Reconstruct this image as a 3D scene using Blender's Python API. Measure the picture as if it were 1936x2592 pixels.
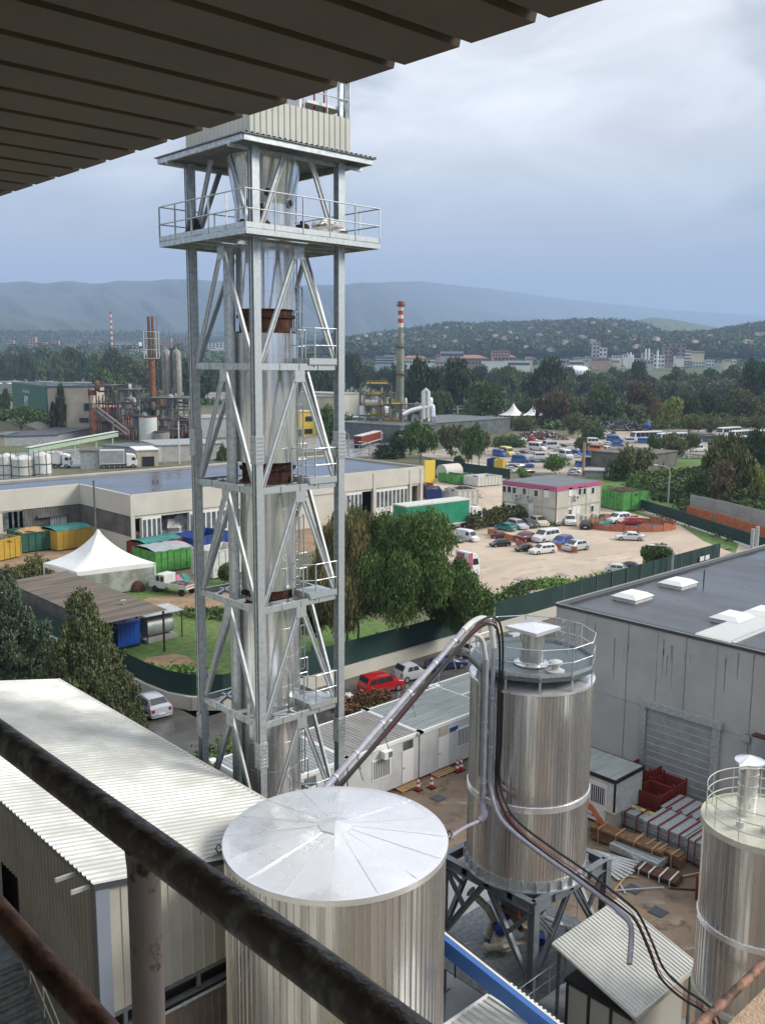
import bpy, math, random
import numpy as np
from mathutils import Vector, Matrix
for _o in list(bpy.data.objects): bpy.data.objects.remove(_o)
S = bpy.context.scene
COL = S.collection
R_ = math.radians
# world axes: X runs away to the right of the picture, Y away to the left; Z up, camera eye at (0,0,H)
F0 = 2350.; PI_ = R_(9.09); RO = R_(.42); H = 27.; A47 = R_(47); CX, CY = 968., 1296.
fw = (math.cos(A47), math.sin(A47)); rt = (math.sin(A47), -math.cos(A47))
FV = Vector((fw[0]*math.cos(PI_), fw[1]*math.cos(PI_), -math.sin(PI_)))
DV = Vector((-fw[0]*math.sin(PI_), -fw[1]*math.sin(PI_), -math.cos(PI_)))
RV = Vector((rt[0], rt[1], 0))
def ray(px, py):
    x = px-CX; y = py-CY; c, s = math.cos(RO), math.sin(RO)
    return FV + RV*((x*c+y*s)/F0) + DV*((-x*s+y*c)/F0)
def at(px, py, d): r = ray(px, py)*d; return Vector((r.x, r.y, H+r.z))
def g(px, py, z=0.): r = ray(px, py); return at(px, py, (z-H)/r.z)
def onx(px, py, X): r = ray(px, py); return at(px, py, X/r.x)
def ony(px, py, Y): r = ray(px, py); return at(px, py, Y/r.y)
# ---- camera
cam = bpy.data.cameras.new('camera'); co = bpy.data.objects.new('camera', cam); COL.objects.link(co)
cxv = (RV*math.cos(RO) - DV*math.sin(RO)).normalized(); cdv = (RV*math.sin(RO) + DV*math.cos(RO)).normalized()
m3 = Matrix((cxv, -cdv, -FV)).transposed(); co.matrix_world = Matrix.Translation((0, 0, H)) @ m3.to_4x4()
cam.sensor_fit = 'VERTICAL'; cam.sensor_height = 24; cam.lens = 24*F0/2592; cam.clip_start = .05; cam.clip_end = 60000
S.camera = co
# ---- world: Nishita sky behind broken grey rain cloud
w = bpy.data.worlds.new('World'); S.world = w; w.use_nodes = True
nt = w.node_tree; N = nt.nodes; L = nt.links
for n in list(N): N.remove(n)
SUN_EL = R_(33)
sun_to = (rt[0]*math.cos(R_(4))+fw[0]*math.sin(R_(-4)), rt[1]*math.cos(R_(4))+fw[1]*math.sin(R_(-4)))
sun_az = math.atan2(sun_to[0], sun_to[1])
def nd(t, **k):
    n = N.new(t)
    for a, b in k.items(): setattr(n, a, b)
    return n
sky = nd('ShaderNodeTexSky', sky_type='NISHITA', sun_disc=False); sky.sun_elevation = SUN_EL; sky.sun_rotation = sun_az
sky.air_density = 1.3; sky.dust_density = 1.5
tc = nd('ShaderNodeTexCoord'); sep = nd('ShaderNodeSeparateXYZ'); L.new(tc.outputs['Generated'], sep.inputs[0])
ramp = nd('ShaderNodeValToRGB'); L.new(sep.outputs['Z'], ramp.inputs[0])
cr = ramp.color_ramp
cr.elements[0].position = 0.0; cr.elements[0].color = (.31, .37, .47, 1)
cr.elements[1].position = 1.0; cr.elements[1].color = (1.15, 1.18, 1.24, 1)
for p, c in ((.06, (.33, .39, .49, 1)), (.16, (.36, .425, .50, 1)), (.27, (.41, .475, .545, 1)), (.42, (.60, .65, .71, 1))):
    e = cr.elements.new(p); e.color = c
mp = nd('ShaderNodeMapping'); mp.inputs['Scale'].default_value = (1., 1., 2.2); mp.inputs['Location'].default_value = (.35, .1, 0)
L.new(tc.outputs['Generated'], mp.inputs[0])
no = nd('ShaderNodeTexNoise'); no.inputs['Scale'].default_value = 3.1; no.inputs['Detail'].default_value = 9; no.inputs['Roughness'].default_value = .54
no.inputs['Distortion'].default_value = .6; L.new(mp.outputs[0], no.inputs[0])
# a pale break in the cloud up to the right of the tower
brk = nd('ShaderNodeVectorMath', operation='DISTANCE'); L.new(tc.outputs['Generated'], brk.inputs[0])
bd = ray(1560, 120).normalized(); brk.inputs[1].default_value = tuple(bd)
mrb = nd('ShaderNodeMapRange'); mrb.inputs[1].default_value = .05; mrb.inputs[2].default_value = .55; mrb.inputs[3].default_value = .26; mrb.inputs[4].default_value = 0
L.new(brk.outputs['Value'], mrb.inputs[0])
ad = nd('ShaderNodeMath', operation='ADD'); L.new(no.outputs[0], ad.inputs[0]); L.new(mrb.outputs[0], ad.inputs[1])
cl = nd('ShaderNodeMapRange', interpolation_type='SMOOTHSTEP'); cl.inputs[1].default_value = .45; cl.inputs[2].default_value = .66; L.new(ad.outputs[0], cl.inputs[0])
hf = nd('ShaderNodeMapRange'); hf.inputs[1].default_value = .08; hf.inputs[2].default_value = .26; L.new(sep.outputs['Z'], hf.inputs[0])
mlt = nd('ShaderNodeMath', operation='MULTIPLY'); L.new(cl.outputs[0], mlt.inputs[0]); L.new(hf.outputs[0], mlt.inputs[1])
mx = nd('ShaderNodeMix', data_type='RGBA'); L.new(mlt.outputs[0], mx.inputs[0]); L.new(ramp.outputs[0], mx.inputs[6]); mx.inputs[7].default_value = (.93, .94, .96, 1)
sc = nd('ShaderNodeMix', data_type='RGBA', blend_type='MULTIPLY'); sc.inputs[0].default_value = 1; L.new(sky.outputs[0], sc.inputs[6]); sc.inputs[7].default_value = (.06, .06, .06, 1)
mx2 = nd('ShaderNodeMix', data_type='RGBA'); mx2.inputs[0].default_value = .88; L.new(sc.outputs[2], mx2.inputs[6]); L.new(mx.outputs[2], mx2.inputs[7])
n2 = nd('ShaderNodeTexNoise'); n2.inputs['Scale'].default_value = 5.5; n2.inputs['Detail'].default_value = 7; n2.inputs['Roughness'].default_value = .5; n2.inputs['Distortion'].default_value = .8; L.new(mp.outputs[0], n2.inputs[0])
m2 = nd('ShaderNodeMapRange'); m2.inputs[1].default_value = .36; m2.inputs[2].default_value = .64; m2.inputs[3].default_value = .80; m2.inputs[4].default_value = 1.12; L.new(n2.outputs[0], m2.inputs[0])
mb2 = nd('ShaderNodeMix'); mb2.inputs[2].default_value = 1.; L.new(hf.outputs[0], mb2.inputs[0]); L.new(m2.outputs[0], mb2.inputs[3])
vm = nd('ShaderNodeVectorMath', operation='SCALE'); L.new(mx2.outputs[2], vm.inputs[0]); L.new(mb2.outputs[0], vm.inputs['Scale'])
bg = nd('ShaderNodeBackground'); bg.inputs[1].default_value = 1.0; L.new(vm.outputs[0], bg.inputs[0])
wo = nd('ShaderNodeOutputWorld'); L.new(bg.outputs[0], wo.inputs[0])
# ---- sun through thin cloud
sl = bpy.data.lights.new('sun', 'SUN'); sl.energy = 2.9; sl.angle = R_(20); sl.color = (1, .95, .86)
so = bpy.data.objects.new('sun', sl); COL.objects.link(so)
sv = Vector((sun_to[0]*math.cos(SUN_EL), sun_to[1]*math.cos(SUN_EL), math.sin(SUN_EL)))
so.rotation_euler = (sv).to_track_quat('Z', 'Y').to_euler(); so.location = (20, -20, 60)
S.view_settings.view_transform = 'Standard'; S.view_settings.look = 'None'; S.view_settings.exposure = .38; S.view_settings.gamma = 1
S.render.engine = 'CYCLES'
try:
    S.cycles.volume_bounces = 1; S.cycles.max_bounces = 6; S.cycles.transparent_max_bounces = 8; S.cycles.caustics_reflective = False; S.cycles.caustics_refractive = False
except Exception: pass
random.seed(7); RN = np.random.RandomState(11)
# ---- materials
MATS = {}
def mat(name, col, rough=.6, metal=0., col2=None, ns=1., nd_=4, lo=.4, hi=.6, bump=0., bs=None, spec=None, rrange=None, island=0., stretch=None, objrand=0., coat=0., col3=None, ns3=1., lo3=.45, hi3=.6):
    m = bpy.data.materials.new(name); m.use_nodes = True; t = m.node_tree; n = t.nodes; l = t.links
    b = n['Principled BSDF']; b.inputs['Base Color'].default_value = (*col, 1); b.inputs['Roughness'].default_value = rough; b.inputs['Metallic'].default_value = metal
    if spec is not None: b.inputs['Specular IOR Level'].default_value = spec
    if coat: b.inputs['Coat Weight'].default_value = coat; b.inputs['Coat Roughness'].default_value = .1
    src = None; fac = None
    if col2 is not None or bump or rrange:
        c = n.new('ShaderNodeTexCoord'); mpn = n.new('ShaderNodeMapping'); l.new(c.outputs['Object'], mpn.inputs[0])
        if stretch: mpn.inputs['Scale'].default_value = stretch
        nz = n.new('ShaderNodeTexNoise'); nz.inputs['Scale'].default_value = ns; nz.inputs['Detail'].default_value = nd_; nz.inputs['Roughness'].default_value = .6; l.new(mpn.outputs[0], nz.inputs[0])
        mr = n.new('ShaderNodeMapRange'); mr.inputs[1].default_value = lo; mr.inputs[2].default_value = hi; l.new(nz.outputs[0], mr.inputs[0]); fac = mr.outputs[0]
        if col2 is not None:
            x = n.new('ShaderNodeMix'); x.data_type = 'RGBA'; x.inputs[6].default_value = (*col, 1); x.inputs[7].default_value = (*col2, 1); l.new(fac, x.inputs[0]); src = x.outputs[2]
        if rrange:
            q = n.new('ShaderNodeMapRange'); q.inputs[3].default_value = rrange[0]; q.inputs[4].default_value = rrange[1]; l.new(fac, q.inputs[0]); l.new(q.outputs[0], b.inputs['Roughness'])
        if bump:
            nb = n.new('ShaderNodeTexNoise'); nb.inputs['Scale'].default_value = bs or ns*3; nb.inputs['Detail'].default_value = 5; l.new(mpn.outputs[0], nb.inputs[0])
            bn = n.new('ShaderNodeBump'); bn.inputs['Strength'].default_value = bump; bn.inputs['Distance'].default_value = .05; l.new(nb.outputs[0], bn.inputs['Height']); l.new(bn.outputs[0], b.inputs['Normal'])
    if col3 is not None:
        z3 = n.new('ShaderNodeTexNoise'); z3.inputs['Scale'].default_value = ns3; z3.inputs['Detail'].default_value = 8; z3.inputs['Roughness'].default_value = .65; l.new(mpn.outputs[0], z3.inputs[0])
        r3 = n.new('ShaderNodeMapRange'); r3.inputs[1].default_value = lo3; r3.inputs[2].default_value = hi3; l.new(z3.outputs[0], r3.inputs[0])
        x3 = n.new('ShaderNodeMix'); x3.data_type = 'RGBA'; l.new(r3.outputs[0], x3.inputs[0]); l.new(src, x3.inputs[6]); x3.inputs[7].default_value = (*col3, 1); src = x3.outputs[2]
    if island or objrand:
        if src is None:
            rg = n.new('ShaderNodeRGB'); rg.outputs[0].default_value = (*col, 1); src = rg.outputs[0]
        hs = n.new('ShaderNodeHueSaturation'); l.new(src, hs.inputs['Color'])
        acc = None
        if island:
            gi = n.new('ShaderNodeNewGeometry'); q = n.new('ShaderNodeMapRange'); q.inputs[3].default_value = 1-island; q.inputs[4].default_value = 1+island; l.new(gi.outputs['Random Per Island'], q.inputs[0]); acc = q.outputs[0]
        if objrand:
            oi = n.new('ShaderNodeObjectInfo'); q = n.new('ShaderNodeMapRange'); q.inputs[3].default_value = 1-objrand; q.inputs[4].default_value = 1+objrand; l.new(oi.outputs['Random'], q.inputs[0])
            h2 = n.new('ShaderNodeMapRange'); h2.inputs[3].default_value = .5-objrand*.07; h2.inputs[4].default_value = .5+objrand*.05; l.new(oi.outputs['Random'], h2.inputs[0]); l.new(h2.outputs[0], hs.inputs['Hue'])
            if acc:
                mm = n.new('ShaderNodeMath'); mm.operation = 'MULTIPLY'; l.new(acc, mm.inputs[0]); l.new(q.outputs[0], mm.inputs[1]); acc = mm.outputs[0]
            else: acc = q.outputs[0]
        l.new(acc, hs.inputs['Value']); src = hs.outputs[0]
    if src is not None: l.new(src, b.inputs['Base Color'])
    MATS[name] = m; return m
def M(name): return MATS[name]
# ---- mesh builder
class MB:
    def __init__(s): s.v = []; s.f = []; s.mi = []; s.m = 0; s.mats = []
    def use(s, mt):
        if mt not in s.mats: s.mats.append(mt)
        s.m = s.mats.index(mt); return s
    def add(s, vs, fs):
        o = len(s.v); s.v += [tuple(v) for v in vs]
        for f in fs: s.f.append(tuple(i+o for i in f)); s.mi.append(s.m)
        return s
    def quad(s, *p): return s.add(p, [tuple(range(len(p)))])
    def box(s, x0, x1, y0, y1, z0, z1):
        return s.add([(x0,y0,z0),(x1,y0,z0),(x1,y1,z0),(x0,y1,z0),(x0,y0,z1),(x1,y0,z1),(x1,y1,z1),(x0,y1,z1)],
                     [(0,3,2,1),(4,5,6,7),(0,1,5,4),(1,2,6,5),(2,3,7,6),(3,0,4,7)])
    def cbox(s, cx, cy, cz, sx, sy, sz): return s.box(cx-sx/2, cx+sx/2, cy-sy/2, cy+sy/2, cz-sz/2, cz+sz/2)
    def bar(s, p, q, w, h=None, up=(0, 0, 1)):
        p = Vector(p); q = Vector(q); h = h or w; d = (q-p).normalized(); u = Vector(up)
        if abs(d.dot(u)) > .99: u = Vector((1, 0, 0))
        a = d.cross(u).normalized()*w/2; b = a.cross(d).normalized()*h/2
        return s.add([p-a-b, p+a-b, p+a+b, p-a+b, q-a-b, q+a-b, q+a+b, q-a+b], [(0,3,2,1),(4,5,6,7),(0,1,5,4),(1,2,6,5),(2,3,7,6),(3,0,4,7)])
    def tube(s, pts, r, n=8, cap=True):
        pts = [Vector(p) for p in pts]; rs = r if isinstance(r, (list, tuple)) else [r]*len(pts)
        vs = []; fs = []; pa = None
        for i, p in enumerate(pts):
            d = (pts[min(i+1, len(pts)-1)] - pts[max(i-1, 0)]).normalized()
            if pa is None:
                u = Vector((0, 0, 1)) if abs(d.z) < .9 else Vector((1, 0, 0)); a = d.cross(u).normalized()
            else: a = (pa - d*pa.dot(d)).normalized()
            pa = a; b = d.cross(a)
            for k in range(n):
                t = 2*math.pi*k/n; vs.append(p + (a*math.cos(t)+b*math.sin(t))*rs[i])
        for i in range(len(pts)-1):
            for k in range(n): fs.append((i*n+k, i*n+(k+1)%n, (i+1)*n+(k+1)%n, (i+1)*n+k))
        if cap: fs.append(tuple(range(n-1, -1, -1))); fs.append(tuple((len(pts)-1)*n+k for k in range(n)))
        return s.add(vs, fs)
    def lathe(s, c, prof, n=24, a0=0., a1=2*math.pi):
        full = abs(a1-a0-2*math.pi) < 1e-6; m = n if full else n+1
        vs = []; fs = []
        for r, z in prof:
            for k in range(m):
                t = a0+(a1-a0)*k/n; vs.append((c[0]+r*math.cos(t), c[1]+r*math.sin(t), c[2]+z))
        for i in range(len(prof)-1):
            for k in range(n): k2 = (k+1) % m; fs.append((i*m+k, i*m+k2, (i+1)*m+k2, (i+1)*m+k))
        if full:
            if prof[0][0] > 1e-3: fs.append(tuple(range(m-1, -1, -1)))
            if prof[-1][0] > 1e-3: fs.append(tuple((len(prof)-1)*m+k for k in range(m)))
        return s.add(vs, fs)
    def cyl(s, c, r, z0, z1, n=24, r1=None): return s.lathe((c[0], c[1], 0), [(r, z0), (r if r1 is None else r1, z1)], n)
    def ribcyl(s, c, r, z0, z1, nr, dep, duty=.25):
        """cylinder whose skin has nr standing ribs"""
        vs = []; fs = []; a = []
        for k in range(nr):
            for u, q in ((0, 0), (1-duty, 0), (1-duty*.8, dep), (1-duty*.2, dep)):
                t = 2*math.pi*(k+u)/nr; a.append((t, q))
        m = len(a)
        for z in (z0, z1):
            for t, q in a: vs.append((c[0]+(r+q)*math.cos(t), c[1]+(r+q)*math.sin(t), z))
        for k in range(m): fs.append((k, (k+1) % m, m+(k+1) % m, m+k))
        return s.add(vs, fs)
    def corr(s, o, du, dv, lu, lv, pitch, dep, flat=.55, nrm=None):
        """trapezoid sheet: ribs run along du (length lu), profile repeats along dv"""
        o = Vector(o); du = Vector(du).normalized(); dv = Vector(dv).normalized(); nn = Vector(nrm).normalized() if nrm else du.cross(dv).normalized()
        prof = []; x = 0
        while x < lv-1e-6:
            for u, q in ((0, 0), (flat, 0), (flat+(1-flat)*.25, dep), (1-(1-flat)*.25, dep)):
                xx = x+u*pitch
                if xx < lv: prof.append((xx, q))
            x += pitch
        prof.append((lv, 0))
        vs = [o+dv*a+nn*q for a, q in prof]+[o+dv*a+nn*q+du*lu for a, q in prof]; m = len(prof)
        return s.add(vs, [(i, i+1, m+i+1, m+i) for i in range(m-1)])
    def prism(s, poly, z0, z1):
        n = len(poly); vs = [(p[0], p[1], z0) for p in poly]+[(p[0], p[1], z1) for p in poly]
        return s.add(vs, [tuple(range(n-1, -1, -1)), tuple(range(n, 2*n))]+[(i, (i+1) % n, n+(i+1) % n, n+i) for i in range(n)])
    def extr(s, prof, y0, y1):
        """profile in (x,z) extruded along y"""
        n = len(prof); vs = [(p[0], y0, p[1]) for p in prof]+[(p[0], y1, p[1]) for p in prof]
        return s.add(vs, [tuple(range(n)), tuple(range(2*n-1, n-1, -1))]+[(i, n+i, n+(i+1) % n, (i+1) % n) for i in range(n)])
    def build(s, name, mt=None, parent=None, smooth=False, bev=0., sharp=35, **tg):
        me = bpy.data.meshes.new(name); off = Vector((0, 0, 0))
        if parent is not None:
            p = parent
            while p is not None: off += p.location; p = p.parent
        else:
            a = np.array(s.v); lo = a.min(0); hi = a.max(0); off = Vector(((lo[0]+hi[0])/2, (lo[1]+hi[1])/2, lo[2]))
        me.from_pydata([(v[0]-off.x, v[1]-off.y, v[2]-off.z) for v in s.v], [], s.f)
        ms = s.mats or [mt]
        for q in ms: me.materials.append(M(q) if isinstance(q, str) else q)
        if len(ms) > 1: me.polygons.foreach_set('material_index', s.mi)
        if smooth:
            me.polygons.foreach_set('use_smooth', [True]*len(me.polygons))
            try: me.set_sharp_from_angle(angle=R_(sharp))
            except Exception: pass
        me.update()
        o = bpy.data.objects.new(name, me); COL.objects.link(o)
        if parent is not None: o.parent = parent
        else: o.location = off
        if bev:
            bm_ = o.modifiers.new('bevel', 'BEVEL'); bm_.width = bev; bm_.segments = 1; bm_.limit_method = 'ANGLE'
        for k, v in tg.items():
            if v is not None: o[{'cat': 'category'}.get(k, k)] = v
        return o
def T(name, loc=(0, 0, 0), rz=0., label=None, cat=None, group=None, kind=None):
    o = bpy.data.objects.new(name, None); COL.objects.link(o); o.location = loc; o.rotation_euler = (0, 0, rz); o.empty_display_size = .1
    if label: o['label'] = label
    if cat: o['category'] = cat
    if group: o['group'] = group
    if kind: o['kind'] = kind
    return o
def copy_tree(o, loc, rz=None, sc=None, label=None, group=None):
    def rec(a, par):
        c = a.copy(); COL.objects.link(c); c.parent = par
        for ch in list(a.children): rec(ch, c)
        return c
    c = rec(o, None); c.location = loc
    if rz is not None: c.rotation_euler = (0, 0, rz)
    if sc is not None: c.scale = sc if isinstance(sc, (tuple, list)) else (sc, sc, sc)
    if label: c['label'] = label
    if group: c['group'] = group
    return c
def V(*a): return Vector(a)
# palette
mat('galv', (.60, .63, .64), .42, .6, (.45, .49, .50), 6, rrange=(.36, .55), bump=.05, bs=40)
mat('galv_dark', (.20, .22, .24), .5, .5, (.13, .14, .15), 5)
mat('steel_grey', (.17, .19, .21), .45, .3, (.22, .24, .26), 3, rrange=(.3, .55))
mat('alu_sheet', (.84, .84, .84), .27, .9, (.58, .58, .575), 1.3, stretch=(3, 3, .12), rrange=(.17, .34), bump=.12, bs=2.0)  # stretched darker streaks paint upright reflections into the sheet colour
mat('alu_wet', (.93, .93, .94), .25, .7, (.84, .84, .86), .9, lo=.35, hi=.65, rrange=(.16, .45), bump=.35, bs=1.6)
mat('stack_steel', (.95, .95, .94), .22, .74, (.58, .58, .58), 1.6, lo=.42, hi=.66, stretch=(3.2, 3.2, .12), rrange=(.14, .32), bump=.2, bs=1.5)  # darker upright streaks in the base colour imitate mirrored surroundings
mat('galv_brace', (.55, .58, .59), .55, .35, (.46, .49, .50), 6)
mat('rust', (.115, .045, .022), .85, 0, (.04, .02, .014), 5, bump=.3)
mat('rust_orange', (.26, .12, .05), .85, 0, (.13, .05, .025), 1.6, bump=.2)
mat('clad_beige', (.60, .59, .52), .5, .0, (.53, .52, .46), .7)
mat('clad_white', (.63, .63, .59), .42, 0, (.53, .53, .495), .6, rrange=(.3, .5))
mat('clad_shaded', (.155, .148, .132), .6, 0, (.125, .12, .105), .7)  # side wall sheet, its shade painted in as a darker tone
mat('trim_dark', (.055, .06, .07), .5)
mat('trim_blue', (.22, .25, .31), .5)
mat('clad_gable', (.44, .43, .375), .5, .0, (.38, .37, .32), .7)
mat('soffit', (.088, .066, .045), .6, 0, (.07, .053, .037), 1.5)
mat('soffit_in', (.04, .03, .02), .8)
mat('paint_black', (.21, .178, .158), .4, 0., (.50, .47, .41), 24, nd_=12, lo=.50, hi=.66, bump=.35, bs=20, stretch=(1, 1, 1))
mat('paint_mauve', (.48, .40, .385), .5, 0, (.13, .075, .06), 14, nd_=8, lo=.60, hi=.66, bump=.12, bs=30)
mat('paint_rust', (.36, .185, .12), .6, 0, (.07, .035, .022), 9, lo=.42, hi=.62, bump=.25, bs=30)
mat('concrete', (.40, .39, .36), .85, 0, (.31, .30, .275), .5, nd_=8, lo=.35, hi=.65, bump=.1, bs=6)
mat('concrete_panel', (.52, .51, .475), .85, 0, (.40, .395, .365), .35, nd_=9, lo=.35, hi=.7, bump=.08, bs=5)
mat('stain', (.20, .20, .18), .9, 0, (.30, .30, .28), 3)
mat('concrete_warm', (.62, .59, .52), .85, 0, (.52, .49, .42), .25, nd_=8, lo=.35, hi=.7)
mat('render_beige', (.50, .45, .35), .9, 0, (.40, .35, .27), .2, nd_=8)
mat('membrane', (.052, .056, .064), .35, 0, (.085, .09, .10), .2, nd_=7, rrange=(.1, .5), stretch=(1, .35, 1))
mat('wet_roof', (.050, .055, .072), .06, 0, (.085, .09, .105), .12, nd_=6, lo=.4, hi=.7, rrange=(.03, .3), spec=.5, bump=.02, bs=1.5)
mat('glass_dark', (.03, .035, .04), .08, 0, spec=.8)
mat('glass_win', (.16, .18, .19), .12, 0, (.07, .08, .09), .7, spec=.8)
mat('tyre', (.018, .018, .018), .85); mat('rim', (.45, .46, .48), .35, .8)
mat('white', (.78, .78, .76), .45); mat('offwhite', (.66, .66, .62), .5, 0, (.55, .55, .51), 2)
mat('tent', (.84, .84, .81), .6, 0, (.76, .76, .73), .6)
mat('black', (.012, .012, .013), .5); mat('red', (.50, .012, .02), .35); mat('red_lamp', (.35, .01, .01), .25)
mat('yellow', (.68, .49, .06), .55); mat('yellow_skip', (.48, .33, .05), .6, 0, (.45, .28, .03), 1.2)
mat('green_skip', (.09, .34, .07), .6, 0, (.06, .22, .05), 1.4); mat('dgreen_skip', (.02, .12, .085), .6, 0, (.02, .08, .06), 1)
mat('blue_skip', (.02, .07, .30), .55, 0, (.02, .05, .18), 1); mat('red_skip', (.22, .022, .012), .6, 0, (.16, .02, .01), 2)
mat('blue_gen', (.015, .085, .42), .4); mat('blue_beam', (.03, .12, .38), .4)
mat('orange', (.58, .16, .05), .7, 0, (.42, .12, .05), 1); mat('orange_net', (.50, .16, .08), .8, 0, (.36, .13, .07), 2)
mat('green_net', (.010, .036, .030), .8, 0, (.014, .048, .040), .4)
mat('wood', (.23, .12, .055), .8, 0, (.13, .065, .03), 3, stretch=(1, 1, 6)); mat('wood_pale', (.42, .27, .13), .8)
mat('rubble', (.16, .14, .12), .9, 0, (.05, .045, .04), 1.5, island=.6)
mat('corr_grey', (.16, .155, .14), .8, 0, (.11, .10, .085), .5, nd_=7)
mat('corr_pale', (.42, .45, .46), .5, .3, (.34, .36, .36), 1.2)
mat('slate', (.10, .115, .12), .5, 0, (.14, .155, .16), .5, rrange=(.3, .6))
mat('light_cover', (.80, .80, .76), .5)
# ================= the building the picture is taken from
hb = T('roof_overhang', (0, 0, 0), label='dark brown ribbed sheet roof overhang hanging in from the top left', cat='roof overhang')
b = MB(); b.corr((-2, -9, 29.0), (1, 0, 0), (0, 1, 0), 6.66, 60, .605, .10, .83, nrm=(0, 0, 1)); b.build('soffit_sheet', 'soffit', hb)
b = MB(); b.box(-2, 4.50, -9, 51, 29.105, 29.2); b.build('roof_panel', 'soffit_in', hb)
gb = T('factory_building', (-3, 10, 0), label='building wall behind and below the railing, out of the picture', cat='building')
b = MB(); b.box(-14, .28, -22, 45, 0, 25.2); b.build('wall', 'clad_beige', gb)
b = MB(); b.box(-14, .34, -22, 45, 25.2, 25.38); b.build('floor_slab', 'concrete', gb)
b = MB(); b.box(-14, -2, -22, 45, 25.38, 29.0); b.build('upper_wall', 'clad_beige', gb)
rl = T('guard_railing', (.52, 0, 25.38), label='worn painted pipe railing crossing the lower left foreground, with pinkish post', cat='railing')
yv = [y*.15-2.5 for y in range(0, 60)]
b = MB(); b.tube([(.52+.003*math.sin(y*3), y, 26.405+.004*math.sin(y*2.1)) for y in yv], .0222, 20); b.build('top_rail', 'paint_black', rl, smooth=True, label='black top rail with paint flaked pale along its upper side')
b = MB(); b.tube([(.52+.002*math.sin(y*4), y, 26.07) for y in yv], .0205, 18); b.build('mid_rail', 'paint_rust', rl, smooth=True, label='rust brown middle rail')
py_ = onx(364, 2200, .52).y
for yy in (py_, py_+2.2, py_-2.):
    b = MB(); b.tube([(.52, yy, 25.38), (.52, yy, 25.9), (.52, yy, 26.375), (.52, yy, 26.40)], [.021, .021, .0205, .0225], 20); b.build('post', 'paint_mauve', rl, smooth=True)
b = MB()
for i in range(26):
    y = random.uniform(.3, 1.6); r = random.uniform(.0012, .0026); b.lathe((.52+random.uniform(-.004, .004), y, 26.38), [(0.0001, -r*2.1), (r*.8, -r*1.5), (r, -r*.3), (r*.7, r)], 8)
mat('water', (.5, .52, .55), .02, 0, spec=1.); b.build('rain_drops', 'water', rl, smooth=True)
# rusty pipe and plastered ledge at the lower right
pp = at(1936, 2463, 5.5); pq = at(1781, 2592, 5.2)
b = MB(); yl = (pp.y+pq.y)/2
b.tube([(pq.x-2, yl, pp.z), (pq.x+1, yl, pp.z+.005), (pp.x+4, yl, pp.z)], .026, 14); b.build('rusty_pipe', 'paint_rust', smooth=True, label='rusty brown pipe cutting across the bottom right corner', cat='pipe')
mat('sand_render', (.62, .47, .33), .95, 0, (.50, .36, .24), 14, nd_=9, bump=.4, bs=60)
b = MB(); b.box(pq.x-1.5, pp.x+4, yl-3, yl-.06, pp.z-2, pp.z-.07); b.build('plaster_ledge', 'sand_render', label='sand coloured rough plaster ledge below the rusty pipe in the corner', cat='ledge')
# ================= ribbed shed at lower left
AX, AY, AZ, TS = 8.95, 19.45, 14.82, .2
SX1, SY1 = 15.95, 37.6
sh = T('metal_shed', (AX, AY, 0), label='large metal shed with sloping pale ribbed roof below the railing at left', cat='shed')
b = MB(); b.corr((AX-.12, AY-.12, AZ+.03), (1, 0, -TS), (0, 1, 0), (SX1-AX+.25)*math.sqrt(1+TS*TS), SY1-AY+.3, .235, .042, .5, nrm=(TS, 0, 1))
b.build('roof_sheet', 'clad_white', sh)
b = MB(); b.use('trim_dark')
b.add([(AX-.1, AY-.1, AZ), (SX1+.1, AY-.1, AZ-TS*(SX1-AX+.2)), (SX1+.1, SY1, AZ-TS*(SX1-AX+.2)), (AX-.1, SY1, AZ), (AX-.1, AY-.1, AZ-.14), (SX1+.1, AY-.1, AZ-.14-TS*(SX1-AX+.2)), (SX1+.1, SY1, AZ-.14-TS*(SX1-AX+.2)), (AX-.1, SY1, AZ-.14)],
      [(0, 3, 7, 4), (0, 4, 5, 1), (1, 5, 6, 2), (2, 6, 7, 3), (4, 7, 6, 5)])
b.build('eaves_frame', 'trim_dark', sh)
b = MB(); b.bar((SX1+.12, AY-.1, AZ-TS*(SX1-AX+.25)+.02), (SX1+.12, SY1+.1, AZ-TS*(SX1-AX+.25)+.02), .10, .09)
b.build('ridge_flashing', 'clad_beige', sh)
zl = ony(440, 2486, AY+.05).z     # lower hem of the upper cladding
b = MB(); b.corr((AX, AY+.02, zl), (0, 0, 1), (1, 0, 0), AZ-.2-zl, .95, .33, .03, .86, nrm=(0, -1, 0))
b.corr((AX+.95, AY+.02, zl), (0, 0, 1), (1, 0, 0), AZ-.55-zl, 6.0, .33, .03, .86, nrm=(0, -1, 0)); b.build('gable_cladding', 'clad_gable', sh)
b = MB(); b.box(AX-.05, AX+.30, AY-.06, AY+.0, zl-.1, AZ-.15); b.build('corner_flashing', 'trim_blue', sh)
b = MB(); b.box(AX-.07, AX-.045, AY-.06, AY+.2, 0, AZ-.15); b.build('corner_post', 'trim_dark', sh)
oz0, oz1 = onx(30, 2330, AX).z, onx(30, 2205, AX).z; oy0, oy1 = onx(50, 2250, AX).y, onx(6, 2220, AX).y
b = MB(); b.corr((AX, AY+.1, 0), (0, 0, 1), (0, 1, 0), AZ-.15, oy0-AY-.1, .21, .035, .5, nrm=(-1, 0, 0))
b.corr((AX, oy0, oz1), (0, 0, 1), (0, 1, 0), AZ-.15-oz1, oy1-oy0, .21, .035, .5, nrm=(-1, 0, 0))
b.corr((AX, oy0, 0), (0, 0, 1), (0, 1, 0), oz0, oy1-oy0, .21, .035, .5, nrm=(-1, 0, 0))
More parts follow.
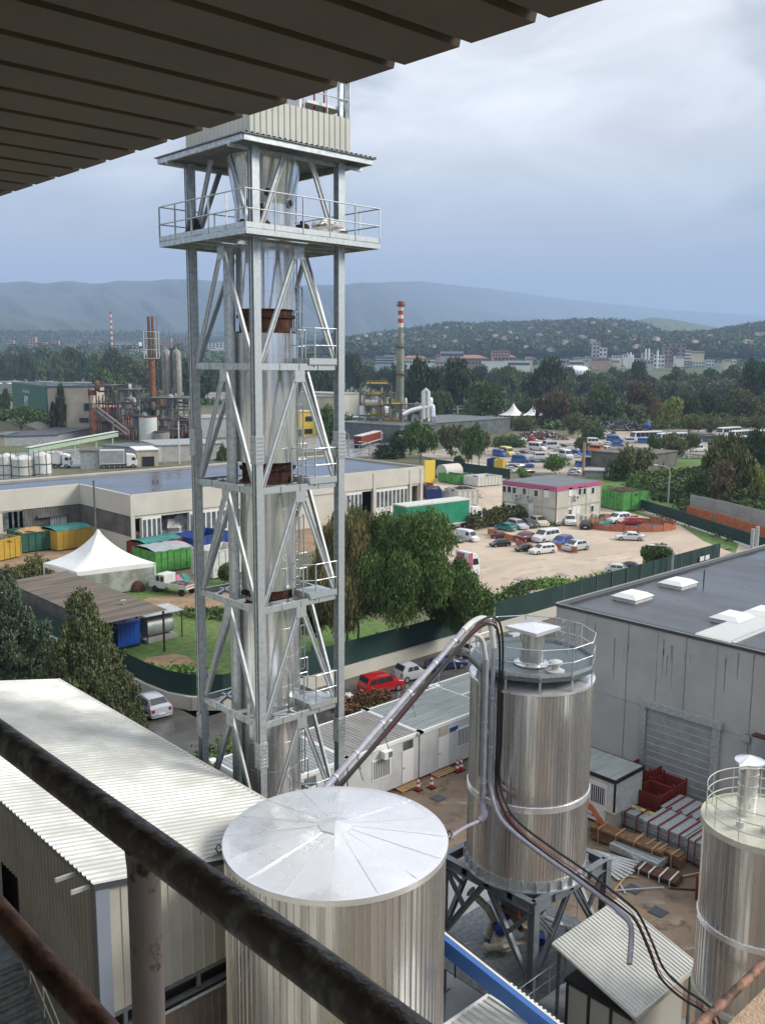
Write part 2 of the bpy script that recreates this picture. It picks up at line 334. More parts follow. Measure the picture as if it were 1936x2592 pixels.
b.corr((AX, oy1, 0), (0, 0, 1), (0, 1, 0), AZ-.15, SY1-oy1, .21, .035, .5, nrm=(-1, 0, 0)); b.build('side_cladding', 'clad_shaded', sh)
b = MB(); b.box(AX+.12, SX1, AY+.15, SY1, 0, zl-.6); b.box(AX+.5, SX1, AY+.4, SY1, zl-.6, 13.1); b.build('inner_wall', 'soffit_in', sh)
b = MB(); b.box(AX+.1, SX1, AY+.06, AY+.14, zl-.16, zl-.04); b.box(AX+.1, SX1, AY+.05, AY+.14, zl-.62, zl-.5)
for k in range(7): b.box(AX+.6+k*1.05, AX+.7+k*1.05, AY+.05, AY+.13, zl-.55, zl-.1)
b.build('girt_frame', 'steel_grey', sh)
b = MB(); b.tube([(AX+.3, AY-.12, zl-.62), (SX1, AY-.12, zl-.60)], .045, 10)
for k in range(6): b.tube([(AX+1.1+k*1.1-.03, AY-.12, zl-.62), (AX+1.1+k*1.1+.03, AY-.12, zl-.62)], .062, 10)
b.build('pipe', 'galv', sh, smooth=True)
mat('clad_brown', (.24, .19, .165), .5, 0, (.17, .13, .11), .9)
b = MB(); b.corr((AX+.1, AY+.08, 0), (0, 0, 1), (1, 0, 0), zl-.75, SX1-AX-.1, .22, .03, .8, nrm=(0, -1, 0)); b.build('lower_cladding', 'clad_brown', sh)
b = MB(); b.bar((AX-.6, AY+.9, AZ-.12), (AX+.3, AY+.9, AZ-.16), .06, .10); b.build('roof_bracket', 'galv', sh); b = MB(); b.bar((AX-.55, AY+.15, AZ-.12), (AX+.3, AY+.15, AZ-.16), .06, .10)
b.build('roof_bracket', 'galv', sh)
# stairs along the shed's left wall; darker metal paints in the shade there
s0 = onx(45, 2416, 8.55); s1 = onx(118, 2592, 8.55); sd = (s1-s0).normalized()
st = T('metal_staircase', (7.9, s0.y, 0), label='galvanised open tread staircase going down beside the shed at bottom left', cat='stairs')
for X in (8.55, 7.3):
    b = MB(); b.bar(V(X, s0.y, s0.z), V(X, s0.y, s0.z)+sd*7, .05, .22); b.build('stringer', 'galv_dark', st)
for k in range(22):
    c = V(7.92, s0.y, s0.z)+sd*(.15+.3*k); b = MB(); b.box(7.33, 8.52, c.y-.14, c.y+.12, c.z-.015, c.z+.02); b.box(7.33, 8.52, c.y-.15, c.y-.13, c.z-.06, c.z+.02)
    b.build('tread', 'galv_dark', st)
b = MB()
for X in (8.55,):
    for hh in (.55, 1.05): b.tube([V(X, s0.y, s0.z+hh), V(X, s0.y, s0.z+hh)+sd*7], .018, 8)
    for k in range(8): c = V(X, s0.y, s0.z)+sd*k; b.tube([c, c+V(0, 0, 1.05)], .018, 6)
b.build('handrail', 'galv', st, smooth=True)
b = MB(); b.box(7.3, AX, s0.y, s0.y+4, s0.z-.25, s0.z-.05); b.build('landing', 'galv_dark', st)
b = MB(); b.box(7.32, 7.42, s0.y+.1, s0.y+.2, 0, s0.z-.2); b.box(8.7, 8.8, s0.y+.1, s0.y+.2, 0, s0.z-.2); b.build('support_post', 'galv_dark', st)
# ================= tank with cone roof
tx, ty, tz = 14.72, 17.5, 14.66; TR = 2.93
tk = T('cone_roof_tank', (tx, ty, 0), label='wide ribbed metal tank with shiny shallow cone roof, nearest to the railing', cat='storage tank')
b = MB(); b.ribcyl((tx, ty), TR-.05, 0, tz-.05, 96, .03, .14); b.build('shell', 'alu_sheet', tk)
rs = random.Random(3); nS = 16; hbd = [rs.uniform(-.035, .035) for _ in range(nS)]
for k in range(nS):
    b = MB(); a0 = 2*math.pi*(k+.12)/nS; a1 = 2*math.pi*(k+1.12)/nS; n = 6; rr = [.42, 1.1, 1.8, 2.45, TR]; vs = []; fs = []
    tl = rs.uniform(-.05, .05)
    for i, r in enumerate(rr):
        for j in range(n+1):
            u = j/n; a = a0+(a1-a0)*u; z = tz+.36*(1-r/TR)+(hbd[k]*(1-u)+hbd[(k+1) % nS]*u)*(r/TR)*.9*(1 if i < 4 else 0)
            if i == 0: z = tz+.36*(1-r/TR)
            vs.append((tx+r*math.cos(a), ty+r*math.sin(a), z+rs.uniform(-.006, .006)*(0 if i in (0, 4) or j in (0, n) else 1)))
    for i in range(len(rr)-1):
        for j in range(n): fs.append((i*(n+1)+j, (i+1)*(n+1)+j, (i+1)*(n+1)+j+1, i*(n+1)+j+1))
    b.add(vs, fs)
    ps = V(tx+.42*math.cos(a0), ty+.42*math.sin(a0), tz+.31); pe = V(tx+TR*math.cos(a0), ty+TR*math.sin(a0), tz+.015); b.bar(ps, pe, .010, .010)
    b.build('roof_panel', 'alu_wet', tk, smooth=True, sharp=25)
b = MB(); b.lathe((tx, ty, tz), [(TR-.02, -.16), (TR+.03, -.16), (TR+.03, .0), (TR-.03, .02)], 72); b.build('rim_band', 'alu_wet', tk, smooth=True)
b = MB(); b.lathe((tx, ty, tz+.29), [(.50, -.0), (.46, .05), (.001, .16)], 8); b.build('roof_cap', 'alu_wet', tk)
for (px, py) in ((1134, 2116), (566, 2150)):
    q = g(px, py, tz-.15); d = (q-V(tx, ty, q.z)).normalized(); c = V(tx, ty, tz-.12)+d*(TR+.06); b = MB()
    b.tube([c+V(0, 0, .02)-d*.05, c+V(0, 0, .12)+d*.06, c+d*.13, c+V(0, 0, -.12)+d*.06, c+V(0, 0, -.06)-d*.05], .022, 8); b.build('lifting_lug', 'black', tk, smooth=True)
# ================= lattice tower with flue
x0, y0 = 16.78, 23.77; x1, y1 = x0+3.62, y0+3.82; cx, cy = (x0+x1)/2, (y0+y1)/2
LV = [26.77-3.9*k for k in range(0, 7)]
tw = T('lattice_tower', (cx, cy, 0), label='tall galvanised lattice tower carrying platforms around the steel flue', cat='tower')
PW = .26
def post(x, y, sx, sy, z0, z1, name='post'):
    b = MB(); x -= 0; w_ = PW; t = .02
    xa, xb = (x, x+w_) if sx > 0 else (x-w_, x); ya, yb = (y, y+w_) if sy > 0 else (y-w_, y)
    # I section: two flanges and a web, plus inner channel lips
    b.box(xa, xb, ya, ya+t, z0, z1); b.box(xa, xb, yb-t, yb, z0, z1); b.box((xa+xb)/2-t/2, (xa+xb)/2+t/2, ya+t, yb-t, z0, z1)
    xo = xb if sx < 0 else xa
    b.box(xo-.01 if sx > 0 else xo-.02, xo+.02 if sx > 0 else xo+.01, ya+.1, yb-.1, z0, z1)
    b.build(name, 'galv', tw)
for (x, y, sx, sy) in ((x0, y0, 1, 1), (x1, y0, -1, 1), (x0, y1, 1, -1), (x1, y1, -1, -1)):
    post(x, y, sx, sy, 0, 33.35)
    for zc in (24.3, 14.2):
        b = MB()
        xa = x if sx > 0 else x-PW; ya = y if sy > 0 else y-PW
        b.box(xa-.025, xa+PW+.025, ya-.025, ya+PW+.025, zc-.45, zc+.45)
        for i in range(7):
            for j in range(3):
                b.cbox(xa-.035, ya+.06+j*.09, zc-.38+i*.125, .03, .035, .035); b.cbox(xa+.06+j*.09, ya-.035, zc-.38+i*.125, .035, .03, .035)
        b.build('splice_plate', 'galv', tw)
def channel(p, q, w_=.08, h_=.2, nm='ring_beam', mt='galv', tie=True):
    b = MB(); p = V(*p); q = V(*q); d = (q-p).normalized(); s_ = V(-d.y, d.x, 0)
    b.bar(p+V(0, 0, 0), q, .015, h_); b.bar(p+V(0, 0, h_/2)+s_*w_/2, q+V(0, 0, h_/2)+s_*w_/2, w_, .015); b.bar(p-V(0, 0, h_/2)+s_*w_/2, q-V(0, 0, h_/2)+s_*w_/2, w_, .015)
    if tie:
        n = int((q-p).length/.9)
        for i in range(1, n+1): c = p+(q-p)*(i/(n+1)); b.bar(c-V(0, 0, h_/2), c+V(0, 0, h_/2), .06, .06)
    b.build(nm, mt, tw)
def brace(p, q, w_=.13):
    b = MB(); p = V(*p); q = V(*q); d = (q-p).normalized(); n = V(0, 1, 0) if abs(d.x) > .05 else V(1, 0, 0)
    s_ = d.cross(n).normalized()*w_*.5
    b.bar(p+s_, q+s_, .03, w_*.62, up=n); b.bar(p-s_, q-s_, .03, w_*.62, up=n); b.bar(p, q, w_, .02, up=n)
    b.build('brace', 'galv_brace', tw)
zb = LV[1:]; lev = [30.6]+LV
for i, z in enumerate(LV):
    zc = z+.1
    for (p, q) in (((x0+PW, y0+.1, zc), (x1-PW, y0+.1, zc)), ((x0+.1, y1-PW, zc), (x0+.1, y0+PW, zc)), ((x1-.1, y0+PW, zc), (x1-.1, y1-PW, zc)), ((x1-PW, y1-.1, zc), (x0+PW, y1-.1, zc))): channel(p, q)
    # plan bracing round the flue
    for (p, q) in (((x0+.15, cy-.2, zc), (cx-1.15, cy-.2, zc)), ((x0+.15, y0+1.2, zc), (cx-.5, y0+.15, zc)), ((x0+.9, y0+.15, zc), (x0+.9, y1-.2, zc)), ((x0+.15, y1-1.0, zc), (x0+1.5, y1-.15, zc)), ((cx-.1, y0+.15, zc), (cx-.1, y0+.75, zc)), ((x0+.2, y0+.7, zc), (x1-.3, y0+.7, zc)), ((x0+.9, y0+.7, zc), (cx-.1, y0+.15, zc))):
        b = MB(); b.bar(p, q, .09, .11); b.build('plan_brace', 'galv', tw)
for i in range(len(lev)-1):
    zt, z = lev[i], lev[i+1]+.25
    for (yy) in (y0+.14, y1-.14):
        brace((cx-.06, yy, zt-.1), (x0+.32, yy, z)); brace((cx+.06, yy, zt-.1), (x1-.32, yy, z))
    for (xx) in (x0+.14, x1-.14):
        brace((xx, cy-.06, zt-.1), (xx, y0+.32, z)); brace((xx, cy+.06, zt-.1), (xx, y1-.32, z))
    for (gx, gy) in ((cx, y0+.1), (x0+.1, cy)):
        b = MB()
        if gy == y0+.1: b.box(gx-.2, gx+.2, gy-.01, gy+.01, zt-.38, zt+.02)
        else: b.box(gx-.01, gx+.01, gy-.2, gy+.2, zt-.38, zt+.02)
        b.build('gusset', 'galv', tw)
zt = 33.3
for yy in (y0+.14, y1-.14): brace((x0+1.35, yy, 33.2), (x0+.3, yy, 31.)) if 0 else None; 
for yy in (y0+.14, y1-.14): brace((x0+.35, yy, 31.0), (x0+1.3, yy, 33.3)); brace((x1-.35, yy, 31.0), (x1-1.3, yy, 33.3))
for xx in (x0+.14, x1-.14): brace((xx, y0+.35, 31.0), (xx, y0+1.4, 33.3)); brace((xx, y1-.35, 31.0), (xx, y1-1.4, 33.3))
# main platform
MX0, MX1, MY0, MY1, MZ = 16.12, 21.42, 23.2, 28.1, 30.72
b = MB()
for (a, c, d, e) in ((MX0, MX1, MY0, cy-1.2), (MX0, MX1, cy+1.2, MY1), (MX0, cx-1.15, cy-1.2, cy+1.2), (cx+1.15, MX1, cy-1.2, cy+1.2)): b.box(a, c, d, e, MZ+.13, MZ+.17)
b.build('platform_deck', 'galv_dark', tw)
b = MB()
for (p, q) in (((MX0, MY0), (MX1, MY0)), ((MX0, MY1), (MX1, MY1)), ((MX0, MY0), (MX0, MY1)), ((MX1, MY0), (MX1, MY1))):
    b.bar((*p, MZ+.08), (*q, MZ+.08), .05, .16); b.bar((*p, MZ+.26), (*q, MZ+.26), .02, .16)
for k in range(5):
    b.bar((MX0, MY0+.9*k+.4, MZ+.04), (MX1, MY0+.9*k+.4, MZ+.04), .06, .1)
b.build('platform_frame', 'galv', tw)
def rails(parent, pts, closed, h=1.1, sp=1.05, r=.021, z=0, flatpost=True, nm='railing', toe=0., mids=(.55,), mt='galv'):
    b = MB(); n = len(pts); segs = n if closed else n-1
    for i in range(segs):
        p = V(*pts[i]); q = V(*pts[(i+1) % n]); 
        for hh in (h,)+tuple(mids): b.tube([p+V(0, 0, hh), q+V(0, 0, hh)], r, 6)
        if toe: b.bar(p+V(0, 0, toe/2), q+V(0, 0, toe/2), .012, toe)
        m = max(1, round((q-p).length/sp))
        for j in range(m if closed else m+1):
            c = p+(q-p)*(j/m); b.bar(c-V(0, 0, .12), c+V(0, 0, h), .055 if flatpost else r*2, .02 if flatpost else r*2, up=(q-p).normalized())
    return b.build(nm, mt, parent)
rails(tw, [(MX0, MY0, MZ+.17), (MX1, MY0, MZ+.17), (MX1, MY1, MZ+.17), (MX0, MY1, MZ+.17)], True, sp=1.0)
# corrugated canopy and cladding box on top
b = MB(); RX0, RX1, RY0, RY1, RZ = 16.05, 21.25, 23.2, 28.2, 33.42
b.corr((RX0, RY0, RZ+.12), (0, 1, 0), (1, 0, 0), RY1-RY0, RX1-RX0, .2, .04, .5, nrm=(0, 0, 1)); b.box(RX0, RX1, RY0, RY1, RZ+.09, RZ+.115); b.build('canopy_sheet', 'galv_dark', tw)
b = MB()
for (p, q) in (((RX0+.1, RY0+.1), (RX1-.1, RY0+.1)), ((RX0+.1, RY1-.1), (RX1-.1, RY1-.1)), ((RX0+.1, RY0+.1), (RX0+.1, RY1-.1)), ((RX1-.1, RY0+.1), (RX1-.1, RY1-.1))): b.bar((*p, RZ), (*q, RZ), .09, .16)
for q in (y0+.15, y1-.15): b.bar((RX0-.0, q, RZ-.14), (RX1, q, RZ-.14), .08, .1)
b.build('canopy_beam', 'galv', tw)
BX0, BX1, BY0, BY1 = 16.62, 20.5, 23.62, 27.15
b = MB(); b.corr((BX0, BY0, RZ+.15), (0, 0, 1), (1, 0, 0), 1.12, BX1-BX0, .22, .03, .6, nrm=(0, -1, 0)); b.corr((BX0, BY0, RZ+.15), (0, 0, 1), (0, 1, 0), 1.12, BY1-BY0, .22, .03, .6, nrm=(-1, 0, 0))
b.corr((BX1, BY0, RZ+.15), (0, 0, 1), (0, 1, 0), 1.12, BY1-BY0, .22, .03, .6, nrm=(1, 0, 0)); b.corr((BX0, BY1, RZ+.15), (0, 0, 1), (1, 0, 0), 1.12, BX1-BX0, .22, .03, .6, nrm=(0, 1, 0))
b.build('cladding_box', 'clad_beige', tw)
rails(tw, [(BX1, BY0+.05, 34.7), (BX0+.2, BY0+.05, 34.7)], False, h=1.1)
b = MB(); b.box(BX1-1.6, BX1-.1, BY0+.2, BY0+1.6, 34.95, 35.05); b.box(BX1-1.9, BX1-1.8, BY0+.2, BY0+1.6, 34.7, 35.2); b.build('upper_deck', 'white', tw)
for x in (BX1-.35, BX1-.1): 
    b = MB(); b.box(x, x+.13, BY0+.1, BY0+.23, 33.6, 37.5); b.build('mast', 'galv', tw)
for x in (BX1-1.15, BX1-.75):
    b = MB(); b.tube([(x, BY0+.4, 34.6), (x, BY0+.4, 37)], .03, 6); b.build('red_pole', 'red_lamp', tw)
# ladder with cage inside the right of the tower
LX, LY = x1-.95, y0+.95+.9
b = MB()
for dx in (0, .4): b.bar((LX+dx, LY, 0), (LX+dx, LY, 32.6), .05, .02)
z = .3
while z < 32.4: b.tube([(LX, LY, z), (LX+.4, LY, z)], .012, 5); z += .3
for seg in range(6):
    za = LV[0]-3.9*seg+1.9
    for z in (za, za-.8, za+.8):
        b.lathe((LX+.2, LY, z), [(.36, 0), (.36, .05), (.35, .05)], 12, math.pi, 2*math.pi)
    for t in (3.5, 4.2, 4.71, 5.2, 5.9): b.bar((LX+.2+.36*math.cos(t), LY+.36*math.sin(t), za-.8), (LX+.2+.36*math.cos(t), LY+.36*math.sin(t), za+.85), .04, .01)
b.build('ladder', 'galv', tw)
# landings at each level on the right
for i, z in enumerate(LV[:6]):
    b = MB(); b.box(cx+.35, x1-.12, y0+.1, y0+1.35, z+.2, z+.24); b.box(cx+.35, x1-.3, y0+.04, y0+.06, z+.18, z+.38); b.box(cx+.33, cx+.35, y0+.1, y0+1.3, z+.18, z+.38); d = b.build('landing', 'galv', tw)
    rails(d, [(x1-.3, y0+.07, z+.24), (cx+.6, y0+.07, z+.24), (cx+.25, y0+.3, z+.24), (cx+.15, y0+.75, z+.24)], False, h=1.1, sp=.9)
    rails(d, [(x1-.15, y0+1.9, z+.24), (cx+.9, y0+1.9, z+.24)], False, h=1.1, sp=.9)
# flue
fl = T('steel_flue', (cx, cy, 0), label='shiny stainless flue inside the lattice tower, with rusty collars between sections', cat='chimney')
def sect(z0, z1, r, r1=None):
    b = MB(); b.cyl((cx, cy), r, z0, z1, 48, r1); z = z1-.7
    while z > z0+.2: b.lathe((cx, cy, z), [(r*1.0, -.012), (r+.012, -.008), (r+.012, .008), (r, .012)], 48); z -= 1.02
    b.build('flue_section', 'stack_steel', fl, smooth=True)
def collar(z0, z1, r):
    b = MB(); b.lathe((cx, cy, z0), [(r, 0), (r, z1-z0)], 40); b.lathe((cx, cy, z0), [(r, .0), (r+.11, .0), (r+.11, .05), (r, .05)], 40); b.lathe((cx, cy, z1-.3), [(r, .0), (r+.07, .0), (r+.07, .05), (r, .05)], 40)
    for k in range(36): t = 2*math.pi*k/36; b.cbox(cx+(r+.07)*math.cos(t), cy+(r+.07)*math.sin(t), z1-.24, .03, .03, .09)
    b.build('rusty_collar', 'rust', fl, label='rust brown bolted collar')
CR = 1.03
sect(28.72, 32.0, .97); b = MB(); b.cyl((cx, cy), .97, 32.0, 33.5, 48, 1.22); b.build('flue_cone', 'stack_steel', fl, smooth=True)
collar(27.95, 28.74, .88)
sect(23.72, 27.95, CR); collar(23.0, 23.74, .86); sect(19.35, 22.85, .95); collar(18.75, 19.37, .88); sect(11.0, 18.72, CR); sect(0, 10.9, CR)
for (a, z, r) in ((-2.1, 32.3, .11), (-2.9, 31.4, .1)):
    b = MB(); c = V(cx+1.0*math.cos(a), cy+1.0*math.sin(a), z); d = V(math.cos(a), math.sin(a), 0); b.tube([c-d*.1, c+d*.12], r, 14); b.build('nozzle', 'rust', fl, smooth=True)
a = -1.25; c = V(cx+.98*math.cos(a), cy+.98*math.sin(a), 32.05); d = V(math.cos(a), math.sin(a), 0)
b = MB(); b.tube([c-d*.1, c+d*.04], .15, 16); b.build('port_flange', 'rim', fl); b = MB(); b.tube([c+d*.03, c+d*.05], .10, 16); b.build('port_opening', 'rust', fl)
# two spiral ducts behind left
for k, (dx, dy) in enumerate(((-1.17, .32), (-.98, .72))):
    b = MB(); pr = []; z = 0
    while z < 30.6: pr += [(.15, z), (.156, z+.02), (.15, z+.04)]; z += .09
    b.lathe((cx+dx+.0, cy+dy, 0), pr, 12); b.build('spiral_duct', 'galv', smooth=True, label=['front one of two ribbed galvanised ducts rising left of the flue', 'rear one of two ribbed galvanised ducts rising left of the flue'][k], cat='duct', group='ribbed ducts beside the flue')
# things on the platform
b = MB(); c = V(cx-1.0, cy-1.05, 31.75); b.tube([c, c+V(-.35, -.05, .05), c+V(-.55, -.08, .07)], [.12, .12, .15], 14); b.tube([c+V(.05, 0, 0), c+V(.1, 0, .15), c+V(.1, 0, -.35)], [.1, .1, .1], 10)
b.build('black_nozzle', 'black', smooth=True, label='black pipe nozzle sticking out left of the flue above the platform', cat='nozzle')
for k, (dx, dy, nm) in enumerate(((-.95, -1.25, 'small dark motor on the platform left of the near tower post'), (.35, -1.55, 'small dark valve on the platform right of the near tower post'))):
    b = MB(); c = V(cx+dx, cy+dy, MZ+.17); b.use('rust').lathe((c.x, c.y, c.z), [(.2, 0), (.2, .12), (.12, .14), (.12, .3), (.22, .32), (.22, .42), (.08, .46), (.08, .55)], 14); b.use('galv_dark').tube([c+V(-.3, 0, .3), c+V(.3, 0, .32)], .04, 8); b.use('rust').tube([c+V(0, -.2, .36), c+V(0, .2, .36)], .1, 10)
    b.build('valve', None, label=nm, cat='valve')
def lumpy(c, sx, sy, sz, seed, n=14, amp=.22, flat=True):
    r = random.Random(seed); b = MB(); vs = []; fs = []; m = n//2
    for i in range(m+1):
        ph = math.pi/2*i/m if flat else -math.pi/2+math.pi*i/m
        for j in range(n):
            t = 2*math.pi*j/n; q = 1+r.uniform(-amp, amp); vs.append((c[0]+sx*math.cos(t)*math.cos(ph)*q, c[1]+sy*math.sin(t)*math.cos(ph)*q, c[2]+sz*math.sin(ph)*(1+r.uniform(-amp, amp)*.6)))
    for i in range(m):
        for j in range(n): fs.append((i*n+j, i*n+(j+1) % n, (i+1)*n+(j+1) % n, (i+1)*n+j))
    return b.add(vs, fs)
mat('plastic', (.62, .60, .57), .2, 0, (.36, .33, .30), 5, spec=1.)
bd_ = T('wrapped_bundle', (x1-.55, y0-.0, MZ+.17), label='bundle wrapped in clear plastic over red sacks on the upper platform', cat='bundle')
bd_.location = (x1-.75, y0-.12, MZ+.17)
lumpy((x1-.75, y0-.12, MZ+.32), .75, .3, .45, 4, 18).build('plastic_wrap', 'plastic', bd_); lumpy((x1-.7, y0-.2, MZ+.17), .62, .28, .2, 5).build('red_sacks', 'red', bd_)
lumpy((x0+.0, y1-.5, MZ+.17), .3, .38, .72, 8, 12).build('black_tarp', 'black', label='black tarpaulin bunched on the platform by the left tower post', cat='tarpaulin')
# ================= silo on steel frame
sx, sy = 29.38, 22.5; SR = 2.5; SB, STp = 6.75, 14.55
si = T('ribbed_silo', (sx, sy, 6.3), label='tall ribbed metal silo with railed deck and square topped filter, standing on a steel frame', cat='silo')
b = MB(); b.ribcyl((sx, sy), SR-.03, SB, STp, 104, .022, .3); b.build('shell', 'alu_sheet', si)
b = MB(); zb_ = 9.62; b.lathe((sx, sy, zb_), [(SR, 0), (SR+.03, .01), (SR+.03, .25), (SR, .26)], 72); b.build('joint_band', 'alu_wet', si, smooth=True)
b = MB(); b.lathe((sx, sy, STp), [(SR-.02, -.1), (SR+.05, -.1), (SR+.05, 0), (SR-.1, .05), (1.2, .42), (.01, .5)], 72); b.build('cone_roof', 'alu_wet', si, smooth=True, sharp=25)
b = MB(); b.lathe((sx, sy, 6.3), [(SR+.05, 0), (SR+.12, 0), (SR+.12, .06), (SR+.0, .07), (SR, .45), (SR-.2, .45)], 60)
for k in range(30): a = 2*math.pi*k/30; b.bar((sx+(SR+.05)*math.cos(a), sy+(SR+.05)*math.sin(a), 6.33), (sx+(SR+.05)*math.cos(a), sy+(SR+.05)*math.sin(a), 6.72), .03, .14, up=(math.cos(a), math.sin(a), 0))
b.build('skirt_ring', 'galv', si)
b = MB(); b.lathe((sx, sy, 3.2), [(.3, 0), (2.3, 3.2)], 32); b.build('hopper_cone', 'galv_dark', si, smooth=True)
nd12 = 12; DZ = STp+.62
pts = [(sx+(SR+.04)*math.cos(2*math.pi*(k+.5)/nd12), sy+(SR+.04)*math.sin(2*math.pi*(k+.5)/nd12), DZ) for k in range(nd12)]
b = MB(); b.prism([(p[0]*.995+sx*.005, p[1]*.995+sy*.005) for p in pts], DZ-.03, DZ); 
for k in range(nd12): b.bar(V(*pts[k])-V(0, 0, .1), V(*pts[(k+1) % nd12])-V(0, 0, .1), .05, .14); b.bar((sx, sy, DZ-.12), V(*pts[k])-V(0, 0, .12), .06, .12)
mat('grating', (.17, .21, .225), .5, .4, (.12, .15, .165), 30)
dk = b.build('deck', 'grating', si)
rails(dk, pts, True, h=1.1, sp=1.4, toe=.15, mids=(.55,), r=.024)
b = MB()
for p in pts: b.bar(V(*p)-V(0, 0, .62), V(*p)+V(0, 0, .1), .09, .03, up=(V(*p)-V(sx, sy, DZ)).normalized())
b.build('rail_post_foot', 'galv', si)
fx, fy = g(1345, 1680, DZ).x, g(1345, 1680, DZ).y
b = MB(); b.cyl((fx, fy), .50, DZ, DZ+1.5, 32); b.lathe((fx, fy, DZ+.02), [(.72, 0), (.72, .05), (.5, .12)], 24); fc = b.build('filter_housing', 'alu_sheet', si, smooth=True)
b = MB(); q = .78; b.add([(fx-q, fy-q, DZ+1.42), (fx+q, fy-q, DZ+1.42), (fx+q, fy+q, DZ+1.42), (fx-q, fy+q, DZ+1.42), (fx-q, fy-q, DZ+1.56), (fx+q, fy-q, DZ+1.56), (fx+q, fy+q, DZ+1.56), (fx-q, fy+q, DZ+1.56), (fx, fy, DZ+1.72)],
     [(3, 2, 1, 0), (0, 1, 5, 4), (1, 2, 6, 5), (2, 3, 7, 6), (3, 0, 4, 7), (4, 5, 8), (5, 6, 8), (6, 7, 8), (7, 4, 8)]); b.build('filter_cap', 'alu_wet', si)
v = g(1405, 1700, DZ); b = MB(); b.lathe((v.x, v.y, DZ), [(.36, 0), (.36, .06), (.16, .1), (.16, .3), (.26, .32), (.26, .42), (.1, .48), (.001, .5)], 20); b.build('relief_valve', 'offwhite', si, smooth=True)
q = g(1437, 1652, DZ); b = MB()
for a in (0, 1): b.bar((q.x+.28*a, q.y-.2*a, DZ-5), (q.x+.28*a, q.y-.2*a, DZ+1.1), .05, .03)
for k in range(5): b.lathe((q.x+.3, q.y+.1, DZ+.1+k*.27), [(.38, 0), (.38, .05), (.37, .05)], 14, -.6, 2.6)
b.build('ladder_cage', 'galv', si)
FX0, FX1, FY0, FY1, FZ = 27.1, 32.0, 20.25, 25.1, 6.3
fr = T('silo_support_frame', ((FX0+FX1)/2, (FY0+FY1)/2, 0), label='heavy grey steel frame with V braces carrying the tall ribbed silo', cat='steel frame')
def ibeam(b, p, q, w_, h_, t=.03, up=(0, 0, 1)):
    p = V(*p); q = V(*q); d = (q-p).normalized(); u = V(*up)
    if abs(d.dot(u)) > .99: u = V(1, 0, 0)
    a = d.cross(u).normalized(); n = a.cross(d).normalized()
    b.bar(p, q, t, h_, up=up); b.bar(p+n*h_/2, q+n*h_/2, w_, t, up=up); b.bar(p-n*h_/2, q-n*h_/2, w_, t, up=up)
for (p, q) in (((FX0, FY0), (FX1, FY0)), ((FX0, FY1), (FX1, FY1)), ((FX0, FY0), (FX0, FY1)), ((FX1, FY0), (FX1, FY1))):
    b = MB(); ibeam(b, (*p, FZ-.2), (*q, FZ-.2), .3, .42)
    for k in range(1, 4): c = V(*p, FZ-.2)*(1-k/4)+V(*q, FZ-.2)*(k/4); b.bar(c-V(0, 0, .2), c+V(0, 0, .2), .26, .03)
    b.build('top_beam', 'steel_grey', fr)
for (x, y) in ((FX0, FY0), (FX1, FY0), (FX0, FY1), (FX1, FY1)):
    b = MB(); b.box(x-.17, x+.17, y-.17, y-.14, 0, FZ); b.box(x-.17, x+.17, y+.14, y+.17, 0, FZ); b.box(x-.02, x+.02, y-.14, y+.14, 0, FZ); b.box(x-.3, x+.3, y-.3, y+.3, 0, .05); b.build('leg', 'steel_grey', fr)
mx_, my_ = (FX0+FX1)/2, (FY0+FY1)/2
for (p, t_, q) in (((FX0, FY0), (mx_, FY0), (FX1, FY0)), ((FX0, FY1), (mx_, FY1), (FX1, FY1)), ((FX0, FY0), (FX0, my_), (FX0, FY1)), ((FX1, FY0), (FX1, my_), (FX1, FY1))):
    for e in (p, q):
        d = V(t_[0]-e[0], t_[1]-e[1], 0).normalized()*.2
        b = MB(); ibeam(b, (t_[0]-d.x, t_[1]-d.y, FZ-.45), (e[0]+d.x, e[1]+d.y, 2.9), .18, .2); b.build('v_brace', 'steel_grey', fr)
        tm = V((t_[0]+e[0])/2, (t_[1]+e[1])/2, 0); b = MB(); ibeam(b, (e[0]+d.x, e[1]+d.y, FZ-.6), (tm.x, tm.y, 4.5), .14, .14); b.build('strut', 'steel_grey', fr)
b = MB(); b.box(FX0-1.6, FX1+.4, FY0-.6, FY1+.3, 2.55, 2.6); b.build('lower_deck', 'galv_dark', fr)
b = MB()
for (p, q) in (((FX0, FY0), (FX1, FY0)), ((FX0, FY1), (FX1, FY1)), ((FX0, FY0), (FX0, FY1)), ((FX1, FY0), (FX1, FY1))): ibeam(b, (*p, 2.4), (*q, 2.4), .2, .28)
b.build('deck_beam', 'steel_grey', fr)
rails(fr, [(FX0-1.6, FY1, 2.6), (FX0-1.6, FY0+2.6, 2.6), (FX0-.8, FY0+2.6, 2.6)], False, h=1.1, flatpost=False, r=.02)
rails(fr, [(FX0-1.6, FY0+1.6, 2.6), (FX0-1.6, FY0-.6, 2.6), (FX1+.4, FY0-.6, 2.6)], False, h=1.1, flatpost=False, r=.02)
rails(fr, [(FX1+.4, FY0-.6, 2.6), (FX1+.4, FY1, 2.6)], False, h=1.1, flatpost=False, r=.02)
mat('cream', (.55, .50, .38), .45, 0, (.40, .36, .28), 3); mat('blue_motor', (.01, .035, .32), .35)
